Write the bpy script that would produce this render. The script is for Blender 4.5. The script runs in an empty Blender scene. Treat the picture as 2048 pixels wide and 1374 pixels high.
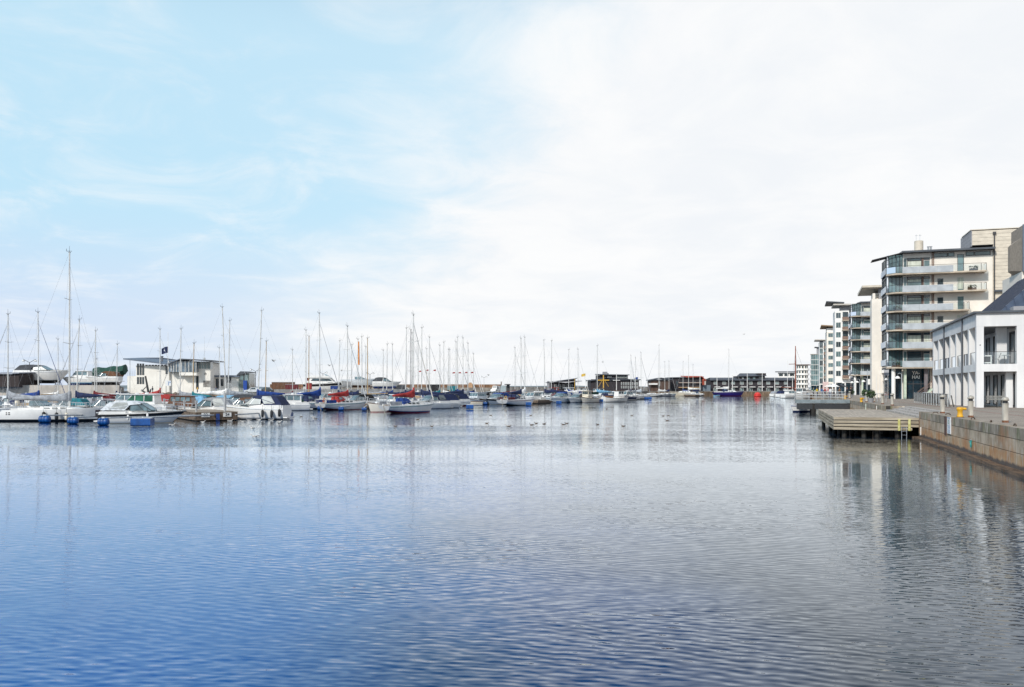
import bpy, bmesh, math, random
from mathutils import Vector, Matrix
R = math.radians
rng = random.Random(11)
sc = bpy.context.scene
COL = sc.collection
F = 1680.0; HOR = 776.0; EYE = 3.45          # focal length in photo pixels, horizon row, eye height over the water
QUAY = 1.82                                  # quay height over the water
QROT = R(-17.5)                              # the quay runs 17.5 degrees to the east of the view

# ---------------------------------------------------------------- camera
cd = bpy.data.cameras.new('camera'); cam = bpy.data.objects.new('camera', cd); COL.objects.link(cam)
cam.location = (0, 0, EYE); cam.rotation_euler = (R(90), 0, 0)
cd.sensor_width = 36; cd.lens = F * 36 / 2048; cd.shift_y = (HOR - 687) / 2048
cd.clip_start = 0.1; cd.clip_end = 12000
sc.camera = cam
# ---------------------------------------------------------------- sky
SUN_AZ = Vector((-0.60, -0.80)); SUN_EL = R(36)
wd = bpy.data.worlds.new('World'); sc.world = wd; wd.use_nodes = True
nt = wd.node_tree; nt.nodes.clear()
def N(t, kind, **kw):
    n = t.nodes.new(kind)
    for k, v in kw.items():
        if k in ('ins',):
            for i, val in v.items(): n.inputs[i].default_value = val
        else: setattr(n, k, v)
    return n
def math_node(t, op, a, b=None, clamp=False):
    n = t.nodes.new('ShaderNodeMath'); n.operation = op; n.use_clamp = clamp
    for i, v in enumerate((a, b)):
        if v is None: continue
        if isinstance(v, (int, float)): n.inputs[i].default_value = v
        else: t.links.new(v, n.inputs[i])
    return n.outputs[0]
def smooth(t, v, lo, hi, a=0.0, b=1.0):
    n = t.nodes.new('ShaderNodeMapRange'); n.interpolation_type = 'SMOOTHSTEP'
    t.links.new(v, n.inputs[0])
    for i, x in ((1, lo), (2, hi), (3, a), (4, b)): n.inputs[i].default_value = x
    return n.outputs[0]
def mixc(t, f, a, b):
    n = t.nodes.new('ShaderNodeMix'); n.data_type = 'RGBA'
    if isinstance(f, (int, float)): n.inputs[0].default_value = f
    else: t.links.new(f, n.inputs[0])
    for i, v in ((6, a), (7, b)):
        if isinstance(v, tuple): n.inputs[i].default_value = (*v, 1)[:4]
        else: t.links.new(v, n.inputs[i])
    return n.outputs[2]
out = N(nt, 'ShaderNodeOutputWorld'); bg = N(nt, 'ShaderNodeBackground'); bg.inputs[1].default_value = 0.1
nt.links.new(bg.outputs[0], out.inputs[0])
sky = N(nt, 'ShaderNodeTexSky'); sky.sky_type = 'NISHITA'; sky.sun_disc = False
sky.sun_elevation = SUN_EL; sky.sun_rotation = math.atan2(SUN_AZ.x, SUN_AZ.y)
sky.air_density = 1.0; sky.dust_density = 0.6; sky.ozone_density = 1.0
tc = N(nt, 'ShaderNodeTexCoord'); sep = N(nt, 'ShaderNodeSeparateXYZ'); nt.links.new(tc.outputs['Generated'], sep.inputs[0])
dx, dy, dz = sep.outputs
zc = math_node(nt, 'MAXIMUM', dz, 0.0)
den = math_node(nt, 'ADD', zc, 0.16)
cu = N(nt, 'ShaderNodeCombineXYZ')
nt.links.new(math_node(nt, 'DIVIDE', dx, den), cu.inputs[0]); nt.links.new(math_node(nt, 'DIVIDE', dy, den), cu.inputs[1])
n1 = N(nt, 'ShaderNodeTexNoise', ins={'Scale': 0.9, 'Detail': 7.0, 'Roughness': 0.55, 'Distortion': 0.35}); nt.links.new(cu.outputs[0], n1.inputs['Vector'])
n2 = N(nt, 'ShaderNodeTexNoise', ins={'Scale': 2.6, 'Detail': 8.0, 'Roughness': 0.62, 'Distortion': 0.6}); nt.links.new(cu.outputs[0], n2.inputs['Vector'])
# the cloud sheet lies over the east half of the sky with a ragged edge, thin wisps west of it
g = math_node(nt, 'ADD', dx, math_node(nt, 'MULTIPLY', dz, -0.74))
g = math_node(nt, 'ADD', g, 0.27)
g = math_node(nt, 'ADD', g, math_node(nt, 'MULTIPLY', math_node(nt, 'SUBTRACT', n1.outputs[0], 0.5), 0.40))
g = math_node(nt, 'ADD', g, math_node(nt, 'MULTIPLY', math_node(nt, 'SUBTRACT', n2.outputs[0], 0.5), 0.34))
sheet = smooth(nt, g, -0.15, 0.15)
wisps = smooth(nt, n2.outputs[0], 0.42, 0.74, 0.0, 0.48)
m = math_node(nt, 'MAXIMUM', sheet, math_node(nt, 'MULTIPLY', wisps, smooth(nt, dz, 0.30, 0.75, 1.0, 0.25)))
high = mixc(nt, smooth(nt, dx, -0.5, 0.35), (5.0, 7.2, 8.5), (5.8, 7.5, 8.5))          # thin bright veil seen through to the blue
low = mixc(nt, smooth(nt, dx, -0.5, 0.05), (6.1, 6.75, 8.2), (7.7, 7.9, 8.15))
veil = mixc(nt, smooth(nt, dz, 0.05, 0.22), low, high)
azure = N(nt, 'ShaderNodeMix'); azure.data_type = 'RGBA'; azure.blend_type = 'MULTIPLY'; azure.inputs[0].default_value = 1; azure.inputs[7].default_value = (0.5, 1.0, 1.2, 1); nt.links.new(sky.outputs[0], azure.inputs[6])
c1 = mixc(nt, smooth(nt, dz, 0.36, 0.64, 0.90, 0.04), azure.outputs[2], veil)
ctex = math_node(nt, 'ADD', math_node(nt, 'MULTIPLY', n1.outputs[0], 0.55), math_node(nt, 'MULTIPLY', n2.outputs[0], 0.45))
cloud = mixc(nt, smooth(nt, ctex, 0.38, 0.60), (7.65, 7.9, 8.2), (8.4, 8.45, 8.5))
cloud = mixc(nt, smooth(nt, dz, 0.40, 0.72), cloud, (3.6, 4.0, 4.7))                    # the sheet is thicker and greyer overhead
c2 = mixc(nt, m, c1, cloud)
nt.links.new(c2, bg.inputs[0])
# ---------------------------------------------------------------- sun
sl = bpy.data.lights.new('sun', 'SUN'); sl.energy = 3.2; sl.angle = R(5); sl.color = (1.0, 0.93, 0.84)
so = bpy.data.objects.new('sun', sl); COL.objects.link(so)
sd = Vector((SUN_AZ.x * math.cos(SUN_EL), SUN_AZ.y * math.cos(SUN_EL), math.sin(SUN_EL)))
so.rotation_euler = sd.to_track_quat('Z', 'Y').to_euler(); so.location = (-60, -100, 120)
sc.view_settings.view_transform = 'Standard'; sc.view_settings.look = 'None'
sc.view_settings.exposure = 0.22; sc.view_settings.gamma = 1.0
sc.cycles.max_bounces = 6; sc.cycles.transparent_max_bounces = 12; sc.cycles.caustics_reflective = False; sc.cycles.caustics_refractive = False

# ---------------------------------------------------------------- places
def at(px, Y, z=0.0): return Vector(((px - 1024) / F * Y, Y, z))
def depth(py, z=0.0): return (EYE - z) * F / (py - HOR)
def gp(px, py, z=0.0): return at(px, depth(py, z), z)
def zt(py, Y): return EYE + (HOR - py) / F * Y
QO = Vector((20.3, 33.3, 0)); QE = Vector((math.cos(QROT), math.sin(QROT), 0)); QD = Vector((-math.sin(QROT), math.cos(QROT), 0))
def q(s, t, z=0.0): return QO + QE * s + QD * t + Vector((0, 0, z))

# ---------------------------------------------------------------- materials
MATS = {}
def mat(name, col=(.5, .5, .5), rough=.5, metal=0.0, var=.12, scale=3.0, bump=0.0, stretch=(1, 1, 1), col2=None, spec=.5, detail=5.0, lo=.35, hi=.65):
    if name in MATS: return MATS[name]
    m = bpy.data.materials.new(name); m.use_nodes = True; t = m.node_tree
    b = t.nodes['Principled BSDF']; b.inputs['Roughness'].default_value = rough; b.inputs['Metallic'].default_value = metal
    b.inputs['Specular IOR Level'].default_value = spec
    tcn = t.nodes.new('ShaderNodeTexCoord'); mp = t.nodes.new('ShaderNodeMapping'); mp.inputs['Scale'].default_value = stretch
    t.links.new(tcn.outputs['Object'], mp.inputs[0])
    nz = N(t, 'ShaderNodeTexNoise', ins={'Scale': scale, 'Detail': detail, 'Roughness': .6}); t.links.new(mp.outputs[0], nz.inputs['Vector'])
    a = tuple(max(0, c * (1 - var)) for c in col); c2 = col2 or tuple(min(1, c * (1 + var)) for c in col)
    if col2: a = col
    t.links.new(mixc(t, smooth(t, nz.outputs[0], lo, hi), a, c2), b.inputs['Base Color'])
    if bump:
        bn = t.nodes.new('ShaderNodeBump'); bn.inputs['Strength'].default_value = 1; bn.inputs['Distance'].default_value = bump
        t.links.new(nz.outputs[0], bn.inputs['Height']); t.links.new(bn.outputs[0], b.inputs['Normal'])
    MATS[name] = m; return m
GEL = dict(rough=.28, var=.05, scale=1.2)
PAL = dict(white=(.78, .78, .77), cream=(.72, .66, .54), ivory=(.76, .72, .64), navy=(.012, .022, .075), blue=(.008, .045, .22), royal=(.006, .04, .21),
           red=(.33, .03, .028), burgundy=(.13, .015, .02), green=(.012, .06, .045), teal=(.01, .16, .2), grey=(.3, .32, .35), black=(.012, .013, .016),
           tan=(.42, .3, .18), brown=(.13, .06, .03), orange=(.65, .22, .04), yellow=(.65, .42, .05), skyblue=(.2, .42, .62), purple=(.03, .02, .16), pale=(.62, .66, .7), charcoal=(.05, .055, .065))
def gel(c): return mat('gelcoat_' + c, PAL[c], .28, 0, .05, 1.2)
def cloth(c): return mat('canvas_' + c, PAL[c], .85, 0, .22, 2.5, .02)
def glass(): return mat('window_glass', (.035, .055, .065), .04, 0, .5, .35, spec=.8)
def glass2(): return mat('window_glass_bright', (.12, .19, .2), .05, 0, .45, .3, spec=.8)
def bglass(): return mat('boat_glass', (.04, .065, .08), .28, 0, .5, .8)
def bglass2(): return mat('boat_glass_bright', (.13, .2, .23), .26, 0, .45, .8)
def wire(): return mat('rig_wire', (.25, .26, .28), .5, .3, .1, 3)
def alloy(): return mat('mast_alloy', (.62, .62, .6), .42, .25, .08, 2)
def steel(): return mat('stainless_steel', (.55, .56, .58), .3, .7, .1, 3)
def dark(): return mat('dark_trim', (.02, .022, .026), .5, 0, .2, 3)
def wood(): return mat('varnished_wood', (.22, .095, .03), .35, 0, .4, 3, stretch=(.4, 4, 4))
def clear():
    if 'clear' in MATS: return MATS['clear']
    m = bpy.data.materials.new('clear_sheet'); m.use_nodes = True; t = m.node_tree; t.nodes.clear()
    o = N(t, 'ShaderNodeOutputMaterial'); mx = N(t, 'ShaderNodeMixShader'); tr = N(t, 'ShaderNodeBsdfTransparent'); gl = N(t, 'ShaderNodeBsdfGlossy')
    tr.inputs[0].default_value = (.88, .93, .93, 1); gl.inputs[1].default_value = .03; gl.inputs[0].default_value = (.9, .95, 1, 1)
    fr = N(t, 'ShaderNodeFresnel'); fr.inputs[0].default_value = 1.6
    t.links.new(math_node(t, 'ADD', fr.outputs[0], .06, True), mx.inputs[0]); t.links.new(tr.outputs[0], mx.inputs[1]); t.links.new(gl.outputs[0], mx.inputs[2]); t.links.new(mx.outputs[0], o.inputs[0])
    MATS['clear'] = m; return m

# ---------------------------------------------------------------- mesh builder
class MB:
    def __init__(s): s.v = []; s.f = []; s.m = []
    def add(s, vs, fs, m=0):
        o = len(s.v); s.v += [tuple(x) for x in vs]
        for f in fs: s.f.append([o + i for i in f]); s.m.append(m)
        return s
    def poly(s, pts, m=0): return s.add(pts, [list(range(len(pts)))], m)
    def box(s, x0, x1, y0, y1, z0, z1, m=0):
        v = [(x0, y0, z0), (x1, y0, z0), (x1, y1, z0), (x0, y1, z0), (x0, y0, z1), (x1, y0, z1), (x1, y1, z1), (x0, y1, z1)]
        return s.add(v, [(0, 3, 2, 1), (4, 5, 6, 7), (0, 1, 5, 4), (1, 2, 6, 5), (2, 3, 7, 6), (3, 0, 4, 7)], m)
    def tube(s, a, b, r0, r1=None, n=6, m=0, caps=True):
        a = Vector(a); b = Vector(b); r1 = r0 if r1 is None else r1
        d = (b - a); 
        if d.length < 1e-6: return s
        d.normalize(); u = d.orthogonal().normalized(); w = d.cross(u)
        vs = []
        for p, r in ((a, r0), (b, r1)):
            for i in range(n):
                an = 2 * math.pi * i / n; vs.append(p + u * (math.cos(an) * r) + w * (math.sin(an) * r))
        fs = [(i, (i + 1) % n, n + (i + 1) % n, n + i) for i in range(n)]
        if caps: fs += [tuple(range(n - 1, -1, -1)), tuple(range(n, 2 * n))]
        return s.add(vs, fs, m)
    def path(s, pts, r, n=6, m=0):
        for a, b in zip(pts, pts[1:]): s.tube(a, b, r, r, n, m)
        return s
    def loft(s, rings, m=0, closed=True, caps=True):
        k = len(rings[0]); vs = [p for r in rings for p in r]; fs = []
        for j in range(len(rings) - 1):
            for i in range(k if closed else k - 1):
                i2 = (i + 1) % k; fs.append((j * k + i, j * k + i2, (j + 1) * k + i2, (j + 1) * k + i))
        if caps and closed: fs += [tuple(range(k - 1, -1, -1)), tuple(range((len(rings) - 1) * k, len(rings) * k))]
        return s.add(vs, fs, m)
    def lathe(s, prof, c=(0, 0, 0), n=12, m=0):
        return s.loft([[(c[0] + r * math.cos(2 * math.pi * i / n), c[1] + r * math.sin(2 * math.pi * i / n), c[2] + z) for i in range(n)] for r, z in prof], m)
    def prism(s, poly, y0, y1, m=0, hw=None):
        """side outline (x, z) carried from y0 to y1"""
        k = len(poly); vs = [(x, y0, z) for x, z in poly] + [(x, y1, z) for x, z in poly]
        return s.add(vs, [tuple(range(k)), tuple(range(2 * k - 1, k - 1, -1))] + [(i, k + i, k + (i + 1) % k, (i + 1) % k) for i in range(k)], m)
    def house(s, poly, hw, m=0):
        """side outline (x, z) with half width hw(x, z) to both sides"""
        k = len(poly); vs = [(x, -hw(x, z), z) for x, z in poly] + [(x, hw(x, z), z) for x, z in poly]
        return s.add(vs, [tuple(range(k)), tuple(range(2 * k - 1, k - 1, -1))] + [(i, k + i, k + (i + 1) % k, (i + 1) % k) for i in range(k)], m)
    def side(s, poly, hw, off=.02, m=0, which=(-1, 1)):
        for sg in which:
            vs = [(x, sg * (hw(x, z) + off), z) for x, z in poly]
            s.poly(vs if sg < 0 else vs[::-1], m)
        return s
    def build(s, name, mats, parent=None, loc=None, rz=0.0, smooth=False, fix=True):
        me = bpy.data.meshes.new(name); me.from_pydata(s.v, [], s.f)
        if not isinstance(mats, (list, tuple)): mats = [mats]
        for x in mats: me.materials.append(x)
        me.polygons.foreach_set('material_index', s.m)
        if fix:
            bm = bmesh.new(); bm.from_mesh(me); bmesh.ops.recalc_face_normals(bm, faces=bm.faces); bm.to_mesh(me); bm.free()
        if smooth: me.polygons.foreach_set('use_smooth', [True] * len(me.polygons))
        me.update()
        o = bpy.data.objects.new(name, me); COL.objects.link(o)
        if parent is not None: o.parent = parent
        if loc is not None: o.location = loc
        if rz: o.rotation_euler = (0, 0, rz)
        return o
LABELS = {}
def tag(o, label, cat, group=None):
    o['label'] = label; o['category'] = cat
    if group: o['group'] = group
    LABELS.setdefault(label, []).append(o.name)
    n = len(label.split())
    if n > 16 or n < 4: print('LABEL LENGTH', n, label)
    return o
def thing(name, label, cat, loc=(0, 0, 0), rz=0.0, group=None):
    o = bpy.data.objects.new(name, None); COL.objects.link(o); o.empty_display_size = .3
    o.location = loc; o.rotation_euler = (0, 0, rz)
    return tag(o, label, cat, group)
def struct(o): o['kind'] = 'structure'; return o
def dup(o, loc, rz=None, label=None):
    c = o.copy(); COL.objects.link(c); c.location = loc
    if rz is not None: c.rotation_euler = (c.rotation_euler[0], c.rotation_euler[1], rz)
    if label: c['label'] = label; LABELS.setdefault(label, []).append(c.name)
    for ch in list(o.children):
        k = ch.copy(); COL.objects.link(k); k.parent = c
        for g_ in ch.children:
            g2 = g_.copy(); COL.objects.link(g2); g2.parent = k
    return c
# ================================================================ WATER AND LAND
def water_material():
    m = bpy.data.materials.new('harbour_water'); m.use_nodes = True; t = m.node_tree; b = t.nodes['Principled BSDF']
    tcn = N(t, 'ShaderNodeTexCoord')
    def noise(sx, sy, scale, detail, rot=0.0, rough=.5, dist=0.0):
        mp = N(t, 'ShaderNodeMapping'); mp.inputs['Scale'].default_value = (sx, sy, 1); mp.inputs['Rotation'].default_value = (0, 0, rot)
        t.links.new(tcn.outputs['Object'], mp.inputs[0])
        n = N(t, 'ShaderNodeTexNoise', ins={'Scale': scale, 'Detail': detail, 'Roughness': rough, 'Distortion': dist}); n.noise_dimensions = '2D'
        t.links.new(mp.outputs[0], n.inputs['Vector']); return n
    def vm(op, a, b_):
        n = N(t, 'ShaderNodeVectorMath', operation=op)
        for i, v in enumerate((a, b_)):
            if isinstance(v, tuple): n.inputs[i].default_value = v
            else: t.links.new(v, n.inputs[i])
        return n.outputs[0]
    sp = N(t, 'ShaderNodeSeparateXYZ'); t.links.new(tcn.outputs['Object'], sp.inputs[0]); wx, wy = sp.outputs[0], sp.outputs[1]
    # a light breeze over the near basin, a sheltered calm belt, then a ruffled belt in front of the boats
    gust = smooth(t, noise(.40, 1.0, .10, 3, R(8)).outputs[0], .34, .66, .45, 1.35)
    wob = math_node(t, 'MULTIPLY', math_node(t, 'SUBTRACT', noise(.3, 1, .05, 3).outputs[0], .5), 26)
    yy = math_node(t, 'ADD', wy, wob)
    calm = smooth(t, yy, 9, 24, 1.0, .30)
    ruf = math_node(t, 'MULTIPLY', smooth(t, yy, 50, 58, 0, .85), smooth(t, yy, 70, 82, 1, 0))
    lee = smooth(t, math_node(t, 'SUBTRACT', wx, math_node(t, 'MULTIPLY', wy, .30)), -3, 7, 1.0, .85)
    eddy = math_node(t, 'MULTIPLY', smooth(t, math_node(t, 'SUBTRACT', wx, math_node(t, 'MULTIPLY', wy, .30)), 2, 9), smooth(t, yy, 26, 44, 0, .34))
    amp = math_node(t, 'MULTIPLY', math_node(t, 'ADD', math_node(t, 'MULTIPLY', math_node(t, 'ADD', calm, ruf), lee), eddy), gust)
    tot = None
    for sx, sy, scl, det, rot, ax, ay in ((.36, 1, 13.0, .8, R(-13), .05, .20), (.45, 1, 5.0, 1.0, R(7), .035, .17), (.55, 1, 1.6, 1.5, R(10), .02, .08), (.6, 1, .4, 1.5, R(-6), .010, .035)):
        n = noise(sx, sy, scl, det, rot, .45, .25)
        d = vm('MULTIPLY', vm('SUBTRACT', n.outputs['Color'], (.5, .5, .5)), (ax, ay, 0))
        tot = d if tot is None else vm('ADD', tot, d)
    # short wind ripples running in trains whose strength comes and goes
    for rot, scl, dist, a_, ps in ((22, 1.55, 5.0, .125, .33), (-17, 1.15, 6.0, .115, .27), (5, 2.5, 4.0, .075, .5)):
        mp = N(t, 'ShaderNodeMapping'); mp.inputs['Rotation'].default_value = (0, 0, R(rot)); t.links.new(tcn.outputs['Object'], mp.inputs[0])
        wv = N(t, 'ShaderNodeTexWave', ins={'Scale': scl, 'Distortion': dist, 'Detail': 2.0, 'Detail Scale': .75, 'Detail Roughness': .55}); wv.wave_type = 'BANDS'; wv.bands_direction = 'Y'
        t.links.new(mp.outputs[0], wv.inputs['Vector'])
        s_ = math_node(t, 'MULTIPLY', math_node(t, 'SUBTRACT', wv.outputs['Fac'], .5), smooth(t, noise(.5, 1, ps, 2, R(rot)).outputs[0], .34, .66, .25 * a_, 1.25 * a_))
        cv = N(t, 'ShaderNodeCombineXYZ'); t.links.new(s_, cv.inputs[1]); t.links.new(math_node(t, 'MULTIPLY', s_, math.tan(R(rot))), cv.inputs[0])
        tot = vm('ADD', tot, cv.outputs[0])
    gv = N(t, 'ShaderNodeCombineXYZ')
    for i in range(3): t.links.new(amp, gv.inputs[i])
    tot = vm('MULTIPLY', tot, gv.outputs[0])
    nn = N(t, 'ShaderNodeVectorMath', operation='NORMALIZE'); t.links.new(vm('ADD', tot, (0, 0, 1)), nn.inputs[0])
    # body colour with painted-in reflections: sky blue to the west, dark buildings east
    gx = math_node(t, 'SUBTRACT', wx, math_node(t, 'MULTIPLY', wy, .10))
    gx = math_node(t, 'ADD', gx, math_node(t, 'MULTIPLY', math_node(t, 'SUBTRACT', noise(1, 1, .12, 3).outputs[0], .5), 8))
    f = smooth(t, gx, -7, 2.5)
    t.nodes.remove(b); o = next(n for n in t.nodes if n.type == 'OUTPUT_MATERIAL')
    df = N(t, 'ShaderNodeBsdfDiffuse'); gl = N(t, 'ShaderNodeBsdfGlossy'); gl.inputs['Roughness'].default_value = .025; gl.inputs['Color'].default_value = (.92, .965, 1, 1)
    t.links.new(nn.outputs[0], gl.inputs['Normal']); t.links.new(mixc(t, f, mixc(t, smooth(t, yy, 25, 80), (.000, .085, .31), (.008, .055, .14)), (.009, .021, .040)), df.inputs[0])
    fr = N(t, 'ShaderNodeFresnel'); fr.inputs[0].default_value = 1.36; t.links.new(nn.outputs[0], fr.inputs['Normal'])
    mx = N(t, 'ShaderNodeMixShader'); t.links.new(math_node(t, 'MULTIPLY', math_node(t, 'SUBTRACT', fr.outputs[0], .042), 1.42, True), mx.inputs[0]); t.links.new(df.outputs[0], mx.inputs[1]); t.links.new(gl.outputs[0], mx.inputs[2]); t.links.new(mx.outputs[0], o.inputs[0])
    return m
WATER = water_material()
w = MB()
w.poly([(-5000, -60, 0), (5000, -60, 0), (5000, 9000, 0), (-5000, 9000, 0)])
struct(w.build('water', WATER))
seabed = MB().poly([(-5000, -60, -3.0), (5000, -60, -3.0), (5000, 9000, -3.0), (-5000, 9000, -3.0)])
struct(seabed.build('seabed', mat('seabed_mud', (.05, .05, .045), .9)))

def stone_material(name, z_lo=0.0):
    m = bpy.data.materials.new(name); m.use_nodes = True; t = m.node_tree; b = t.nodes['Principled BSDF']; b.inputs['Roughness'].default_value = .85
    tcn = N(t, 'ShaderNodeTexCoord')
    def nz(sc_, st, det=6, ro=.62):
        mp = N(t, 'ShaderNodeMapping'); mp.inputs['Scale'].default_value = st; t.links.new(tcn.outputs['Object'], mp.inputs[0])
        n = N(t, 'ShaderNodeTexNoise', ins={'Scale': sc_, 'Detail': det, 'Roughness': ro}); t.links.new(mp.outputs[0], n.inputs['Vector']); return n.outputs[0]
    sp = N(t, 'ShaderNodeSeparateXYZ'); t.links.new(tcn.outputs['Object'], sp.inputs[0]); zz = sp.outputs[2]
    wav = math_node(t, 'MULTIPLY', math_node(t, 'SUBTRACT', nz(1.6, (1, 1, .4)), .5), .5)
    zj = math_node(t, 'ADD', zz, wav)
    body = mixc(t, smooth(t, nz(.7, (1, 1, .9)), .38, .62), (.36, .27, .19), (.56, .46, .35))
    rust = mixc(t, smooth(t, nz(.8, (1, 1, .8)), .36, .64), (.46, .22, .085), (.50, .37, .24))
    capc = mixc(t, smooth(t, nz(.75, (1, 1, .7)), .36, .64), (.20, .165, .13), (.40, .34, .27))
    c = mixc(t, smooth(t, zj, .62, .95), rust, body)
    c = mixc(t, smooth(t, zz, 1.345, 1.36), c, capc)
    c = mixc(t, smooth(t, nz(3.2, (1, 1.5, .3)), .50, .68, 0, .55), c, (.13, .10, .08))
    c = mixc(t, smooth(t, nz(2.9, (1, 1.6, .3)), .52, .68, 0, .6), c, (.68, .62, .54))
    c = mixc(t, smooth(t, nz(.45, (1, 1, 1.2)), .52, .68, 0, .55), c, (.44, .20, .08))
    moss = math_node(t, 'MULTIPLY', smooth(t, nz(1.7, (1, 1, .3)), .50, .64), smooth(t, zz, 1.1, 1.6, 0, .65))
    c = mixc(t, moss, c, (.13, .145, .055))
    tide = smooth(t, math_node(t, 'ADD', zz, math_node(t, 'MULTIPLY', nz(1.3, (1, 1, .5)), .35)), .42, .56, .88, 0)
    c = mixc(t, tide, c, (.05, .05, .055))
    t.links.new(c, b.inputs['Base Color'])
    bn = N(t, 'ShaderNodeBump'); bn.inputs['Distance'].default_value = .04; t.links.new(nz(7, (1, 1, 1)), bn.inputs['Height']); t.links.new(bn.outputs[0], b.inputs['Normal'])
    return m
STONE = stone_material('granite_blocks')
PAVE = mat('paving', (.25, .22, .195), .85, 0, .2, .9, .012)
def pave_material():
    m = bpy.data.materials.new('paving_setts'); m.use_nodes = True; t = m.node_tree; b = t.nodes['Principled BSDF']; b.inputs['Roughness'].default_value = .85
    tcn = N(t, 'ShaderNodeTexCoord')
    br = N(t, 'ShaderNodeTexBrick', ins={'Scale': 2.2, 'Mortar Size': .02, 'Color1': (.30, .25, .20, 1), 'Color2': (.39, .33, .27, 1), 'Mortar': (.15, .13, .11, 1), 'Bias': 0.0})
    t.links.new(tcn.outputs['Object'], br.inputs['Vector'])
    nz = N(t, 'ShaderNodeTexNoise', ins={'Scale': .35, 'Detail': 6.0}); t.links.new(tcn.outputs['Object'], nz.inputs['Vector'])
    c = mixc(t, smooth(t, nz.outputs[0], .4, .7, 0, .45), br.outputs[0], (.17, .145, .12))
    t.links.new(c, b.inputs['Base Color']); return m
SETTS = pave_material()
# local frame of the east quay: x = inland, y = along the quay away from the camera
def quay_obj(mb, name, mats, **kw): return mb.build(name, mats, loc=QO, rz=QROT, **kw)
p = MB()
Z = QUAY - .004
T0, T1, TB, TE = 25.8, 44.8, 83.0, 620.0     # steps from T0 to T1, jetty at TB
p.poly([(.5, -45, Z), (400, -45, Z), (400, T0, Z), (.5, T0, Z)])
p.poly([(2.1, T0, Z), (400, T0, Z), (400, T1, Z), (2.1, T1, Z)])
p.poly([(.5, T1, Z), (400, T1, Z), (400, TE, Z), (.5, TE, Z)])
struct(quay_obj(p, 'pavement', SETTS, fix=False))
# red and pale paving bands running along the promenade
bnd = MB()
for x0, x1 in ((4.1, 4.35), (6.3, 6.5)):
    bnd.poly([(x0, -45, Z + .004), (x1, -45, Z + .004), (x1, T0 + 90, Z + .004), (x0, T0 + 90, Z + .004)])
struct(quay_obj(bnd, 'paving_band', mat('red_paving', (.27, .16, .13), .85, 0, .2, 2), fix=False))

def wall_blocks(t0, t1, seed, x=0.0):
    r = random.Random(seed); mb = MB()
    for z0, z1, ln in ((1.365, 1.82, 4.2), (.80, 1.338, 5.6), (.10, .772, 7.0)):
        t = t0
        while t < t1 - .05:
            e = min(t1, t + ln * r.uniform(.7, 1.3)); j = r.uniform(-.006, .006)
            if t1 - e < .5: e = t1
            mb.box(x + j, x + .5, t + .0015, e - .0015, z0, z1); t = e
    mb.box(x + .06, x + .45, t0 + .001, t1 - .001, -3, 1.815, 1)      # dark joints behind the blocks
    return mb
JOINT = mat('dark_joint', (.03, .027, .024), .9)
def quay_wall(t0, t1, seed, label, ledge=True):
    th = thing('quay_wall', label, 'quay wall', QO, QROT)
    wall_blocks(t0, t1, seed).build('stone_block_courses', [STONE, JOINT], th)
    if ledge:
        l = MB(); r = random.Random(seed + 5); t = t0
        while t < t1 - .1:
            e = min(t1, t + r.uniform(2.4, 4.2)); l.box(-.42 + r.uniform(-.03, .03), .05, t + .01, e - .01, -.6, .13 + r.uniform(-.02, .02)); t = e
        l.build('water_ledge', mat('wet_timber', (.12, .075, .045), .7, 0, .5, 2, .05, (3, .4, 3)), th)
    return th
quay_wall(-45, T0, 3, 'long stained granite quay wall with rust streaks, nearest to the camera')
quay_wall(T1, TB, 8, 'granite quay wall between the plank deck and the railed jetty', False)
quay_wall(TB + 4.6, 345, 12, 'distant granite quay wall beyond the railed jetty', False)
# returns of the notch
for tt, lab in ((T0, 'short granite wall end where the steps start beside the deck'), (T1, 'short granite wall end at the far side of the steps')):
    e = MB()
    s0, s1 = (.51, 2.1)
    y0, y1 = (tt - .4, tt) if tt == T0 else (tt, tt + .4)
    for z0, z1 in ((1.36, 1.82), (.8, 1.345), (-1, .785)): e.box(s0, s1, y0, y1, z0, z1)
    tag(quay_obj(e, 'wall_return', STONE), lab, 'wall end')
# granite steps
st = MB(); GR = mat('pale_granite', (.40, .37, .34), .8, 0, .25, 3, .02)
th = thing('granite_steps', 'broad pale granite steps leading down to the plank deck', 'steps', QO, QROT)
for k in range(4):
    st = MB(); z = 1.40 + .105 * (k + 1); x0 = .05 + .52 * k; t = T0 + .03
    r = random.Random(40 + k)
    while t < T1 - .2:
        e = min(T1 - .03, t + r.uniform(1.6, 2.6)); st.box(x0, 2.1 if k == 3 else x0 + .6, t, e - .012, z - .3, z - .002 * k); t = e
    st.build('step', GR, th)
# ---------------------------------------------------------------- plank deck on piles
DW, DL0, DL1, DT = 5.45, T0, T0 + 23.6, 1.38
PLK = mat('weathered_planks', (.33, .285, .235), .85, 0, .35, 1.3, .02, (6, .25, 6), col2=(.50, .43, .35))
PLY = mat('mossy_planks', (.26, .215, .155), .85, 0, .3, 1.1, .02, (.35, .35, 5), col2=(.46, .40, .31))
th = thing('plank_deck', 'low weathered plank deck on black piles beside the steps', 'deck', QO, QROT)
d = MB(); x = -DW + .02
while x < -.02:
    d.box(x, min(x + .14, -.01), DL0 + .03, DL1 - .03, DT - .05, DT); x += .165
d.build('deck_boards', PLK, th)
d = MB()
for k in range(4):
    z1 = DT + .012 - k * .235
    zq = z1 - .172
    d.box(-DW, -.44 if k == 3 else -.02, DL0 - .06, DL0, zq, z1)
    d.box(-DW - .06, -DW, DL0 - .06, DL1 + .06, zq, z1)
    d.box(-DW, -.02, DL1, DL1 + .06, zq, z1)
d.build('side_planks', PLY, th)
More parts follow.
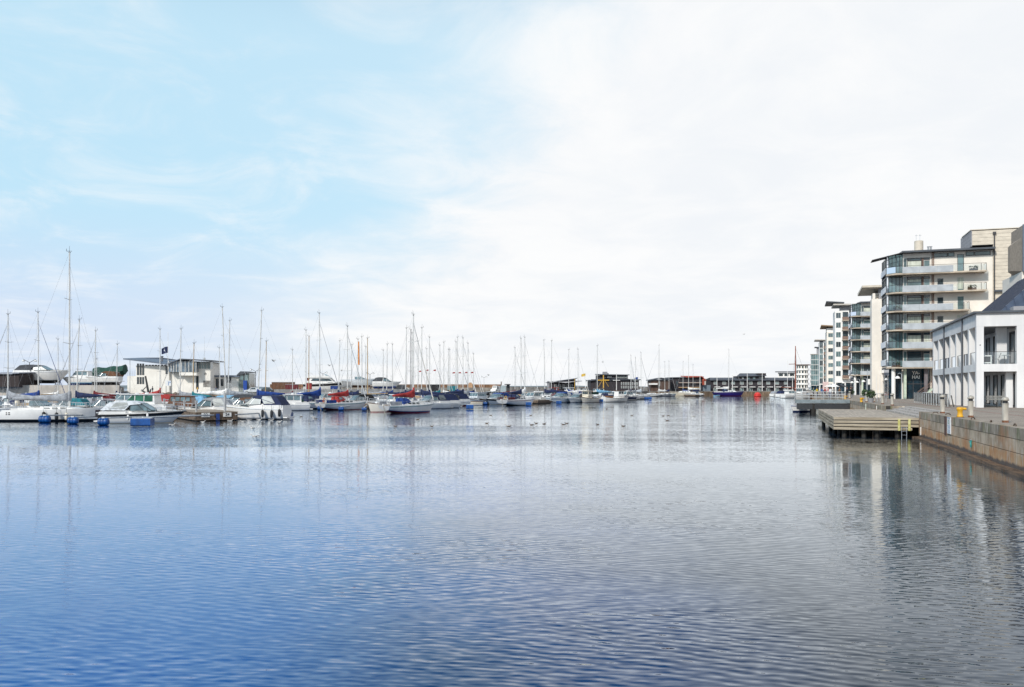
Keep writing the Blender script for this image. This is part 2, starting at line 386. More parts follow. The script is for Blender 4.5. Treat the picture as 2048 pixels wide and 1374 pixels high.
d = MB().box(-DW + .02, -.02, DL0 + .02, DL1 - .02, .72, DT - .06); d.build('deck_frame', dark(), th)
r = random.Random(2)
for i in range(7):
    for j in range(4):
        xx = -DW + .45 + j * 1.3 + r.uniform(-.25, .25); tt = DL0 + .5 + i * 3.7
        MB().tube((xx, tt, -3), (xx, tt, .55), .17, .16, 9).build('pile', mat('tarred_pile', (.018, .016, .014), .8, 0, .3, 4), th, smooth=False)
th = thing('deck_ladder', 'steel swimming ladder with yellow posts on the plank deck edge', 'ladder', QO, QROT)
for xx in (-.62, -1.27):
    MB().box(xx - .075, xx + .075, DL0 - .13, DL0 - .065, .50, 1.30).build('yellow_post', mat('yellow_green_paint', (.47, .44, .14), .6, 0, .3, 4, col2=(.62, .60, .30)), th)
lm = MB()
for xx in (-.80, -1.12): lm.tube((xx, DL0 - .18, -.5), (xx, DL0 - .18, .75), .018, .018, 6)
lm.build('ladder_rails', steel(), th)
for k in range(5):
    MB().tube((-.80, DL0 - .18, -.3 + k * .25), (-1.12, DL0 - .18, -.3 + k * .25), .016, .016, 6).build('rung', steel(), th)
# ---------------------------------------------------------------- railed jetty
JW, JD = 7.0, 4.5
th = thing('railed_jetty', 'grey steel jetty with railings projecting from the quay', 'jetty', QO, QROT)
MB().box(-JW, 0.5, TB, TB + JD, QUAY - .02, QUAY + .03).build('jetty_floor', PLK, th)
MB().box(-JW, -.02, TB - .08, TB, QUAY - .42, QUAY + .06).build('jetty_beam', mat('grey_blue_steel', (.20, .24, .26), .5, .2, .2, 1.5), th)
MB().box(-JW + .3, -.02, TB + .05, TB + JD, .55, 1.3).build('jetty_underframe', dark(), th)
for xx in (-4.6,): 
    for tt in (TB + .35, TB + JD - .4): MB().tube((xx, tt, -3), (xx, tt, 1.3), .34, .34, 12).build('pile', mat('tarred_pile', (.018, .016, .014)), th)
rl = MB()
def rail_line(mb, a, b, h, n, levels=(1, .66, .33), r=.02, rp=.028):
    a = Vector(a); b = Vector(b)
    for i in range(n + 1):
        P = a.lerp(b, i / n); mb.tube(P, P + Vector((0, 0, h)), rp, rp, 6)
    for l in levels: mb.tube(a + Vector((0, 0, h * l)), b + Vector((0, 0, h * l)), r, r, 5)
GALV = mat('galvanised', (.5, .52, .53), .45, .5, .12, 5)
zf = QUAY + .03
rail_line(rl, (-JW + .05, TB + .1, zf), (-.6, TB + .1, zf), 1.08, 7)
rail_line(rl, (-JW + .05, TB + JD - .1, zf), (-.6, TB + JD - .1, zf), 1.08, 7)
rail_line(rl, (-JW + .05, TB + .1, zf), (-JW + .05, TB + JD - .1, zf), 1.08, 4)
rl.build('railing', GALV, th)

# ---------------------------------------------------------------- land on the west and north side
CONC = mat('pale_concrete', (.50, .46, .41), .85, 0, .15, .5, .01)
def land(name, pts, z, m):
    mb = MB(); n = len(pts); vs = [(x, y, z) for x, y in pts] + [(x, y, -3) for x, y in pts]
    mb.add(vs, [tuple(range(n))] + [(i, n + i, n + (i + 1) % n, (i + 1) % n) for i in range(n)]); return struct(mb.build(name, m))
YARD = 3.75
A1 = at(-700, 152); A2 = at(238, 162)
land('boatyard_ground', [(A1.x, A1.y + .5), (A2.x, A2.y + .5), (at(248, 330).x, 330), (at(-900, 330).x, 330)], YARD - .01, mat('yard_gravel', (.22, .2, .18), .9, 0, .2, .3))
yw = MB()
for k in range(22):
    a = A1.lerp(A2, k / 22); b = A1.lerp(A2, (k + 1) / 22); dlt = (b - a).normalized() * .02
    yw.add([(a.x, a.y, -3), (b.x - dlt.x, b.y, -3), (b.x - dlt.x, b.y, YARD + .25), (a.x, a.y, YARD + .25), (a.x + .05, a.y + .45, -3), (b.x, b.y + .45, -3), (b.x, b.y + .45, YARD + .25), (a.x + .05, a.y + .45, YARD + .25)],
           [(0, 1, 2, 3), (7, 6, 5, 4), (3, 2, 6, 7), (1, 5, 6, 2), (4, 0, 3, 7)])
tag(yw.build('yard_wall', CONC), 'long pale concrete wall under the boats laid up ashore', 'wall')
ML = 2.1
B = [at(238, 165), at(400, 172), at(560, 190), at(700, 205), at(850, 232), at(1010, 270), at(1100, 318), at(1180, 345), at(1300, 362), at(1420, 372), at(1560, 366), at(1640, 372)]
back = [at(1640, 700), at(1000, 700), at(1000, 480), at(240, 420)]
land('west_quay_ground', [(v.x, v.y) for v in B + back], ML - .01, mat('quay_asphalt', (.2, .19, .175), .9, 0, .15, .3))
def ribbon(pts, z0, z1, th=.5):
    mb = MB(); n = len(pts); vs = []
    for v in pts: vs += [(v.x, v.y - .05, z0), (v.x, v.y - .05, z1), (v.x, v.y + th, z1), (v.x, v.y + th, z0)]
    fs = []
    for i in range(n - 1):
        for k in range(4): fs.append((4 * i + k, 4 * i + (k + 1) % 4, 4 * i + 4 + (k + 1) % 4, 4 * i + 4 + k))
    fs += [(0, 1, 2, 3), (4 * n - 4, 4 * n - 3, 4 * n - 2, 4 * n - 1)]
    return mb.add(vs, fs)
tag(ribbon(B[:5], -3, ML + .04).build('quay_wall', CONC), 'pale concrete quay edge behind the middle of the marina', 'quay wall')
tag(ribbon(B[4:9], -3, ML + .04).build('quay_wall', mat('grey_rubble', (.2, .18, .16), .9, 0, .4, 1.2, .05)), 'grey rubble harbour edge in front of the black houses', 'quay wall')
tag(ribbon(B[8:], -3, ML - .3).build('quay_wall', mat('brown_timber_quay', (.17, .12, .08), .85, 0, .4, 1.5, .05, (1, 1, .2))), 'brown timber faced quay below the long black house row', 'quay wall')
TR = [at(545, 258), at(700, 266), at(850, 280), at(1010, 300)]
land('boat_storage_ground', [(v.x, v.y) for v in TR] + [(at(1010, 349).x, 349), (at(860, 344).x, 344), (at(545, 329).x, 329)], 3.6, mat('pale_gravel', (.40, .36, .31), .9, 0, .3, .4))
PT = [at(548, 189.6), at(700, 205.6), at(848, 232.6)]
tag(ribbon(PT, ML, 3.15, .3).build('parapet_wall', mat('white_concrete', (.62, .59, .54), .85, 0, .2, .6)), 'low white parapet wall behind the red and blue covered sailboats', 'wall')
# breakwater
BW = [at(540, 330), at(700, 335), at(860, 345), at(1003, 350)]
tag(ribbon(BW, 0, 4.95, 2.0).build('breakwater_wall', mat('brown_stone_wall', (.23, .13, .075), .9, 0, .4, .6, .1, (1, 1, .6))), 'brown stone breakwater wall far behind the marina masts', 'breakwater')
BW2 = [at(1000, 430), at(1100, 440), at(1300, 460)]
tag(ribbon(BW2, 0, 4.1, 2.0).build('breakwater_wall', mat('grey_stone_wall', (.22, .21, .2), .9, 0, .3, .6, .1)), 'low grey breakwater behind the black houses', 'breakwater')
# strip of coast across the sound
cst = MB(); r = random.Random(4); top = []; xs = list(range(-700, 1900, 40))
vs = []
for i, px in enumerate(xs):
    P = at(px, 5200); h = 9 + 7 * math.sin(i * .31) + r.uniform(0, 6); vs += [(P.x, P.y, -2), (P.x, P.y + 60, h), (P.x, P.y + 400, h * .7)]
fs = []
for i in range(len(xs) - 1): fs += [(3 * i, 3 * i + 3, 3 * i + 4, 3 * i + 1), (3 * i + 1, 3 * i + 4, 3 * i + 5, 3 * i + 2)]
cst.add(vs, fs); struct(cst.build('distant_hills', mat('far_coast', (.16, .2, .22), .95, 0, .15, .002)))
# rough stones along the slipway
rk = MB(); r = random.Random(9)
for i in range(110):
    P = at(r.uniform(325, 392), r.uniform(160, 166)); s = r.uniform(.25, .6)
    a = r.uniform(0, 6); z = max(0, (P.y - 159) * .33)
    rk.lathe([(s * .55, -.3), (s * r.uniform(.8, 1.1), .0), (s * r.uniform(.6, .9), s * .5), (s * .2, s * .75)], (P.x, P.y, z), 6)
ro = rk.build('rubble_bank', mat('brown_rocks', (.17, .13, .10), .95, 0, .5, 1.0, .05)); ro['kind'] = 'stuff'; ro['label'] = 'bank of brown rocks below the clubhouse'
# ================================================================ BUILDINGS ON THE EAST QUAY
def render_mat(name, c, var=.06): return mat(name, c, .85, 0, var, .45, .004)
CREAM = render_mat('cream_render', (.76, .715, .65)); WHITE = render_mat('white_render', (.80, .79, .77)); PALEB = mat('white_plaster', (.62, .62, .63), .85, 0, .05, .7, .004, (1, 1, .25), col2=(.73, .73, .73))
PANEL = mat('grey_sheet_panel', (.42, .45, .48), .5, .15, .12, .8); SLAB = mat('balcony_concrete', (.46, .39, .31), .8, 0, .2, .8); ROOFM = mat('dark_roof_sheet', (.07, .08, .095), .5, .2, .2, .5)
FRAME = mat('dark_window_frame', (.045, .045, .05), .5); LFRAME = mat('pale_window_frame', (.6, .6, .58), .5); BRN = mat('brown_cladding', (.12, .07, .055), .6, 0, .2, 2)
CLAD = mat('beige_cladding', (.60, .54, .45), .7, 0, .10, .9, .0, (1, 1, 2)); GCLAD = mat('grey_cladding', (.27, .27, .29), .55, .1, .12, .8)
CURT = mat('pale_curtain', (.55, .58, .50), .8, 0, .2, 1.5, stretch=(4, 4, .3))
def window(parent, x0, x1, z0, z1, y=0.0, fr=None, gl=None, nx=1, nz=1, d=.06, face='y', name='window', fw=.05, blind=None):
    """a framed pane set on the plane y (facing -y) or, with face='x', on the plane x=y facing -x"""
    mb = MB()
    def B_(a0, a1, c0, c1, p0, p1, m):
        if face == 'y': mb.box(a0, a1, p0, p1, c0, c1, m)
        else: mb.box(p0, p1, a0, a1, c0, c1, m)
    B_(x0, x1, z0, z1, y - .012, y + .10, 1)
    if blind: B_(x0 + fw, x1 - fw, z1 - (z1 - z0) * blind, z1 - fw, y - .020, y - .013, 2)
    B_(x0, x0 + fw, z0, z1, y - d, y - .013, 0); B_(x1 - fw, x1, z0, z1, y - d, y - .013, 0)
    B_(x0 + fw, x1 - fw, z1 - fw, z1, y - d + .003, y - .013, 0); B_(x0 + fw, x1 - fw, z0, z0 + fw, y - d + .003, y - .013, 0)
    for i in range(1, nx):
        xx = x0 + (x1 - x0) * i / nx; B_(xx - fw / 2, xx + fw / 2, z0 + fw, z1 - fw, y - d + .006, y - .021, 0)
    for i in range(1, nz):
        zz = z0 + (z1 - z0) * i / nz; B_(x0 + fw, x1 - fw, zz - fw / 2, zz + fw / 2, y - d + .009, y - .021, 0)
    return mb.build(name, [fr or FRAME, gl or glass(), CURT], parent)
def apartment_block(name, label, P0, full=True):
    th = thing(name, label, 'apartment block', P0, QROT)
    g = QUAY; top = 23.4
    mb = MB(); mb.box(.45, 12.3, 0, 8.4, g + 4.7, top); mb.box(.45, 12.3, 1.2, 8.4, g, g + 4.7)
    mb.box(10.6, 12.3, -.0, 1.2, g, g + 4.7)
    mb.build('wall', CREAM, th)
    # glazed corner towards the water
    mb = MB(); mb.box(-1.5, .445, .5, 8.2, g + 4.9, top - .1); mb.build('corner_glazing', glass2(), th)
    fl = [20.35 - 2.76 * k for k in range(6)]
    mb = MB()
    for xx in (-1.5, -1.0, -.45, .05): mb.box(xx - .035, xx + .035, .43, .5, g + 4.9, top - .1)
    for yy in (1.2, 2.6, 4.0, 5.6, 7.0, 8.1): mb.box(-1.57, -1.5, yy - .04, yy + .04, g + 4.9, top - .1)
    for z in fl: mb.box(-1.58, .44, .42, .5, z - .25, z + .02); mb.box(-1.58, -1.5, .52, 8.2, z - .25, z + .02)
    mb.build('mullions', FRAME, th)
    MB().box(-1.75, -1.58, -.1, .32, g + 4.9, top - .1).build('white_corner_fin', mat('white_metal', (.72, .75, .8), .4, .1, .06, 1), th)
    mb = MB()
    for z in [f + .1 for f in fl]: mb.box(-1.78, -1.62, 1.5, 7.5, z + .2, z + 1.1)
    mb.build('side_panels', mat('white_metal', (.72, .75, .8)), th)
    lens = [11.2, 11.2, 9.0, 9.2, 9.2, 9.2]
    if not full: lens = [4.6] * 6
    for k, z in enumerate(fl):
        e = lens[k]; b = MB()
        out = [(-.75, -1.55), (e, -1.55), (e, -.003), (.45, -.003), (.45, .42), (-1.6, .42), (-1.9, .2), (-1.9, -.35)]
        n = len(out); b.add([(x, y, z - .22) for x, y in out] + [(x, y, z) for x, y in out], [tuple(range(n - 1, -1, -1)), tuple(range(n, 2 * n))] + [(i, (i + 1) % n, n + (i + 1) % n, n + i) for i in range(n)])
        bal = b.build('balcony', SLAB, th)
        pe = 6.9 if full else 4.5
        if k >= 3 and full: pe = e
        pm = MB(); xs = [.15 + (pe - .15) * i / 3 for i in range(4)]
        for a, c in zip(xs, xs[1:]): pm.box(a + .012, c - .012, -1.60, -1.56, z - .05, z + .88)
        pm.build('front_panel', PANEL, bal)
        rm = MB(); gm = MB()
        pts = [(-1.86, .2), (-1.86, -.33), (-.73, -1.52), (.15, -1.52)]
        for a, c in zip(pts, pts[1:]):
            gm.poly([(*a, z + .08), (*c, z + .08), (*c, z + .95), (*a, z + .95)]); rm.tube((*a, z + 1.03), (*c, z + 1.03), .03, .03, 6); rm.tube((*a, z), (*a, z + 1.03), .028, .028, 6)
        rm.tube((.15, -1.52, z + 1.03), (e - .03, -1.52, z + 1.03), .025, .025, 6)
        gm.build('glass_rail', clear(), bal); gm = MB()
        if pe < e - .2:
            gm.poly([(pe, -1.52, z + .05), (e - .03, -1.52, z + .05), (e - .03, -1.52, z + .9), (pe, -1.52, z + .9)])
            gm.poly([(e - .03, -1.52, z + .05), (e - .03, -.05, z + .05), (e - .03, -.05, z + .9), (e - .03, -1.52, z + .9)])
            rm.tube((e - .03, -1.52, z + 1.03), (e - .03, -.02, z + 1.03), .025, .025, 6)
            for xx in (pe + 1.3, e - .7, e - .03): rm.tube((xx, -1.52, z), (xx, -1.52, z + 1.03), .03, .03, 6)
        if gm.v: gm.build('side_glass_rail', clear(), bal)
        rm.build('handrail', FRAME, bal)
    for k in range(6):
        z = fl[k]; h = 2.36
        bl = (.8, .35, .28, .75, .85, None)[k]
        window(th, .5, .97, z + .03, z + h, -.002, gl=glass2(), fr=LFRAME)
        window(th, 1.0, 2.95, z + .12, z + h, -.003, nz=1, blind=bl, fw=.06, gl=glass2() if k in (1, 2) else None); window(th, 1.06, 2.9, z + h - .42, z + h - .05, -.07, fr=FRAME)
        MB().box(2.97, 3.22, -.06, -.002, z + .03, z + h).build('pier_panel', BRN if k < 4 else FRAME, th)
        window(th, 3.24, 4.05, z + .03, z + 1.95, -.004, fr=LFRAME, gl=glass2(), name='door', blind=.8 if k in (3, 4) else None); window(th, 3.24, 4.05, z + 1.98, z + h, -.004)
        if full and 0 < k < 4: window(th, 5.05, 5.85, z + 1.0, z + 1.95, -.004, fr=mat('grey_frame', (.35, .36, .36), .5))
        if full and k < 4:
            window(th, 7.7, 8.55, z + .03, z + h + (.25 if k == 0 else -.35), -.004, fr=LFRAME if k else FRAME, gl=glass2(), blind=(None, .85, None, .9)[k])
    if full:
        for a, c in ((4.5, 6.4), (6.45, 7.3), (8.8, 9.9), (9.95, 12.0)): window(th, a, c, top - .72, top - .12, -.004, gl=glass2(), fw=.07)
        MB().box(7.0, 7.6, -.08, -.003, top - 2.6 - 3.3, top - 2.6 - 2.5).build('air_unit', WHITE, th)
        MB().box(8.9, 13.6, -1.4, -.003, 12.7, 14.3).build('terrace_parapet', CLAD, th)
        MB().box(8.9, 13.6, -1.0, -.003, 10.2, 12.66).build('terrace_wall', CREAM, th)
        window(th, 9.1, 10.4, 10.4, 12.4, -1.004, gl=glass2(), fr=LFRAME); window(th, 10.6, 12.8, 10.4, 12.4, -1.004, gl=glass2(), nx=2)
    for xx in ((4.35,) if not full else (4.35, 4.55)): MB().tube((xx, -.09, g), (xx, -.09, top), .06, .06, 8).build('downpipe', mat('brown_pipe', (.2, .12, .09), .6), th)
    # roof with gutter and tilted sun screen
    mb = MB(); mb.add([(.2, -1.25, top), (12.4, -1.25, top), (12.4, 8.6, top + .5), (.2, 8.6, top + .5), (.2, -1.25, top + .26), (12.4, -1.25, top + .26), (12.4, 8.6, top + .9), (.2, 8.6, top + .9)],
                      [(0, 3, 2, 1), (4, 5, 6, 7), (0, 1, 5, 4), (1, 2, 6, 5), (2, 3, 7, 6), (3, 0, 4, 7)])
    rf = mb.build('roof', ROOFM, th)
    if full:
        ch = MB().lathe([(.62, 0), (.62, 1.75), (.5, 1.8)], (2.75, 1.2, top + .2), 18).build('chimney', CLAD, rf)
        for xx in (4.2, 4.55): MB().lathe([(.13, 0), (.13, .75), (.2, .77), (.2, .85)], (xx, 2.2, top + .4), 10).build('vent_pipe', steel(), rf)
        a = MB()
        for xx in (2.4, 2.9): a.tube((xx, 1.2, top + 1.9), (xx, 1.2, top + 3.0), .025); a.tube((xx - .15, 1.2, top + 2.8), (xx + .2, 1.2, top + 2.8), .02)
        a.build('aerial', steel(), rf)
    s = MB()
    def scr(u, v): return (-3.9 + 4.3 * u + .3 * v, -1.2 + 5.0 * v - .2, top - .95 + .98 * u + .35 * v)
    for i in range(5): s.path([scr(i / 4, 0), scr(i / 4, 1)], .07, 5)
    for j in range(8): s.path([scr(0, j / 7), scr(1, j / 7)], .06, 5)
    for j in range(30): s.path([scr(.03, (j + .5) / 30), scr(.97, (j + .5) / 30)], .022, 4)
    s.build('sun_screen', FRAME, th)
    # ground floor
    mb = MB(); mb.box(.9, 4.2, .9, 1.1, g, g + 4.65); mb.box(-1.3, .9, 1.6, 8, g, g + 4.6); mb.build('shop_glazing', mat('shop_glass', (.012, .035, .055), .05, 0, .5, .4, spec=.8), th)
    mb = MB()
    for xx in (.9, 1.95, 3.0, 4.15): mb.box(xx - .04, xx + .04, .84, .9, g, g + 4.65)
    mb.box(.9, 4.2, .83, .9, g + 2.2, g + 2.3); mb.build('shop_mullions', FRAME, th)
    MB().box(.55, .88, -.3, .6, g, g + 4.68).build('pale_green_column', mat('pale_green_paint', (.50, .58, .47), .6), th)
    MB().box(3.25, 3.7, -.5, -.1, g, g + 4.68).build('grey_column', mat('grey_column', (.16, .14, .15), .6), th)
    MB().tube((-.9, -.3, g), (-.9, -.3, g + 4.9), .28, .28, 14).build('round_column', WHITE, th)
    return th
PA = Vector((57.7, 125, 0))
bA = apartment_block('apartment_block', 'six storey cream apartment block with long grey panelled balconies above a glazed shop', PA)
# penthouse and clad tower, part of the same house
g = QUAY; top = 23.4
mb = MB(); hgt = .52; z = 14.3; k = 0
while z < 26.2:
    x0 = 9.6 if z > 24.1 else 12.32
    mb.box(x0, 15.5, -.16, 6.0, z, min(z + hgt - .025, 26.35)); z += hgt; k += 1
mb.build('clad_tower', CLAD, bA)
MB().box(12.4, 15.45, -.10, 5.9, 14.3, 26.3).build('tower_core', dark(), bA)
MB().box(9.7, 12.4, -.10, 5.9, 24.1, 26.3).build('tower_core', dark(), bA)
mb = MB(); z = 24.0
while z < 26.2: mb.box(9.48, 9.595, -.14, 7.2, z, min(z + .5, 26.35)); z += .52
mb.build('tower_side_cladding', GCLAD, bA)
MB().box(9.4, 15.6, -.25, 6.1, 26.35, 26.45).build('tower_coping', CLAD, bA)
dp = MB(); dp.tube((12.45, -.27, 25.8), (12.45, -.27, 15.3), .09, .09, 8); dp.box(12.25, 12.65, -.42, -.165, 25.6, 25.95); dp.build('downpipe', FRAME, bA)
MB().box(12.32, 18, -.02, 7, g, 14.0).build('lower_wall', CREAM, bA)
MB().box(12.4, 18.2, -.6, 7, 17.3, 17.55).build('roof', ROOFM, bA)
MB().box(12.33, 18, .3, 7, 14.0, 17.3).build('upper_wall', CREAM, bA)
window(bA, 12.6, 15.2, 16.3, 17.2, .29, nx=2, gl=glass()); window(bA, 13.9, 15.4, 10.4, 12.6, -.03, gl=glass2())
# lettering on the shop glass
def lettering(txt, parent, loc, size, m, rot=(R(90), 0, 0), name='lettering', off=.02, ext=.006, space=.9):
    cu_ = bpy.data.curves.new(name, 'FONT'); cu_.body = txt; cu_.size = size; cu_.align_x = 'CENTER'; cu_.align_y = 'CENTER'; cu_.extrude = ext; cu_.offset = off * size; cu_.space_line = space
    tmp = bpy.data.objects.new(name + '_src', cu_); COL.objects.link(tmp)
    me = bpy.data.meshes.new_from_object(tmp.evaluated_get(bpy.context.evaluated_depsgraph_get())); bpy.data.objects.remove(tmp)
    me.materials.clear(); me.materials.append(m); o = bpy.data.objects.new(name, me); COL.objects.link(o)
    o.parent = parent; o.location = loc; o.rotation_euler = rot; return o
SIGNW = mat('white_letters', (.85, .85, .84), .5)
lettering('YA-\nHA!', bA, (2.3, .76, g + 3.55), .66, SIGNW, off=.034, space=.95)
# outdoor stair with green stringers under the block
th = thing('outdoor_stair', 'open stair with pale green side plates in front of the dark shop glass', 'stairs', PA + QE * 2.3 + QD * -1.0, QROT)
for yy in (0, 1.1):
    MB().add([(0, yy, g), (.4, yy, g), (3.3, yy, g + 2.4), (3.3, yy, g + 2.75), (0, yy + .06, g), (.4, yy + .06, g), (3.3, yy + .06, g + 2.4), (3.3, yy + .06, g + 2.75)],
             [(0, 1, 2, 3), (7, 6, 5, 4), (0, 4, 5, 1), (1, 5, 6, 2), (2, 6, 7, 3), (3, 7, 4, 0)]).build('side_plate', mat('pale_green_paint', (.50, .58, .47)), th)
    rl = MB(); rl.path([(.05, yy, g + 1.0), (3.3, yy, g + 3.65)], .03); rl.path([(.05, yy, g + .6), (3.3, yy, g + 3.25)], .02)
    for i in range(4): rl.tube((.05 + i * 1.08, yy, g + .05 + i * .85), (.05 + i * 1.08, yy, g + 1.0 + i * .88), .025)
    rl.build('handrail', mat('brown_pipe', (.2, .12, .09)), th)
tr = MB()
for i in range(13): tr.box(.2 + i * .235, .46 + i * .235, .065, 1.095, g + .12 + i * .19, g + .17 + i * .19)
tr.build('treads', GALV, th)

# twin block further along, then the row running to the harbour head
bC = apartment_block('apartment_block', 'dark glazed balcony block beyond the blank cream tower', Vector((81.6, 197.5, 0)), False)
mb = MB()
for k in range(6):
    z = 20.35 - 2.76 * k
    mb.box(2.4, 6.5, -2.6, -1.63, z - 1.0, z - .8)
mb.build('outer_balconies', SLAB, bC)
mb = MB(); gm = MB()
for k in range(6):
    z = 20.35 - 2.76 * k - .8
    for i in range(9): mb.tube((2.42 + i * .5, -2.58, z), (2.42 + i * .5, -2.58, z + 1.0), .022)
    mb.tube((2.42, -2.58, z + 1.0), (6.4, -2.58, z + 1.0), .03); mb.tube((2.42, -2.58, z + .5), (6.4, -2.58, z + .5), .02)
mb.build('outer_railings', mat('brown_pipe', (.2, .12, .09)), bC)
# blank cream tower with the projecting roof plate
PB = at(1743.5, 146); thB = thing('apartment_block', 'blank cream stair tower with projecting roof plate beside the panelled block', 'apartment block', PB, QROT)
MB().box(0, 11, 0, 2.6, g, 18.9).build('wall', CREAM, thB)
MB().box(.15, .55, -.02, 2.4, 18.9, 19.9).build('parapet_post', CREAM, thB)
MB().box(.8, 11, 1.6, 9, g, 20.0).build('rear_wall', CREAM, thB)
rp = MB(); rp.add([(-1.6, -.6, 20.9), (9, -.6, 20.9), (9, 8, 20.3), (-1.6, 8, 20.3), (-1.6, -.6, 21.25), (9, -.6, 21.25), (9, 8, 20.75), (-1.6, 8, 20.75)],
                  [(0, 3, 2, 1), (4, 5, 6, 7), (0, 1, 5, 4), (1, 2, 6, 5), (2, 3, 7, 6), (3, 0, 4, 7)]); rp.build('roof', CLAD, thB)
MB().box(1.2, 8, .6, 2, 18.9, 20.9).build('roof_lantern', GCLAD, thB)
rl = MB(); rail_line(rl, (.6, .1, 18.9), (5, .1, 18.9), .9, 6, (1, .5)); rl.build('roof_railing', GALV, thB)
for k in range(6):
    z = 17.2 - 2.5 * k
    bb = MB().box(1.7, 2.5, -1.0, -.003, z - .15, z); bo = bb.build('balcony', SLAB, thB)
    b2 = MB(); rail_line(b2, (1.72, -.98, z), (2.48, -.98, z), .95, 2, (1, .5)); b2.build('handrail', FRAME, bo)
MB().box(1.55, 3.4, -.9, -.01, g + 4.2, g + 4.9).build('entrance_fascia', WHITE, thB)
MB().box(2.1, 2.32, -.7, -.5, g, g + 4.2).build('timber_post', mat('pale_timber', (.45, .3, .17), .7), thB)
window(thB, 2.35, 4.0, g + .05, g + 4.1, -.01, nx=2, nz=2)
# cladding box bay at the far right
th = thing('box_bay', 'dark framed box bay overhanging from a house beyond the white restaurant', 'bay window', at(2047, 96), QROT)
mb = MB(); z0, z1 = zt(543, 96), zt(449, 96)
mb.box(-.1, 4, -.2, .0, z0, z0 + .25); mb.box(-.1, 4, -.2, .0, z1 - .25, z1); mb.box(-.1, .15, -.2, 0, z0 + .25, z1 - .25); mb.build('frame', mat('slate_blue_frame', (.11, .14, .19), .5), th)
MB().box(-.07, 4, .01, 5, z0 + .05, z1 - .05).build('wall', mat('tan_cladding', (.30, .25, .2), .7), th)
MB().box(.15, 4, -.1, .0, z0 + .25, z1 - .25).build('window', glass(), th)
MB().add([(-.6, 3.2, z0 + .5), (-.09, .3, z0 + .1), (-.09, .3, z1 - 1.4), (-.6, 3.2, z1 - 1.9), (-.6, 4.2, z0 + .5), (-.09, 4.2, z0 + .1), (-.09, 4.2, z1 - 1.4), (-.6, 4.2, z1 - 1.9)], [(0, 1, 2, 3), (4, 7, 6, 5), (0, 4, 5, 1), (3, 2, 6, 7), (0, 3, 7, 4)]).build('side_panel', mat('tan_cladding', (.30, .25, .2)), th)
MB().box(-.09, 3, .3, 9, g, z0 + .05).build('wall', CREAM, th)

def row_house(label, px0, px1, Y, top, depth_, wallm, floors, fh, cols=(), balc=None, roofs=(), glassy=None, base=None, z0=None):
    P = at(px0, Y); W = (px1 - px0) / F * Y * 1.12
    th = thing('apartment_block', label, 'apartment block', P, QROT)
    gz = QUAY
    MB().box(0, W, 0, depth_, gz + 3.2, top).build('wall', wallm, th)
    MB().box(.15, W - .1, .35, depth_, gz, gz + 3.2).build('ground_floor_glazing', mat('shop_glass', (.012, .035, .055)), th)
    for xx in (.0, W * .5, W - .35): MB().box(xx, xx + .35, 0, .34, gz, gz + 3.2).build('column', wallm, th)
    for k in range(floors):
        z = top - fh * (k + 1)
        if z < gz + 2.6: break
        for a, c, hz0, hz1, nx in cols: window(th, W * a, W * c, z + hz0, z + hz1, -.002, fr=LFRAME, gl=glass2() if (k + int(a * 10)) % 3 else glass(), nx=nx, d=.05)
        if balc:
            a, c, bd = balc
            b = MB().box(W * a, W * c, -bd, -.003, z - .15, z + .05).build('balcony', SLAB, th)
            r_ = MB().box(W * a + .02, W * c - .02, -bd - .02, -bd + .02, z + .05, z + .95); r_.build('front_panel', mat('brown_lattice', (.2, .13, .1), .7, 0, .4, 4, stretch=(1, 1, 3)) if glassy == 'brown' else PANEL, b)
            window(th, W * a + .2, W * c - .2, z + .1, z + fh - .35, -.002, nx=2, gl=glass2() if k % 2 else glass())
    if glassy == 'all':
        mb = MB()
        for k in range(floors):
            z = top - fh * (k + 1); mb.box(-.05, W + .05, -.06, -.002, z - .14, z + .14); mb.box(-.06, -.002, -.05, depth_, z - .14, z + .14)
        for i in range(6): mb.box(W * i / 5 - .05, W * i / 5 + .05, -.08, -.003, gz + 3.2, top)
        mb.build('mullions', LFRAME, th)
    for (a, c, y0, y1, z_a, z_b, tilt, m_) in roofs:
        mb = MB(); mb.add([(W * a, y0, z_a + tilt), (W * c, y0, z_a + tilt * .3), (W * c, y1, z_a), (W * a, y1, z_a), (W * a, y0, z_b + tilt), (W * c, y0, z_b + tilt * .3), (W * c, y1, z_b), (W * a, y1, z_b)],
                          [(0, 3, 2, 1), (4, 5, 6, 7), (0, 1, 5, 4), (1, 2, 6, 5), (2, 3, 7, 6), (3, 0, 4, 7)]); mb.build('roof', m_, th)
    return th
PR = mat('pale_roof_edge', (.45, .42, .38), .6)
row_house('white apartment tower with brown balcony stack and two projecting roof plates', 1670, 1702, 248, 26.2, 9, WHITE, 8, 2.85, cols=((.05, .30, .7, 2.3, 2),), balc=(.36, .72, 1.3), glassy='brown',
          roofs=((-.10, 1.0, -1.6, 8, 27.6, 28.0, .2, PR), (-.45, .5, 1, 9, 28.4, 28.7, .6, ROOFM), (.3, .9, .3, 6, 26.2, 27.6, 0, GCLAD)))
row_house('white apartment tower with paired windows under one tilted roof plate', 1653.5, 1671, 315, 24.6, 9, CREAM, 8, 2.8, cols=((.14, .72, .7, 2.2, 3),),
          roofs=((-.55, 1.1, -1.5, 8, 26.0, 26.4, .7, mat('brown_soffit', (.25, .17, .1), .7)), (.0, 1.0, .3, 6, 24.6, 26.0, 0, WHITE)))
row_house('slim apartment block with a glass stair strip and rounded balconies', 1639, 1655, 395, 25.0, 9, WHITE, 8, 2.8, cols=((.02, .36, .1, 2.7, 2),), balc=(.42, 1.0, 1.2), glassy='brown',
          roofs=((-.5, 1.1, -1.5, 8, 25.6, 26.0, .3, PR), (.05, .4, .2, 5, 25.0, 25.6, 0, ROOFM)))
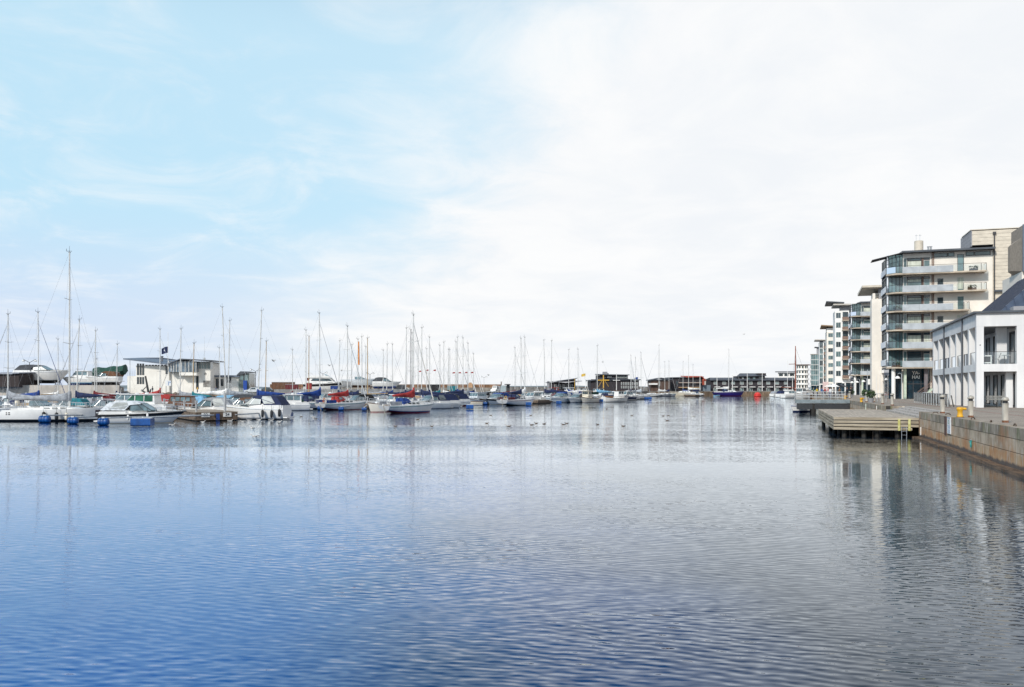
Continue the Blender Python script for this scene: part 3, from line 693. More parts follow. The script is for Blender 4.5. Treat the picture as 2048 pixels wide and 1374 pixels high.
row_house('blue grey glass fronted apartment block near the harbour head', 1622, 1640, 450, 21.4, 9, glass2(), 7, 2.75, glassy='all',
          roofs=((-.03, 1.0, -.3, 8, 21.4, 21.7, 0, PR), (.35, 1.0, 1, 6, 25.0, 25.3, .3, ROOFM), (.55, .75, 2, 4, 21.7, 25.0, 0, GCLAD)))
# rounded block
P = at(1600, 520); th = thing('apartment_block', 'rounded cream apartment block with ringed balconies behind the red mast', 'apartment block', P, QROT)
pts = [(-2 + 7 * (1 - math.cos(a)) * .5, -2.4 * math.sin(a)) for a in [math.pi * i / 10 for i in range(11)]]
def ring(sc_, z): return [(x * sc_ + 1.5 * (1 - sc_), y * sc_, z) for x, y in pts] + [(5.0 * sc_, 8 * sc_, z), (-2.0 * sc_, 8 * sc_, z)]
MB().loft([ring(.9, g), ring(.9, 17.6)]).build('wall', CREAM, th)
for k in range(5):
    z = 17.4 - 3.0 * (k + 1)
    b = MB().loft([ring(1.12, z), ring(1.12, z + 1.1)]).build('balcony', WHITE, th)
    mb = MB()
    for i in range(1, 10, 2):
        a0, a1 = math.pi * (i) / 11, math.pi * (i + 1.1) / 11
        f = lambda a: (( -2 + 7 * (1 - math.cos(a)) * .5) * .92 + .12, -2.4 * math.sin(a) * .92 - .02)
        (x0, y0), (x1, y1) = f(a0), f(a1); mb.poly([(x0, y0, z + 1.2), (x1, y1, z + 1.2), (x1, y1, z + 2.8), (x0, y0, z + 2.8)])
    mb.build('window', glass(), th)
MB().loft([ring(1.25, 17.6), ring(1.25, 18.0)]).build('roof', BRN, th)
# far low apartment house with thin roof
P = at(1556, 610); th = thing('apartment_block', 'far pale apartment house with a thin flat roof above the black row', 'apartment block', P, QROT)
MB().box(0, 16, 0, 8, g, 14.6).build('wall', WHITE, th)
for k in range(3):
    for i in range(4): window(th, .6 + i * 3.8, 3.4 + i * 3.8, 12.0 - k * 3, 14.0 - k * 3, -.01, nx=2, fw=.12)
MB().box(-2, 18, -2, 9, 15.0, 15.5).build('roof', ROOFM, th)

# ================================================================ WHITE RESTAURANT
RROT = R(-19.1); RP = Vector((38.7, 70, 0))
rest = thing('white_restaurant', 'two storey white restaurant with deep pillars and a slate hip roof', 'restaurant', RP, RROT)
g = QUAY; CW = .55; L = 25.0; H1 = 3.0; H1T = 3.62; HT = 6.75; HR = 7.85
bays = [0, 3.30, 6.45, 9.75, 13.1, 16.9, 20.6, 24.4]
col = MB()
for yb in bays[1:]: col.box(0, .85, yb, yb + CW * 1.1, g, g + HT)
for xb in (0, 2.95, 5.9, 8.85): col.box(xb, xb + CW, 0, .55, g, g + HT)
col.build('pillars', PALEB, rest)
mb = MB(); mb.box(-.004, .851, .56, L, g + H1, g + H1T); mb.box(.551, 10, -.004, .56, g + H1, g + H1T); mb.box(-.006, .553, -.006, .562, g + H1, g + H1T - .003); mb.build('floor_band', PALEB, rest)
mb = MB(); mb.box(-.005, .86, .3, L + .02, g + HT, g + HR); mb.box(.86, 10, -.005, .8, g + HT, g + HR); mb.box(-.008, .865, -.008, .302, g + HT, g + HR); mb.build('cornice', PALEB, rest)
MB().box(.9, 10, .85, L, g + HT - .01, g + HT + .1).build('loggia_ceiling', mat('grey_ceiling', (.2, .2, .21), .8), rest)
MB().box(.9, 10, .6, L, g + H1 + .1, g + H1T - .02).build('upper_floor', mat('grey_floor', (.3, .29, .28), .8), rest)
mb = MB(); mb.box(3.0, 10, 3.0, L, g, g + HT - .02); mb.build('inner_wall', PALEB, rest)
for zz, hh in ((g + .1, 2.7), (g + H1T + .05, 2.7)):
    for yb in bays[:-1]: window(rest, yb + .95, yb + 2.6, zz, zz + hh, 2.99, face='x', nx=1, fw=.09)
    window(rest, 5.6, 8.6, zz, zz + hh, 2.98, nx=2, fw=.09); 
    for xx in ((3.15, 3.85, 4.6) if zz < g + 1 else ()): window(rest, xx, xx + .5, zz, zz + hh, 2.98, fw=.06)
MB().box(2.35, 2.85, .9, 1.4, g, g + H1).build('inner_pillar', PALEB, rest)
MB().box(1.85, 2.6, 1.8, 2.5, g + H1T, g + HT).build('inner_pillar', PALEB, rest)
# glass rails between the upper pillars
gm = MB(); 
for a, c in zip(bays, bays[1:]): gm.poly([(.12, a + .55, g + H1T), (.12, c, g + H1T), (.12, c, g + H1T + 1.0), (.12, a + .55, g + H1T + 1.0)])
for a in (0, 2.95, 5.9): gm.poly([(a + CW, .2, g + H1T), (a + 2.95, .2, g + H1T), (a + 2.95, .2, g + H1T + 1.0), (a + CW, .2, g + H1T + 1.0)])
gm.build('glass_rail', clear(), rest)
rm = MB()
for a, c in zip(bays, bays[1:]): rm.tube((.12, a + .5, g + H1T + 1.02), (.12, c + .05, g + H1T + 1.02), .022); rm.tube((.12, c - .1, g + H1T), (.12, c - .1, g + H1T + 1.02), .03)
for a in (0, 2.95, 5.9): rm.tube((a + .5, .2, g + H1T + 1.02), (a + 3.0, .2, g + H1T + 1.02), .022)
rm.build('handrail', FRAME, rest)
for yy in (9.55, 16.2):
    pass
for yy in (6.2, 16.55): MB().tube((-.09, yy, g), (-.09, yy, g + HR), .075, .075, 8).build('downpipe', mat('slate_pipe', (.09, .1, .12), .5), rest)
SLATE = mat('blue_slate_roof', (.065, .085, .125), .45, .1, .18, .7)
rf = MB(); rf.add([(-.25, -.25, g + HR), (12, -.25, g + HR), (12, L + .2, g + HR), (-.25, L + .2, g + HR), (-.25, -.25, g + HR + .16), (12, -.25, g + HR + .16), (12, L + .2, g + HR + .16), (-.25, L + .2, g + HR + .16)],
                  [(0, 3, 2, 1), (4, 5, 6, 7), (0, 1, 5, 4), (1, 2, 6, 5), (2, 3, 7, 6), (3, 0, 4, 7)]); roof = rf.build('roof', ROOFM, rest)
hp = MB(); x0, y0, x1, y1 = 2.2, 3.4, 14, 21; zb = g + HR + .16
hp.add([(x0, y0, zb), (x1, y0, zb), (x1, y1, zb), (x0, y1, zb), (7.3, 8.4, zb + 4.6), (14, 8.4, zb + 4.6), (14, 16, zb + 4.6), (7.3, 16, zb + 4.6)], [(0, 1, 5, 4), (3, 0, 4, 7), (2, 3, 7, 6), (4, 5, 6, 7), (1, 2, 6, 5)])
hip = hp.build('hip_roof', SLATE, roof)
sm = MB()
for i in range(1, 9):
    f = i / 9; a = Vector((x0 + (6.2 - x0) * 0 , 0, 0))
for i in range(13):
    xx = x0 + .8 + i * .75
    u = min(1, max(0, (xx - x0) / 5.1)); zz = zb + 4.6 * u; yy = y0 + 5.0 * u
    sm.tube((xx, y0, zb + .03), (xx, yy, zz + .03), .03, .03, 4)
for i in range(22):
    yy = y0 + .8 + i * .75
    u = min(1, max(0, (yy - y0) / 5.0)); sm.tube((x0, yy, zb + .03), (x0 + 5.1 * u, yy, zb + 4.6 * u + .03), .03, .03, 4)
sm.build('roof_seams', mat('slate_seam', (.04, .05, .08), .4), roof)
MB().box(2.9, 9, .9, 2.2, zb, zb + .42).build('skylight_kerb', GCLAD, roof)
# dots of the wall lamps on pillars
mb = MB()
for yb in bays[1:]:
    for zz in (g + 1.35, g + 5.1): mb.tube((.6, yb - .01, zz), (.6, yb + .005, zz), .05, .05, 8)
for zz in (g + 5.2,): mb.tube((.28, -.01, zz), (.28, .01, zz), .05, .05, 8)
mb.build('wall_lamps', dark(), rest)
def flower_box(label, x, y, z, cc):
    P = PA + QE * x + QD * y; th = thing('flower_box', label, 'planter', (P.x, P.y, z), QROT, 'flower boxes on the balconies')
    MB().box(-.55, .55, -.15, .15, 0, .32).build('box', mat('terracotta', (.42, .2, .1), .8, 0, .2, 3) if cc else GCLAD, th)
    mb = MB(); r = random.Random(label)
    for _ in range(70):
        P = Vector((r.uniform(-.55, .55), r.uniform(-.2, .2), r.uniform(.3, .72))); a = Vector((r.uniform(-1, 1), r.uniform(-1, 1), r.uniform(-.4, 1))).normalized(); u = a.orthogonal().normalized() * .11; v = a.cross(u.normalized()) * .07; mb.poly([P - u, P + v, P + u, P - v])
    mb.build('foliage', mat('balcony_leaves', (.05, .085, .035), .6, 0, .5, 1.5), th, fix=False)
for k, (x, cc, lb) in enumerate(((-.2, 1, 'terracotta flower box on the third lowest corner balcony'), (-.6, 1, 'terracotta flower box on the lowest corner balcony'), (5.6, 0, 'grey flower box behind the top balcony panel'), (9.6, 0, 'grey flower box at the open end of the top balcony'), (9.4, 1, 'terracotta flower box at the open end of the second balcony'), (-.4, 0, 'grey flower box on the fourth corner balcony from the ground'))):
    flower_box(lb, x, -1.1 if x > 0 else -.9, 20.35 - 2.76 * (3, 5, 0, 0, 1, 2)[k], cc)
# furniture
def rloc(x, y, z): return RP + Vector((math.cos(RROT) * x - math.sin(RROT) * y, math.sin(RROT) * x + math.cos(RROT) * y, z))
def chair(label, x, y, z, rz, m):
    th = thing('slatted_chair', label, 'chair', rloc(x, y, z), RROT + rz, 'terrace chairs')
    mb = MB(); 
    for i in range(5): mb.box(-.22 + i * .09, -.15 + i * .09, -.2, .2, .43, .45)
    mb.build('seat', m, th)
    mb = MB(); 
    for i in range(5): mb.add([(-.24 - i * .035, -.2, .52 + i * .09), (-.24 - i * .035, .2, .52 + i * .09), (-.27 - i * .035, .2, .58 + i * .09), (-.27 - i * .035, -.2, .58 + i * .09)], [(0, 1, 2, 3)])
    mb.build('backrest', m, th)
    for sx in (-1, 1):
        for sy in (-1, 1):
            MB().tube((sx * .2, sy * .2, .44), (sx * .28, sy * .22, 0), .018).build('leg', m, th)
DK = mat('dark_furniture', (.04, .042, .045), .6)
chair('dark slatted chair on the upper loggia, back to the white table', 1.15, 1.2, g + H1T, R(180), DK)
chair('dark slatted chair behind the white framed seat on the loggia', 1.6, 1.0, g + H1T, R(160), DK)
chair('dark slatted chair in the loggia bay at the picture edge', 4.2, 1.0, g + H1T, R(200), DK)
th = thing('round_table', 'small white table on the upper loggia beside dark chairs', 'table', rloc(2.25, 1.0, g + H1T), RROT)
MB().lathe([(.45, .72), (.45, .76)], n=18).build('table_top', WHITE, th); MB().lathe([(.25, 0), (.25, .03), (.03, .04), (.03, .72)], n=10).build('leg', DK, th)
th = thing('lounge_chair', 'white framed lounge seat with dark cushion on the loggia', 'armchair', rloc(.85, .7, g + H1T), RROT)
mb = MB()
for sx in (-.4, .33): mb.box(sx, sx + .08, 0, .08, 0, .75)
mb.box(-.32, .33, 0, .08, .66, .75); mb.box(-.32, .33, 0, .08, .08, .17); mb.box(-.4, -.32, .08, .7, .66, .75); mb.box(.33, .41, .08, .7, .66, .75); mb.build('frame', WHITE, th)
MB().box(-.31, .32, .1, .7, .2, .62).build('cushion', DK, th)
# ================================================================ QUAY FURNITURE
BST = mat('bollard_steel', (.38, .355, .31), .5, .2, .2, 3, 0, (1, 1, .35), col2=(.56, .52, .46))
RUST = mat('rusty_foot', (.20, .09, .05), .8, 0, .4, 6)
def light_bollard(label, P, h=1.22, r=.14):
    th = thing('light_bollard', label, 'bollard light', P, 0, 'bollard lights along the quay')
    MB().lathe([(r, 0), (r, h * .74)], n=18).build('post', BST, th, smooth=False)
    MB().lathe([(r * 1.02, 0), (r * 1.03, .1)], n=18).build('foot', RUST, th)
    MB().lathe([(r * .8, h * .74), (r * .8, h * .84)], n=18).build('louvre', dark(), th)
    MB().lathe([(r * 1.18, h * .84), (r * 1.2, h * .90), (r * .9, h * .97), (.02, h)], n=18).build('cap', BST, th, smooth=True)
    MB().lathe([(r * 1.12, h * .70), (r * 1.14, h * .74)], n=18).build('collar', BST, th)
labs = ['bollard light nearest the camera, rusty at its foot', 'bollard light just behind the yellow mooring bollard on the near wall', 'bollard light at the head of the granite steps near the restaurant fence']
for (px, py), lb in zip(((2010.5, 845), (1941.5, 834.5), (1885, 826.5)), labs): light_bollard(lb, gp(px, py, QUAY))
labs = ['bollard light standing in front of the green-columned shop', 'bollard light before the timber porch of the blank tower', 'bollard light beside the railing at the blank cream tower', 'bollard light in front of the dark twin block', 'bollard light at the landward end of the jetty railing', 'farthest bollard light behind the jetty railing']
for (px, py), lb in zip(((1784.5, 811), (1765, 808), (1747.5, 804), (1733, 804), (1699.5, 797.5), (1690.5, 796.5)), labs): light_bollard(lb, gp(px, py, QUAY), 1.15)
YEL = mat('yellow_paint', (.68, .36, .02), .45, 0, .12, 2)
def mooring(label, P, s=1.0, rz=QROT):
    th = thing('mooring_bollard', label, 'mooring bollard', P, rz, 'yellow mooring bollards on the quay')
    mb = MB(); pr = [(.27, 0), (.25, .08), (.21, .2), (.2, .34), (.23, .42), (.28, .5), (.27, .58), (.18, .63), (.02, .64)]
    mb.lathe([(r * s, z * s * 1.35) for r, z in pr], n=18)
    rings = []
    for i in range(7):
        u = i / 6; r = (.17 - .03 * u) * s; x = (.1 + .36 * u) * s; z = (.70 + .02 * math.sin(u * 3)) * s
        rings.append([(x, math.cos(a) * r, z + math.sin(a) * r * .72) for a in [2 * math.pi * k / 12 for k in range(12)]])
    rings.append([(.50 * s, math.cos(a) * .05 * s, .7 * s + math.sin(a) * .04 * s) for a in [2 * math.pi * k / 12 for k in range(12)]])
    mb.loft(rings)
    mb.build('post', YEL, th, smooth=True)
    MB().lathe([(.33 * s, 0), (.33 * s, .03 * s)], n=18).build('base_plate', mat('dirty_iron', (.1, .07, .05), .7), th)
mooring('yellow mooring bollard on the near quay edge above the white notice', gp(1916, 834.5, QUAY) + QE * .1, .66)
mooring('yellow mooring bollard beyond the plank deck, nearer of that pair', gp(1717, 804.5, QUAY) + QE * .3, .62)
mooring('yellow mooring bollard at the railed jetty', gp(1683, 798.5, QUAY) + QE * .5, .62)
# notice, iron band and chain fittings on the wall
Pn = gp(1919, 838, 1.7); tN = (Pn - QO).dot(QD)
th = thing('wall_notice', 'white notice with blue lines of text on the stained quay wall', 'notice', q(-.045, tN, 0), QROT)
MB().box(-.02, .02, -.50, .50, .86, 1.80).build('board', mat('white_board', (.72, .74, .76), .5, 0, .06, 3), th)
bl = mat('blue_print', (.16, .28, .5), .6); r = random.Random(1)
mb = MB(); mb.box(-.024, -.021, -.46, .46, 1.74, 1.78)
for k, zz in enumerate((1.30, 1.24, 1.18, 1.06, 1.0, .94)): mb.box(-.024, -.021, -.38, .38 - r.uniform(.02, .3), zz, zz + .02)
mb.build('text_lines', bl, th)
mb = MB(); mb.add([(-.024, .14 * math.cos(a) + .03, 1.52 + .11 * math.sin(a)) for a in [2 * math.pi * k / 16 for k in range(16)]] + [(-.024, .09 * math.cos(a) + .03, 1.52 + .065 * math.sin(a)) for a in [2 * math.pi * k / 16 for k in range(16)]], [(k, (k + 1) % 16, 16 + (k + 1) % 16, 16 + k) for k in range(16)])
mb.build('ring_symbol', mat('green_print', (.12, .32, .2), .6), th)
tag(MB().box(-.05, .0, -.28, .28, .72, 1.80).build('iron_plate', mat('brown_iron', (.09, .045, .035), .75, 0, .3, 4), loc=q(0, tN + 1.15), rz=QROT), 'rust brown iron plate set in the wall beside the notice', 'iron plate')
tag(MB().box(-.05, .0, -.04, .04, .25, .80).build('draught_mark', WHITE, loc=q(0, T0 - .9), rz=QROT), 'slim white painted strip low on the near wall end', 'marker')
tag(MB().box(-.05, .0, -.18, .18, .6, 1.72).build('wall_marker', mat('pale_green_board', (.6, .66, .56), .6), loc=q(0, 62.0), rz=QROT), 'pale green fender board on the wall beyond the deck', 'fender board')
tag(MB().box(-.05, .0, -.10, .10, .6, 1.70).build('wall_marker', WHITE, loc=q(0, 51.5), rz=QROT), 'narrow white fender board on the wall beside the deck', 'fender board')
th = thing('mooring_rag', 'teal rope tuft hanging from a ring on the near wall', 'rope', q(-.03, (gp(1971, 882, .8) - QO).dot(QD), 0), QROT)
mb = MB(); mb.path([(0, 0, .82), (-.03, .02, .7), (-.03, -.03, .58), (-.02, .0, .48)], .045); mb.path([(0, .02, .82), (-.05, .05, .72)], .05); mb.build('rope', mat('teal_rope', (.05, .28, .27), .9), th)
MB().path([(.0, -.06, .86), (-.06, -.05, .84), (-.06, .06, .84), (0, .07, .86)], .015).build('ring', steel(), th)
ringm = mat('dirty_iron', (.1, .07, .05), .7)
for i, px in enumerate((1871, 1896, 1946, 1982, 2030)):
    pz = gp(px, {1871: 827.5, 1896: 830.5, 1946: 839, 1982: 845, 2030: 852.5}[px], QUAY)
    mb = MB(); mb.path([(-.16, 0, .02), (-.1, 0, .09), (.08, 0, .1), (.16, 0, .02)], .03)
    tag(mb.build('mooring_ring', ringm, loc=pz, rz=QROT + .4 * i), 'small dark iron mooring staple on the near granite edge', 'mooring ring', 'iron mooring staples')
# litter bin
th = thing('litter_bin', 'grey litter bin at the end of the restaurant fence', 'litter bin', gp(1853.5, 806, QUAY), RROT)
MB().box(-.34, .34, -.3, .3, .05, 1.05).build('body', mat('pale_grey_bin', (.42, .45, .44), .6), th)
MB().box(-.37, .37, -.33, .33, 1.05, 1.15).build('lid', PANEL, th); MB().box(-.22, .22, -.31, -.302, .75, .98).build('slot', dark(), th)
# cafe fence with stacked folding furniture along the restaurant's long side
for i in range(7):
    y0 = 1.6 + i * 3.3
    th = thing('cafe_fence', ('cafe fence panel by the restaurant corner pillar', 'second cafe fence panel from the restaurant corner', 'cafe fence panel between the two downpipes, nearer one', 'cafe fence panel at the middle of the long white side', 'cafe fence panel past the middle downpipe', 'last but one cafe fence panel towards the litter bin', 'cafe fence panel next to the litter bin')[i], 'fence', rloc(-1.9, y0, g), RROT, 'cafe fence panels')
    mb = MB()
    for yy in (0, 1.6, 3.15): mb.tube((0, yy, 0), (0, yy, 1.15), .035)
    mb.build('posts', GALV, th)
    mb = MB(); mb.tube((0, 0, 1.1), (0, 3.15, 1.1), .025); mb.tube((0, 0, .2), (0, 3.15, .2), .02)
    for k in range(15): mb.tube((0, .2 + k * .2, .2), (0, .2 + k * .2, 1.1), .014, .014, 4)
    mb.build('rails', DK, th)
def folded_chair(label, x, y, rz):
    th = thing('folding_chair', label, 'chair', rloc(x, y, g), RROT + rz, 'folding chairs stacked by the cafe fence')
    MB().add([(-.22, 0, .1), (.22, 0, .1), (.22, .1, .95), (-.22, .1, .95), (-.22, .03, .1), (.22, .03, .1), (.22, .13, .95), (-.22, .13, .95)], [(0, 1, 2, 3), (7, 6, 5, 4), (0, 4, 5, 1), (1, 5, 6, 2), (2, 6, 7, 3), (3, 7, 4, 0)]).build('backrest', mat('grey_slats', (.22, .22, .21), .7, 0, .4, 6, stretch=(1, 1, 5)), th)
    mb = MB(); mb.tube((-.22, -.05, 0), (-.22, .15, 1.0), .02); mb.tube((.22, -.05, 0), (.22, .15, 1.0), .02); mb.tube((-.22, .2, 0), (.22, .2, .0), .02); mb.build('frame', DK, th)
cl = ['folding chair leaning by the corner pillar fence', 'folding chair leaning between first and second pillars', 'folding chair under the second pillar', 'folding chair under the nearer downpipe', 'folding chair beyond the nearer downpipe', 'folding chair at the middle pillar', 'folding chair past the middle pillar', 'folding chair under the far downpipe', 'folding chair at the last but one pillar', 'folding chair by the far end pillar']
for i, lb in enumerate(cl): folded_chair(lb, -1.35, 2.6 + i * 2.15, R(90) + .25 * (i % 3 - 1))
# bench rail in the front bay
for i, lb in enumerate(('long grey slatted bench in the restaurant front bay', 'long grey slatted bench in the bay at the picture edge')):
    th = thing('slatted_bench', lb, 'bench', rloc(.75 + i * 2.95, .9, g), RROT)
    mb = MB(); 
    for k in range(4): mb.box(0, 1.9, .02 + k * .11, .1 + k * .11, .44, .47)
    mb.build('seat', mat('grey_slats', (.22, .22, .21)), th)
    mb = MB()
    for k in range(3): mb.box(0, 1.9, .47, .5, .6 + k * .14, .70 + k * .14)
    mb.build('backrest', mat('grey_slats', (.22, .22, .21)), th)
    for xx in (.1, .95, 1.75): MB().box(xx, xx + .05, 0, .46, 0, .44).build('leg', DK, th)
# promenade lamps with white domes
def dome_lamp(label, px, py, Y):
    P = at(px, Y); h = zt(py, Y) - QUAY
    th = thing('promenade_lamp', label, 'street lamp', (P.x, P.y, QUAY), QROT, 'white domed promenade lamps')
    MB().tube((.55, 0, 0), (.55, 0, h + .5), .06, .045, 8).build('post', PANEL, th); MB().path([(.55, 0, h + .45), (.25, 0, h + .6), (0, 0, h + .45)], .03).build('arm', PANEL, th)
    MB().lathe([(.42, 0), (.36, .12), (.22, .3), (.06, .4)], (0, 0, h - .2), 14).build('lamp_shade', WHITE, th, smooth=True)
for lb, px, py, Y in (('white dome lamp beside the green columned shop front', 1795, 754.6, 121), ('white dome lamp by the timber porch post', 1774, 757.8, 130), ('white dome lamp against the cream tower edge', 1742.5, 760.5, 150), ('white dome lamp before the dark twin block', 1727, 762, 165),
                      ('white dome lamp at the twin block corner', 1714, 763.5, 180), ('white dome lamp above the parasols', 1704, 764, 192), ('white dome lamp near the brown awning', 1687, 765, 215)): dome_lamp(lb, px, py, Y)
th = thing('hanging_sign', 'plain white banner sign on a post before the dark twin block', 'sign', at(1735, 150, QUAY), QROT)
MB().tube((0, 0, 0), (0, 0, 4.9), .05).build('post', PANEL, th); MB().box(.05, .52, -.03, .03, zt(769, 150) - QUAY, zt(758, 150) - QUAY).build('board', WHITE, th)
for i, px in enumerate((1753, 1760, 1766)):
    th = thing('flagpole', ('slim white flagpole at the cream tower, first of three', 'slim white flagpole in the middle of three', 'slim white flagpole nearest the timber porch')[i], 'flagpole', at(px, 133, QUAY), 0, 'bare white flagpoles by the cream tower')
    MB().tube((0, 0, 0), (0, 0, 3.6), .05, .035, 8).build('pole', WHITE, th); MB().lathe([(.07, 0), (.07, .1)], (0, 0, 3.6), 8).build('finial', WHITE, th)
# low fence between bollards
th = thing('hoop_fence', 'short grey bar fence between two bollard lights', 'fence', gp(1737, 803.5, QUAY), QROT)
mb = MB()
for i in range(7): mb.tube((i * .32, 0, 0), (i * .32, 0, .95), .03)
mb.build('bars', GALV, th); MB().tube((0, 0, .95), (1.92, 0, .95), .03).build('top_rail', GALV, th)
# planters
def leafy(mb, c, rx, rz_, n, r, s=.12):
    for _ in range(n):
        while True:
            p_ = Vector((r.uniform(-1, 1), r.uniform(-1, 1), r.uniform(-1, 1)))
            if .35 < p_.length < 1: break
        P = Vector(c) + Vector((p_.x * rx, p_.y * rx, p_.z * rz_)); a = Vector((r.uniform(-1, 1), r.uniform(-1, 1), r.uniform(-.6, 1))).normalized(); u = a.orthogonal().normalized() * s * r.uniform(.6, 1.3); v = a.cross(u.normalized()) * s * .6
        mb.poly([P - u, P + v, P + u, P - v])
LEAF = mat('leaves', (.05, .085, .035), .6, 0, .5, 1.5)
for i, (px, py, lb) in enumerate(((1765.5, 806, 'small shrub in a pot at the cream tower foot'), (1717, 795, 'small shrub in a pot before the dark shop front'), (1749, 800, 'small shrub in a pot by the bar fence'))):
    th = thing('potted_shrub', lb, 'potted plant', gp(px, py, QUAY) + Vector((0, 3, 0)), 0)
    MB().lathe([(.25, 0), (.33, .5), (.28, .5)], n=12).build('pot', GCLAD, th); mb = MB(); leafy(mb, (0, 0, .95), .5, .5, 260, random.Random(i)); mb.tube((0, 0, .4), (0, 0, 1.0), .03); mb.build('foliage', LEAF, th, fix=False)
# cafe parasols and awnings at the jetty head
def parasol(label, px, Y, c, h=2.5, w=1.4):
    th = thing('parasol', label, 'parasol', at(px, Y, QUAY), 0, 'cafe parasols on the promenade')
    MB().tube((0, 0, 0), (0, 0, h + .1), .035).build('pole', PANEL, th); MB().lathe([(w, h - .55), (w * .5, h - .2), (.03, h)], n=8).build('canopy', cloth(c), th); MB().lathe([(.3, 0), (.3, .1)], n=10).build('base', DK, th)
for lb, px, Y, c in (('folded height white parasol in the promenade cafe', 1667, 158, 'white'), ('black parasol nearest the jetty railing end', 1675, 160, 'black'), ('dark grey parasol beside the black one', 1683, 165, 'charcoal'), ('ivory parasol behind the red-haired crowd', 1660, 168, 'ivory')): parasol(lb, px, Y, c, 2.4, 1.2)
th = thing('banner_sign', 'tall pink and white banner sign on the promenade', 'sign', at(1646, 172, QUAY), QROT)
MB().box(-.05, 1.05, -.03, .03, 1.2, 2.9).build('board', mat('pink_white_board', (.66, .5, .48), .6), th)
for xx in (0, 1.0): MB().tube((xx, 0.06, 0), (xx, .06, 2.9), .04).build('post', PANEL, th)

# ================================================================ PEOPLE
def person_mesh(name, pose):
    J = dict(pel=(0, 0, .95), ch=(0, 0, 1.22), nk=(0, 0, 1.46), hd=(0, .01, 1.56), tp=(0, .015, 1.70),
             shl=(.17, 0, 1.42), ell=(.25, -.02, 1.15), hal=(.24, .10, .90), shr=(-.17, 0, 1.42), elr=(-.25, -.02, 1.15), har=(-.24, .1, .90),
             hpl=(.09, 0, .90), knl=(.10, .03, .49), anl=(.10, -.02, .07), tol=(.12, .16, .04), hpr=(-.09, 0, .90), knr=(-.10, .03, .49), anr=(-.10, -.02, .07), tor=(-.12, .16, .04))
    J.update(pose)
    E = ['pel ch', 'ch nk', 'nk hd', 'hd tp', 'ch shl', 'shl ell', 'ell hal', 'ch shr', 'shr elr', 'elr har', 'pel hpl', 'hpl knl', 'knl anl', 'anl tol', 'pel hpr', 'hpr knr', 'knr anr', 'anr tor']
    rad = dict(pel=.15, ch=.155, nk=.06, hd=.085, tp=.095, shl=.075, ell=.052, hal=.038, shr=.075, elr=.052, har=.038, hpl=.10, knl=.07, anl=.05, tol=.04, hpr=.10, knr=.07, anr=.05, tor=.04)
    ks = list(J); me = bpy.data.meshes.new(name); me.from_pydata([J[k] for k in ks], [[ks.index(a) for a in e.split()] for e in E], [])
    o = bpy.data.objects.new(name, me); COL.objects.link(o); md = o.modifiers.new('skin', 'SKIN'); md.use_smooth_shade = True
    for i, k in enumerate(ks): o.data.skin_vertices[0].data[i].radius = (rad[k], rad[k]); o.data.skin_vertices[0].data[i].use_root = (k == 'pel')
    o.modifiers.new('sub', 'SUBSURF').levels = 1; o.modifiers['sub'].render_levels = 1
    res = bpy.data.meshes.new_from_object(o.evaluated_get(bpy.context.evaluated_depsgraph_get())); bpy.data.objects.remove(o)
    return res
SKIN = mat('skin', (.50, .30, .22), .6, 0, .05, 3)
POSES = [person_mesh('standing_body', {}),
         person_mesh('walking_body', dict(knl=(.10, .22, .50), anl=(.10, .22, .08), tol=(.11, .38, .05), knr=(-.10, -.05, .48), anr=(-.10, -.30, .12), tor=(-.11, -.16, .04), ell=(.25, -.12, 1.16), hal=(.22, -.10, .92), har=(-.22, .25, .96))),
         person_mesh('folded_arms_body', dict(ell=(.26, .05, 1.16), hal=(-.05, .2, 1.14), elr=(-.26, .05, 1.16), har=(.05, .22, 1.16)))]
def person(label, P, pose, rz, top_c, leg_c, hair_c=(.08, .05, .03), s=1.0, group=None):
    src = POSES[pose]; me = src.copy(); me.materials.clear()
    for m_ in (SKIN, mat('coat_%.2f_%.2f_%.2f' % top_c, top_c, .85), mat('trousers_%.2f_%.2f_%.2f' % leg_c, leg_c, .85), dark()): me.materials.append(m_)
    for p_ in me.polygons:
        c = p_.center; p_.material_index = 3 if c.z < .10 else 2 if c.z < .92 else 1 if (c.z < 1.47 and not (abs(c.x) > .2 and c.z < .96)) else 0
        p_.use_smooth = True
    th = thing('person', label, 'person', P, rz, group); th.scale = (s, s, s)
    b = bpy.data.objects.new('body', me); COL.objects.link(b); b.parent = th
    h = MB(); h.lathe([(.10, 1.60), (.115, 1.66), (.11, 1.74), (.07, 1.80), (.01, 1.815)], (0, -.005, 0), 10); h.build('hair', mat('hair_%.2f_%.2f' % hair_c[:2], hair_c, .7), th, smooth=True)
r = random.Random(3)
ppl = [(1694, 797, 'person in a dark coat at the jetty railing end', 2, (.02, .02, .03), (.03, .03, .05)), (1701, 795.5, 'person in black walking past the dark shop front', 1, (.015, .015, .02), (.02, .02, .03)), (1661, 796, 'person in a white top on the promenade by the railing', 0, (.7, .7, .7), (.1, .12, .2)),
       (1657, 795, 'person in a pink jacket beside the white top', 1, (.55, .25, .25), (.05, .05, .08)), (1644, 794, 'person in a blue jacket behind the jetty rail', 0, (.06, .15, .4), (.05, .05, .07)), (1634, 793.5, 'person in a yellow jacket behind the jetty rail', 0, (.6, .45, .05), (.06, .07, .12)),
       (1668, 794, 'person in grey standing under the parasols', 2, (.3, .3, .3), (.04, .04, .05)), (1679, 794.5, 'person in a brown coat near the yellow bollard', 1, (.16, .09, .05), (.05, .05, .06)), (1650, 793.3, 'person in a red top behind the jetty rail', 1, (.4, .04, .04), (.05, .05, .08)), (1627, 793, 'person in a green parka behind the jetty rail', 0, (.08, .14, .08), (.04, .04, .05))]
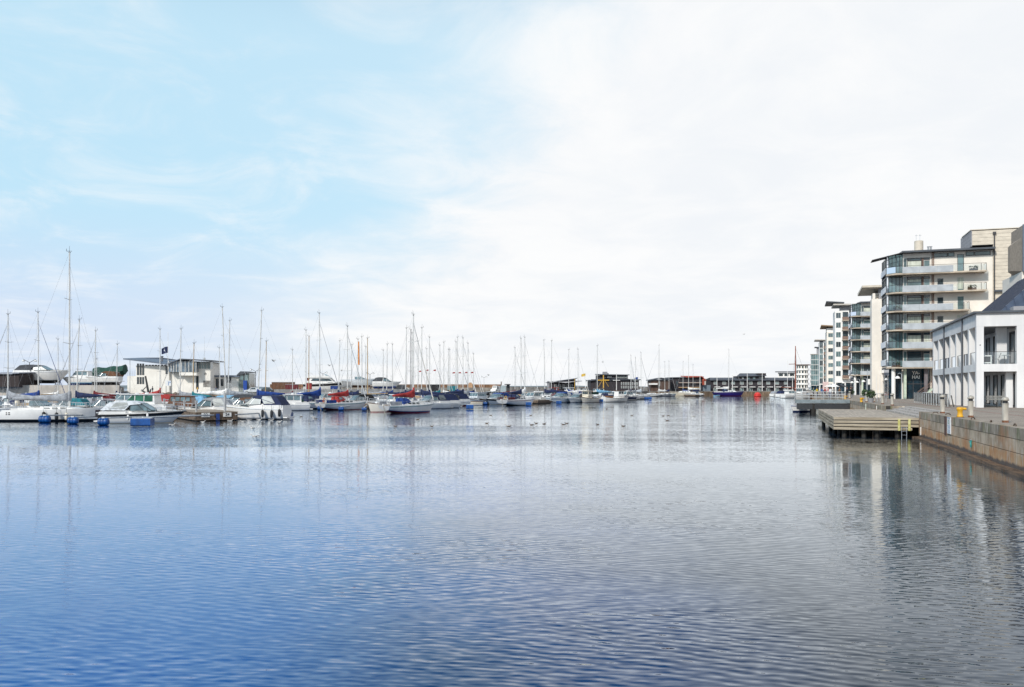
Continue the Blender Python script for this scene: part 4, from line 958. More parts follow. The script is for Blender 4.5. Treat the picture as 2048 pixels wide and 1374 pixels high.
for px, py, lb, po, tc_, lc in ppl: person(lb, gp(px, py, QUAY), po, r.uniform(0, 6.28), tc_, lc, group='people on the promenade')
# ================================================================ MARINA SHORE
g2 = ML
CLUBW = render_mat('club_render', (.84, .82, .77), .04)
cl = thing('clubhouse', 'white marina clubhouse with winged dark roof and glazed upper gallery', 'clubhouse', at(272, 215), R(6))
k_ = 215 / F
def cx(px): return (px - 272) * k_
def cz(py): return zt(py, 215)
MB().box(0, cx(336), 0, 11, g2, cz(731)).build('wall', CLUBW, cl)
MB().box(cx(336), cx(415), 0.6, 11, g2, cz(722.5)).build('wall', CLUBW, cl)
MB().box(cx(337), cx(392), -1.2, .6, cz(744), cz(722.5)).build('gallery_glazing', mat('gallery_glass', (.10, .15, .2), .06, 0, .5, .5, spec=.8), cl)
MB().box(cx(392), cx(415.5), .55, 3, cz(737), cz(722.5)).build('gallery_glazing', glass2(), cl)
mb = MB()
for px in (337, 342, 347, 352, 357.5, 362, 369, 376, 383, 390): mb.box(cx(px), cx(px) + .16, -1.28, -1.2, cz(744), cz(722))
for px in (392, 397, 402, 408, 414.5): mb.box(cx(px), cx(px) + .12, .46, .55, cz(737), cz(722))
mb.build('gallery_posts', mat('pale_window_frame', (.6, .6, .58)), cl)
MB().box(cx(358), cx(392), -1.3, .6, cz(751), cz(744.5)).build('gallery_parapet', CLUBW, cl)
for px in (274, 279, 284):
    window(cl, cx(px), cx(px + 3.6), cz(750), cz(727), -.003, fw=.08); window(cl, cx(px), cx(px + 3.6), cz(768), cz(754), -.003, fw=.08)
for px in (290, 296, 302, 308, 314, 320, 326): window(cl, cx(px), cx(px + 4.6), cz(731.6), cz(729.3), -.003, fw=.05, gl=glass())
window(cl, cx(329), cx(334), cz(748), cz(730.5), -.003, fw=.1)
window(cl, cx(387), cx(392), cz(778), cz(752), .597, fw=.1, name='door'); 
MB().box(cx(388), cx(390), .50, .58, cz(748), cz(724)).build('panel', mat('rust_panel', (.16, .1, .08), .7), cl)
MB().box(cx(401), cx(416.4), .5, .597, cz(773.5), cz(761)).build('mural_panel', mat('mural_grey', (.17, .16, .15), .8, 0, .7, 1.2, col2=(.36, .36, .34)), cl)
em = MB(); P0 = (cx(405), .58, cz(747.5))
em.loft([[(P0[0] + r_ * math.cos(a), .585, P0[2] + r_ * math.sin(a)) for a in [2 * math.pi * i / 20 for i in range(20)]] for r_ in (.34, .24)], caps=False); em.box(P0[0] - .04, P0[0] + .04, .583, .587, P0[2] - .3, P0[2] + .3); em.box(P0[0] + .05, P0[0] + .2, .582, .588, P0[2] + .02, P0[2] + .14)
em.build('round_emblem', FRAME, cl)
mb = MB(); xa, xb = cx(252), cx(338)
def plate(pts, t): 
    m_ = MB(); n = len(pts); m_.add([(x, y, z) for x, y, z in pts] + [(x, y, z + t) for x, y, z in pts], [tuple(range(n - 1, -1, -1)), tuple(range(n, 2 * n))] + [(i, (i + 1) % n, n + (i + 1) % n, n + i) for i in range(n)]); return m_
BLR = mat('blue_grey_roof', (.13, .16, .21), .5, .1, .12, .6)
plate([(xa, -1.8, cz(719.5)), (cx(295), -1.8, cz(724.5)), (xb, -1.8, cz(730)), (xb, 11.5, cz(724) + .5), (cx(295), 11.5, cz(721) + .9), (xa, 11.5, cz(719) + .6)], .28).build('roof', BLR, cl)
plate([(cx(333), -1.9, cz(729.5)), (cx(360), -1.9, cz(719.5)), (cx(360), 11.5, cz(719) + .2), (cx(333), 11.5, cz(728))], .25).build('roof', BLR, cl)
plate([(cx(360), -1.9, cz(719.5)), (cx(424), -1.9, cz(722.5)), (cx(424), 11.5, cz(722)), (cx(360), 11.5, cz(719) + .2)], .3).build('roof', mat('dark_roof_sheet', (.07, .08, .095)), cl)
mb = MB(); mb.tube((cx(315), 3, cz(728)), (cx(315), 3, cz(712)), .28, .28, 10); mb.tube((cx(315), 3, cz(713)), (cx(315), 3, cz(711)), .38, .38, 10); mb.build('flue', mat('flue_metal', (.2, .21, .23), .4, .5), cl)
mb = MB(); mb.tube((cx(398.5), 3, cz(720)), (cx(398.5), 3, cz(671)), .05, .02, 6); mb.box(cx(397), cx(400), 2.7, 3.3, cz(719), cz(714)); mb.build('aerial', GALV, cl)
MB().box(cx(254), 0, .5, 4, g2, cz(752)).build('porch_wall', CLUBW, cl)
mb = MB(); rail_line(mb, (cx(254), .45, cz(752)), (-.1, .45, cz(752)), 1.3, 5, (1, .5)); mb.tube((cx(263), -1, g2), (cx(263), -1, cz(721)), .07); mb.build('porch_railing', GALV, cl)
# annex
an = thing('annex_building', 'low cream annex with dark glazed corner tower right of the clubhouse gable', 'building', at(416, 222), R(6)); an['label'] = 'low cream annex with a dark glazed corner tower beside the clubhouse'
LABELS[an['label']] = [an.name]
k2 = 222 / F; ax_ = lambda px: (px - 416) * k2; az = lambda py: zt(py, 222)
MB().box(0, ax_(476), 0, 8, g2, az(754)).build('wall', CLUBW, an)
MB().box(ax_(415), ax_(478), -.6, 8.4, az(754), az(750.5)).build('roof', BLR, an)
MB().box(ax_(476), ax_(497), -.4, 7, g2, az(746)).build('tower_wall', mat('green_grey_glass', (.16, .2, .19), .15, 0, .3, .6), an)
plate([(ax_(473), -.8, az(751)), (ax_(480), -.8, az(744)), (ax_(499), -.8, az(744.5)), (ax_(499), 7.5, az(745)), (ax_(480), 7.5, az(744.5)), (ax_(473), 7.5, az(750.5))], .2).build('tower_roof', mat('dark_roof_sheet', (.07, .08, .095)), an)
for a, c, z0, z1 in ((431, 437, 778, 757), (453, 461, 765, 754), (440, 446, 772, 758)): window(an, ax_(a), ax_(c), az(z0), az(z1), -.003, fw=.1)
for px in (478, 487): window(an, ax_(px), ax_(px + 8), az(762), az(748), -.41, fw=.1, gl=glass2())
MB().box(ax_(486), ax_(493), -.9, -.41, g2, az(761)).build('blue_door', mat('blue_paint', (.01, .06, .32), .5), an)
# tarred shed
sh = thing('tarred_shed', 'black tarred timber shed with a grey roof beside the covered motor yacht', 'shed', at(-40, 158), R(4))
k3 = 158 / F; sx = lambda px: (px + 40) * k3
MB().box(0, sx(35), 0, 8, YARD - .1, zt(748, 158)).build('wall', mat('tarred_boards', (.035, .025, .025), .8, 0, .5, 2, .03, (6, 6, .2)), sh)
plate([(-.3, -.4, zt(749, 158)), (sx(37), -.4, zt(747, 158)), (sx(38), 8.4, zt(744, 158)), (-.3, 8.4, zt(745, 158))], .2).build('roof', mat('felt_roof', (.3, .32, .37), .8), sh)
# lamps with two arms
def twin_lamp(label, px, py, Y, zb):
    h = zt(py, Y) - zb; th = thing('twin_lamp', label, 'street lamp', at(px, Y, zb), R(10), 'twin armed quay lamps')
    MB().tube((0, 0, 0), (0, 0, h - .7), .10, .07, 8).build('post', GALV if Y > 300 else DK, th)
    for s in (-1, 1):
        a = MB().tube((0, 0, h - .75), (s * 1.25, 0, h - .02), .05, .045, 6).build('arm', DK, th)
        MB().lathe([(.05, .1), (.26, 0), (.30, -.14), (.2, -.24)], (s * 1.15, 0, h - .28), 10).build('lamp_head', mat('white_lamp', (.8, .8, .78), .4), a)
for lb, px, py, Y, zb in (('twin armed quay lamp behind the covered motor yacht', 59, 718, 175, YARD), ('twin armed quay lamp beside the annex tower', 511, 737, 215, ML), ('twin armed quay lamp over the laid up flybridge yacht', 646, 743, 260, ML), ('twin armed quay lamp over the long grey laid up hull', 740, 744, 260, ML), ('twin armed quay lamp standing alone on the brown breakwater', 968, 752, 348, ML)): twin_lamp(lb, px, py, Y, zb)
# flags
def flag(label, px, py, Y, c, w_, h_, zb, pole=WHITE, top=None, grp=None, dirn=1, emblem=None, lean=.35):
    H = zt(top if top else py, Y) - zb; th = thing('flag_on_pole', label, 'flag', at(px, Y, zb), 0, grp)
    MB().tube((0, 0, 0), (0, 0, H), .055 if Y < 300 else .07, .04, 8).build('pole', pole, th)
    zf_ = zt(py, Y) - zb; mb = MB(); n = 8; vs = []
    for i in range(n + 1):
        u = i / n; x = dirn * w_ * u; yy = .18 * w_ * math.sin(u * 6) * u
        vs += [(x, yy, zf_ - lean * h_ * u * u), (x, yy + .03, zf_ - h_ - lean * h_ * u * .8)]
    vs2 = [(x, y + .03, z) for x, y, z in vs]
    m_ = len(vs); mb.add(vs + vs2, [(2 * i, 2 * i + 1, 2 * i + 3, 2 * i + 2) for i in range(n)] + [(m_ + 2 * i + 2, m_ + 2 * i + 3, m_ + 2 * i + 1, m_ + 2 * i) for i in range(n)])
    fo = mb.build('flag', cloth(c), th)
    if emblem:
        e = MB(); i0 = 3
        for i in (4,):
            a, b_, c_, d_ = vs[2 * i], vs[2 * i + 1], vs[2 * i + 3], vs[2 * i + 2]
            L_ = lambda p, q_, t: tuple(p[j] + (q_[j] - p[j]) * t for j in range(3))
            pts = [L_(a, b_, .42), L_(a, b_, .66), L_(d_, c_, .60), L_(d_, c_, .36)]; e.poly([(x, y - .02, z) for x, y, z in pts])
        e.build('emblem', cloth('pale'), fo)
    return th
flag('dark blue flag with a pale emblem flying in front of the clubhouse flue', 336, 693, 205, 'navy', -1.6, 1.5, ML, top=664, emblem=True)
flag('yellow and red pennant flag above the timber sail-roofed house', 1171, 747, 330, 'yellow', -1.6, 1.0, ML, top=745)
flag('blue flag at the gable corner of the big black house', 1276, 754, 352, 'blue', -1.4, 1.0, ML, top=752)
for i, (px, py) in enumerate(((843, 741), (857, 739), (872, 739), (910, 744), (922, 744), (935, 743.5), (947, 743.5))):
    flag(('small red pennant nearest the red covered sloop mast', 'small red pennant, second in the line of seven', 'small red pennant before the first gap of the line', 'small red pennant just after the gap in the line', 'small red pennant in the middle of the far four', 'small red pennant, last but one of the line', 'small red pennant at the end of the line')[i], px, py, 300, 'red', .9, .45, ML, grp='small red pennants along the breakwater', pole=GALV, dirn=-1)
for i, (px, py) in enumerate(((1233, 747), (1434, 749), (1465, 750), (1494.5, 746), (1524.5, 746), (1549.5, 753), (1575, 721), (1400, 749), (1585, 752))):
    lb = ('white flagpole with a crosstree before the big black house', 'white flagpole at the west end of the black house row', 'white flagpole beside the purple yacht mast', 'white flagpole at the middle of the black house row', 'white flagpole below the upper storey end of the row', 'shorter white flagpole past the upper storey of the row', 'tallest thin flagpole near the harbour head', 'white flagpole in front of the red roofed house', 'white flagpole beside the red ship mast')[i]
    Y = 345 if i == 0 else 368; zb = ML; H = zt(py, Y) - zb; P = at(px, Y, zb)
    th = thing('flagpole', lb, 'flagpole', P, 0, 'white flagpoles on the far quay')
    MB().tube((0, 0, 0), (0, 0, H), .16 if i != 6 else .08, .09, 8).build('pole', WHITE, th); MB().lathe([(.18, 0), (.02, .2)], (0, 0, H), 8).build('finial', WHITE, th)
    if i == 0: MB().box(-1.5, 1.5, -.08, .08, zt(761, Y) - zb, zt(760, Y) - zb).build('crosstree', WHITE, th)

# ================================================================ BLACK HOUSES AT THE HARBOUR HEAD
BLK = mat('black_boards', (.028, .024, .03), .75, 0, .35, 1, .02, (5, 5, .2)); BLKR = mat('black_roof', (.075, .085, .105), .55, .1, .2, .5)
def black_house(label, px0, px1, py_l, py_r, Y, dep=10, roofm=None, wins=(), base=ML, wallm=None, rz=0, over=.7):
    th = thing('black_house', label, 'house', at(px0, Y), rz); s = Y / F; X = lambda px: (px - px0) * s; Zf = lambda py: zt(py, Y)
    W = X(px1)
    m_ = MB().prism([(0, base - .2), (W, base - .2), (W, Zf(py_r)), (0, Zf(py_l))], 0, dep); m_.build('wall', wallm or BLK, th)
    plate([(-over, -over, Zf(py_l) + .02), (W + over, -over, Zf(py_r) + .02), (W + over, dep + over, Zf(py_r) + .02), (-over, dep + over, Zf(py_l) + .02)], .3).build('roof', roofm or BLKR, th)
    for a, c, p0, p1, nx in wins: window(th, X(a), X(c), Zf(p1), Zf(p0), -.005, fr=LFRAME, gl=glass2(), nx=nx, fw=.12, d=.1)
    return th, X, Zf
th, X, Zf = black_house('black house with one rising roof behind the grey piers', 1097, 1151, 766, 757.5, 335)
MB().box(X(1095), X(1099), -.5, 4, ML, Zf(762)).build('gable_fin', GCLAD, th)
plate([(X(1106), -3.2, Zf(764)), (X(1130), -3.2, Zf(767)), (X(1163), -3.2, Zf(763)), (X(1163), 1, Zf(762)), (X(1130), 1, Zf(764.5)), (X(1106), 1, Zf(763))], .25).build('canopy_roof', mat('pale_canopy', (.5, .5, .52), .6), th)
for a in (1109, 1117, 1125, 1133, 1141): window(th, X(a), X(a + 5), Zf(777), Zf(769), -.005, fr=LFRAME, fw=.12)
th, X, Zf = black_house('big black house with a set back upper storey and rows of slit windows', 1181, 1278, 761, 760, 352, 14, wins=[(1242 + i * 4.4, 1244.2 + i * 4.4, p, p + 5, 1) for i in range(8) for p in (764.5, 771.5)])
plate([(X(1179), -.9, Zf(762.5)), (X(1213), -.9, Zf(756)), (X(1213), 15, Zf(756)), (X(1179), 15, Zf(762.5))], .3).build('roof', BLKR, th)
plate([(X(1211), -.9, Zf(756)), (X(1280), -.9, Zf(760.5)), (X(1280), 15, Zf(760.5)), (X(1211), 15, Zf(756))], .3).build('roof', BLKR, th)
MB().box(X(1182), X(1240), -.01, .3, Zf(762), Zf(758.5)).build('gable_wall', BLK, th)
MB().box(X(1197), X(1257), 2, 12, Zf(760), Zf(749.5)).build('upper_storey', BLK, th)
plate([(X(1196), 1, Zf(749.8)), (X(1260), 1, Zf(750.6)), (X(1260), 13, Zf(750)), (X(1196), 13, Zf(748.5))], .35).build('upper_roof', BLKR, th)
for i in range(9): window(th, X(1233 + i * 2.6), X(1235 + i * 2.6), Zf(755.5), Zf(752.5), 1.99, fr=LFRAME, gl=glass2(), fw=.08)
for i in range(3): window(th, X(1216 + i * 3), X(1218.2 + i * 3), Zf(754.5), Zf(752), 1.99, fr=LFRAME, gl=glass2(), fw=.08)
MB().box(X(1209), X(1217), 4, 8, Zf(749), Zf(743)).build('chimney', GCLAD, th); MB().box(X(1217), X(1220), 5, 7, Zf(749), Zf(746)).build('chimney', GCLAD, th)
th, X, Zf = black_house('brown and black boat house with white awning and low gable', 1302, 1340, 761, 760, 366, 9, wallm=mat('brown_boards', (.09, .055, .042), .75, 0, .4, 1, .02, (5, 5, .2)), wins=((1318, 1320, 762, 772, 1),))
plate([(X(1299), -.9, Zf(761)), (X(1322), -.9, Zf(756.5)), (X(1322), 10, Zf(756.5)), (X(1299), 10, Zf(761))], .3).build('roof', BLKR, th)
plate([(X(1322), -.9, Zf(756.5)), (X(1344), -.9, Zf(759.5)), (X(1344), 10, Zf(759.5)), (X(1322), 10, Zf(756.5))], .3).build('roof', BLKR, th)
MB().box(X(1304), X(1338), .01, 8, Zf(762), Zf(758.5)).build('gable_wall', BLK, th)
MB().box(X(1297), X(1314), -1.5, -.02, Zf(769.5), Zf(766.5)).build('awning', WHITE, th)
th, X, Zf = black_house('black house with a red roof edge behind the cream yacht', 1343, 1404, 756, 754.5, 372, 12)
red = mat('red_roof_paint', (.40, .075, .04), .6, 0, .2, 1)
plate([(X(1371), -1.2, Zf(755)), (X(1403), -1.2, Zf(754)), (X(1411), -1.2, Zf(762)), (X(1411), 11, Zf(762)), (X(1403), 11, Zf(753)), (X(1371), 11, Zf(752.5))], .4).build('red_roof', red, th)
MB().box(X(1404.5), X(1408), -.9, 4, Zf(770), Zf(758)).build('red_gable', red, th)
for a in (1352, 1362, 1376, 1388): window(th, X(a), X(a + 4), Zf(770), Zf(762), -.005, fw=.12, fr=FRAME)
MB().box(X(1357), X(1400), -.9, -.02, Zf(775.5), Zf(774)).build('timber_rail', mat('pale_timber', (.45, .3, .17)), th); MB().box(X(1357), X(1402), -.95, -.4, Zf(766), Zf(764.8)).build('awning', mat('beige_awning', (.5, .4, .35), .8), th)
th, X, Zf = black_house('long black house row with pale windows and a raised upper storey', 1421, 1591, 760, 760, 376, 9, over=.3, base=ML,
    wins=[(1427 + i * 17.6, 1434.5 + i * 17.6, 763, 769, 3) for i in range(9)] + [(1427 + i * 17.6, 1434.5 + i * 17.6, 776, 783, 2) for i in range(9)])
plate([(X(1419), -1.0, Zf(761)), (X(1593), -1.0, Zf(761)), (X(1592), 4.5, Zf(756)), (X(1424), 4.5, Zf(756))], .25).build('front_roof', BLKR, th)
plate([(X(1424), 4.5, Zf(756)), (X(1592), 4.5, Zf(756)), (X(1593), 10, Zf(760)), (X(1419), 10, Zf(760))], .25).build('rear_roof', BLKR, th)
MB().box(X(1477), X(1532), 1.5, 9, Zf(760), Zf(752)).build('upper_storey', BLK, th)
plate([(X(1474), .6, Zf(753)), (X(1534), .6, Zf(752)), (X(1534), 6, Zf(747)), (X(1487), 6, Zf(747))], .2).build('upper_roof', BLKR, th)
MB().box(X(1518), X(1534), 1.4, 9.5, Zf(752), Zf(746.3)).build('stair_tower', BLK, th)
for px in (1499, 1510): MB().lathe([(.6, 0), (.6, .06)], n=16).build('round_window', glass2(), th).matrix_local = Matrix.Translation((X(px), 1.44, Zf(756))) @ Matrix.Rotation(R(90), 4, 'X')
window(th, X(1486), X(1489), Zf(757.5), Zf(754.5), 1.49, fr=LFRAME, gl=glass2(), fw=.12); window(th, X(1519), X(1529), Zf(758), Zf(753), 1.39, fr=FRAME, gl=glass(), fw=.12)
for i in range(9): MB().box(X(1428 + i * 17.6), X(1439 + i * 17.6), -1.2, -.02, Zf(774.5), Zf(773.2)).build('white_awning', WHITE, th)
tag(MB().box(0, 42 * 390 / F, 0, 10, ML, zt(757, 390)).build('warehouse', mat('beige_sheet', (.55, .5, .45), .8), loc=at(1410, 392)), 'plain beige shed showing between the red roofed house and the black row', 'shed')
tag(MB().box(0, 18 * 372 / F, 0, 5, ML, zt(770, 372)).build('boat_shed', mat('blue_grey_boards', (.16, .2, .24), .8), loc=at(1403, 373)), 'low blue grey lean-to between red roofed house and black row', 'shed')
# small grey hut with pipe stack on the breakwater
th = thing('pump_hut', 'small grey hut with a brown stack and a dark canopy on the breakwater', 'hut', at(1001, 272, ML)); s = 272 / F
MB().box(0, 11 * s, 0, 3, 0, zt(771, 272) - ML).build('wall', mat('blue_grey_sheet', (.33, .4, .43), .6), th); MB().box(8 * s, 20 * s, -1, 3, zt(769.6, 272) - ML, zt(768, 272) - ML).build('canopy', DK, th)
MB().box(12 * s, 18.5 * s, .2, 2.8, 0, zt(769.6, 272) - ML).build('rear_wall', DK, th)
MB().box(.4 * s, 2.4 * s, 1, 1.4, 0, zt(763, 272) - ML).build('stack', mat('brown_stack', (.14, .1, .08), .8), th)
th = thing('brick_kiosk', 'small ochre kiosk with stepped top on the brown breakwater', 'kiosk', at(936, 346, 3)); s = 346 / F
MB().box(0, 9 * s, 0, 2, 0, zt(767, 346) - 3).build('wall', mat('ochre_plaster', (.42, .26, .15), .8), th); MB().box(2 * s, 7 * s, .3, 1.7, zt(767, 346) - 3, zt(765, 346) - 3).build('top', mat('ochre_plaster', (.42, .26, .15)), th)
# leaning black anchor, notice, people at the clubhouse
th = thing('black_anchor', 'large black anchor leaning on the quay before the clubhouse', 'anchor', at(297, 200, ML), R(5)); s = 200 / F
mb = MB(); mb.tube((0, 0, .2), (-6 * s, 0, zt(752, 200) - ML), .28, .2, 8); mb.build('shank', DK, th)
mb = MB(); mb.path([(-14 * s, 0, .9), (-7 * s, 0, .3), (0, 0, .15), (3 * s, 0, .4), (5 * s, 0, 1.1)], .2, 8); mb.tube((-14 * s, 0, .5), (-3 * s, 0, 1.8), .1); mb.build('arms', DK, th)
th = thing('notice_board', 'white and blue notice board on posts before the clubhouse wall', 'notice board', at(331, 208, ML)); s = 208 / F
MB().box(0, 11 * s, 0, .1, zt(772, 208) - ML, zt(761, 208) - ML).build('board', mat('white_board', (.72, .74, .76)), th); MB().box(4.6 * s, 6.6 * s, -.03, 0, zt(770.5, 208) - ML, zt(763, 208) - ML).build('blue_mark', bl, th); MB().box(8 * s, 10 * s, -.03, 0, zt(766, 208) - ML, zt(763, 208) - ML).build('blue_mark', bl, th)
for px in (0.3, 10.2): MB().box(px * s, px * s + .1, .1, .2, 0, zt(761, 208) - ML).build('post', DK, th)
for i in range(5):
    P = at(418 + i * 14, 200, ML); th = thing('quay_fence', ('quay fence panel next to the clubhouse corner', 'quay fence panel below the annex window', 'quay fence panel in front of the annex middle', 'quay fence panel below the annex tower', 'quay fence panel past the annex tower')[i], 'fence', P, 0, 'grey fence panels on the marina quay')
    mb = MB(); rail_line(mb, (0, 0, 0), (13.5 * 200 / F, 0, 0), 1.1, 4, (1, .6, .2), .03, .04); mb.build('rails', GALV, th)
person('person in a yellow jacket at the clubhouse corner', at(395, 207, ML), 2, 2.5, (.62, .38, .08), (.03, .05, .12), group='people on the marina quay')
person('person in navy overalls near the annex window', at(432, 206, ML), 0, 1.0, (.03, .06, .15), (.02, .03, .06), group='people on the marina quay')
person('person in black walking along the quay before the clubhouse', at(305, 203, ML), 1, 4.4, (.02, .02, .02), (.03, .03, .04), group='people on the marina quay')
person('person in a red jacket on the quay behind the flybridge yacht', at(600, 212, ML), 0, 1.4, (.45, .04, .04), (.03, .03, .05), group='people on the marina quay')

def parked_car(label, px, Y, zb, rz, c, van=False):
    th = thing('parked_van' if van else 'parked_car', label, 'van' if van else 'car', at(px, Y, zb), rz, 'vehicles parked on the marina quay'); hr = 2.1 if van else 1.48; Lc = 4.6 if van else 4.2
    hwf = lambda x, z: .86 - .16 * max(0, (z - .9)) 
    pf = [(-Lc / 2, .35), (-Lc / 2 + .05, .85), (-Lc / 2 + .25, hr - .1), (-Lc / 2 + .5, hr), (.7, hr), (1.25, 1.0), (Lc / 2 - .1, .85), (Lc / 2, .4)] if van else [(-Lc / 2, .35), (-Lc / 2 + .05, .85), (-1.55, .95), (-1.0, hr), (.35, hr), (1.0, .95), (Lc / 2 - .1, .8), (Lc / 2, .4)]
    MB().house(pf, hwf).build('body', mat('car_paint_' + c, PAL[c], .25, .1, .04, 1), th)
    wm = MB(); wm.side([(-.85, 1.0), (-.72, hr - .1), (.25, hr - .1), (.72, 1.0)], hwf, .012); wm.poly([(.98 if not van else 1.2, -.66, 1.05), (.98 if not van else 1.2, .66, 1.05), (.45 if not van else .82, .60, hr - .1), (.45 if not van else .82, -.60, hr - .1)])
    wm.build('window', bglass(), th, fix=False)
    for sx in (-1.3, 1.35):
        for sy in (-1, 1):
            wo = MB().tube((sx, sy * .70, .31), (sx, sy * .90, .31), .31, .31, 14).build('wheel', DK, th); MB().tube((sx, sy * .895, .31), (sx, sy * .915, .31), .19, .19, 12).build('rim', GALV, wo)
parked_car('white van parked on the quay left of the grey pump hut', 991, 275, ML, R(250), 'white', True)
parked_car('silver car parked beside the annex tower', 506, 212, ML, R(185), 'pale')
parked_car('dark grey car parked past the annex tower', 532, 214, ML, R(182), 'charcoal')
parked_car('white car parked behind the low white parapet', 812, 244, ML, R(8), 'white')
def crate(label, px, Y, zb, w_, h_, c):
    th = thing('storage_box', label, 'storage box', at(px, Y, zb), R(5)); m_ = mat('sheet_' + c, PAL[c], .6, 0, .15, 1.5)
    MB().box(-w_ / 2, w_ / 2, 0, 1.2, 0, h_).build('body', m_, th); mb = MB()
    for i in range(7): x = -w_ / 2 + .1 + i * (w_ - .2) / 6; mb.box(x - .04, x + .04, -.05, -.002, .08, h_ - .08)
    mb.build('ribs', m_, th); MB().box(-w_ / 2 - .05, w_ / 2 + .05, -.06, 1.26, h_, h_ + .08).build('lid', GALV, th)
for lb, px, Y, zb, w_, h_, c in (('red steel box under the bow of the flybridge yacht', 617, 214, ML, 1.4, 2.6, 'red'), ('blue steel box behind the parapet near the round bowed boat', 668, 214, ML, 1.8, 1.9, 'blue'), ('long brown box beside the burgundy boom cover', 566, 226, ML, 6.0, 2.9, 'brown'), ('red box on the storage ground left of the flybridge yacht', 583, 222, ML, 3.2, 2.3, 'burgundy'), ('dark grey box behind the red covered sailboat', 800, 240, ML, 3.0, 2.2, 'charcoal'), ('teal box before the far pennants', 905, 262, ML, 3.2, 2.0, 'teal'), ('dark box below the ochre kiosk', 868, 255, ML, 4.0, 2.4, 'black')): crate(lb, px, Y, zb, w_, h_, c)
# ================================================================ BOATS
class Hull: pass
def make_hull(th, L, B, fb, x0, hullm, stripem, bottomm, deckm, tr=.75, um=.42, rise=.22, bow=.10, stern=.0, power=2.2, wl=.86, band=None, n=13, name='hull', sheer0=1.0, keel=True, lift=0.0):
    def hb(u):
        if u < um: return B / 2 * (1 - (1 - tr) * ((um - u) / um) ** 2)
        return max(.03, B / 2 * (1 - ((u - um) / (1 - um)) ** power))
    def zs(u): return fb * (sheer0 + rise * u * u) if rise >= 0 else fb * (1 + (-rise) * (u - .45) ** 2 * 4)
    us = [1 - (1 - i / (n - 1)) ** 1.25 for i in range(n)]
    lev = [(lambda z: z, 1.0), (lambda z: z - .10 * fb - .03, .995), (lambda z: z - .42 * fb, .97), (lambda z: .22, wl + .04), (lambda z: .07, wl), (lambda z: -.12, wl * .8), (lambda z: -.4, .0)]
    bands = [0, 3 if band else 0, 0, 1, 2, 2]
    rings = []
    for u in us:
        h = hb(u); z0 = zs(u); half = []
        for k, (fz, wf) in enumerate(lev):
            v = min(1, max(0, (z0 - fz(z0)) / (z0 + .1)))
            w_ = h * (wf if k < 2 else wf * (1 - .40 * (u ** 3) * v))
            x = x0 + u * L - bow * L * (u ** 4) * v + stern * L * ((1 - u) ** 4) * v; z_ = fz(z0)
            if lift:
                q4 = (1 - u) ** 5; w_ *= 1 - .72 * q4 * v * v
                if z_ < .3: z_ += q4 * lift * (1.0 - z_ / .3 * .6)
            half.append((x, w_, z_))
        rings.append(half)
    vs, fs, ms = [], [], []
    K = len(lev)
    for half in rings:
        vs += [(x, -w_, z) for x, w_, z in half] + [(x, w_, z) for x, w_, z in half[:-1][::-1]]
    M_ = 2 * K - 1
    mb = MB()
    mb.v = vs
    for j in range(n - 1):
        for i in range(M_ - 1):
            mb.f.append([j * M_ + i, j * M_ + i + 1, (j + 1) * M_ + i + 1, (j + 1) * M_ + i]); b_ = i if i < K - 1 else 2 * K - 3 - i; mb.m.append(bands[b_])
    o_ = len(mb.v); mb.v += vs[:M_]; mb.f.append([o_ + i for i in range(M_)]); mb.m.append(0)      # transom with its own edge
    o = mb.build(name, [hullm, stripem, bottomm, band or stripem], th, smooth=True)
    dk = MB()
    for a, b_ in zip(rings, rings[1:]):
        za, zb = a[0][2] - .02, b_[0][2] - .02
        dk.poly([(a[0][0], -a[0][1] + .01, za), (b_[0][0], -b_[0][1] + .01, zb), (b_[0][0], b_[0][1] - .01, zb), (a[0][0], a[0][1] - .01, za)])
    dk.build('deck', deckm, th)
    H = Hull(); H.hb = lambda x: hb(min(1, max(0, (x - x0) / L))); H.zs = lambda x: zs(min(1, max(0, (x - x0) / L))); H.L = L; H.x0 = x0; H.B = B
    H.X = lambda s: x0 + s * L
    return H
def rub_rail(th, H, m, r=.04, dz=-.04, s0=0.0, s1=1.0, name='rub_rail'):
    mb = MB()
    for sg in (-1, 1):
        pts = [(H.X(s), sg * (H.hb(H.X(s)) + .005), H.zs(H.X(s)) + dz) for s in [s0 + (s1 - s0) * i / 12 for i in range(13)]]
        mb.path(pts, r, 5)
    mb.build(name, m, th)
def pulpit(th, H, s0, s1, h=.6, name='bow_rail', lines=False, r=.022):
    mb = MB()
    for sg in (-1, 1):
        pts = []
        for i in range(6):
            s = s0 + (s1 - s0) * i / 5; x = H.X(s); y = sg * max(.05, H.hb(x) - .08); z = H.zs(x); mb.tube((x, y, z - .02), (x, y, z + h), r, r, 5); pts.append((x, y, z + h))
        mb.path(pts, r, 5)
    mb.tube((pts[-1][0], -pts[-1][1], pts[-1][2]), pts[-1], r, r, 5); mb.build(name, steel(), th)
SAILS = []
BOATBOX = []
WALLX = [(-700, 152), (240, 163), (400, 172), (560, 190), (700, 205), (850, 232), (1010, 270), (1100, 318), (1180, 345), (1300, 362), (1700, 366)]
def wall_Y(px):
    for (a, ya), (b_, yb) in zip(WALLX, WALLX[1:]):
        if a <= px <= b_: return ya + (yb - ya) * (px - a) / (b_ - a)
    return 150
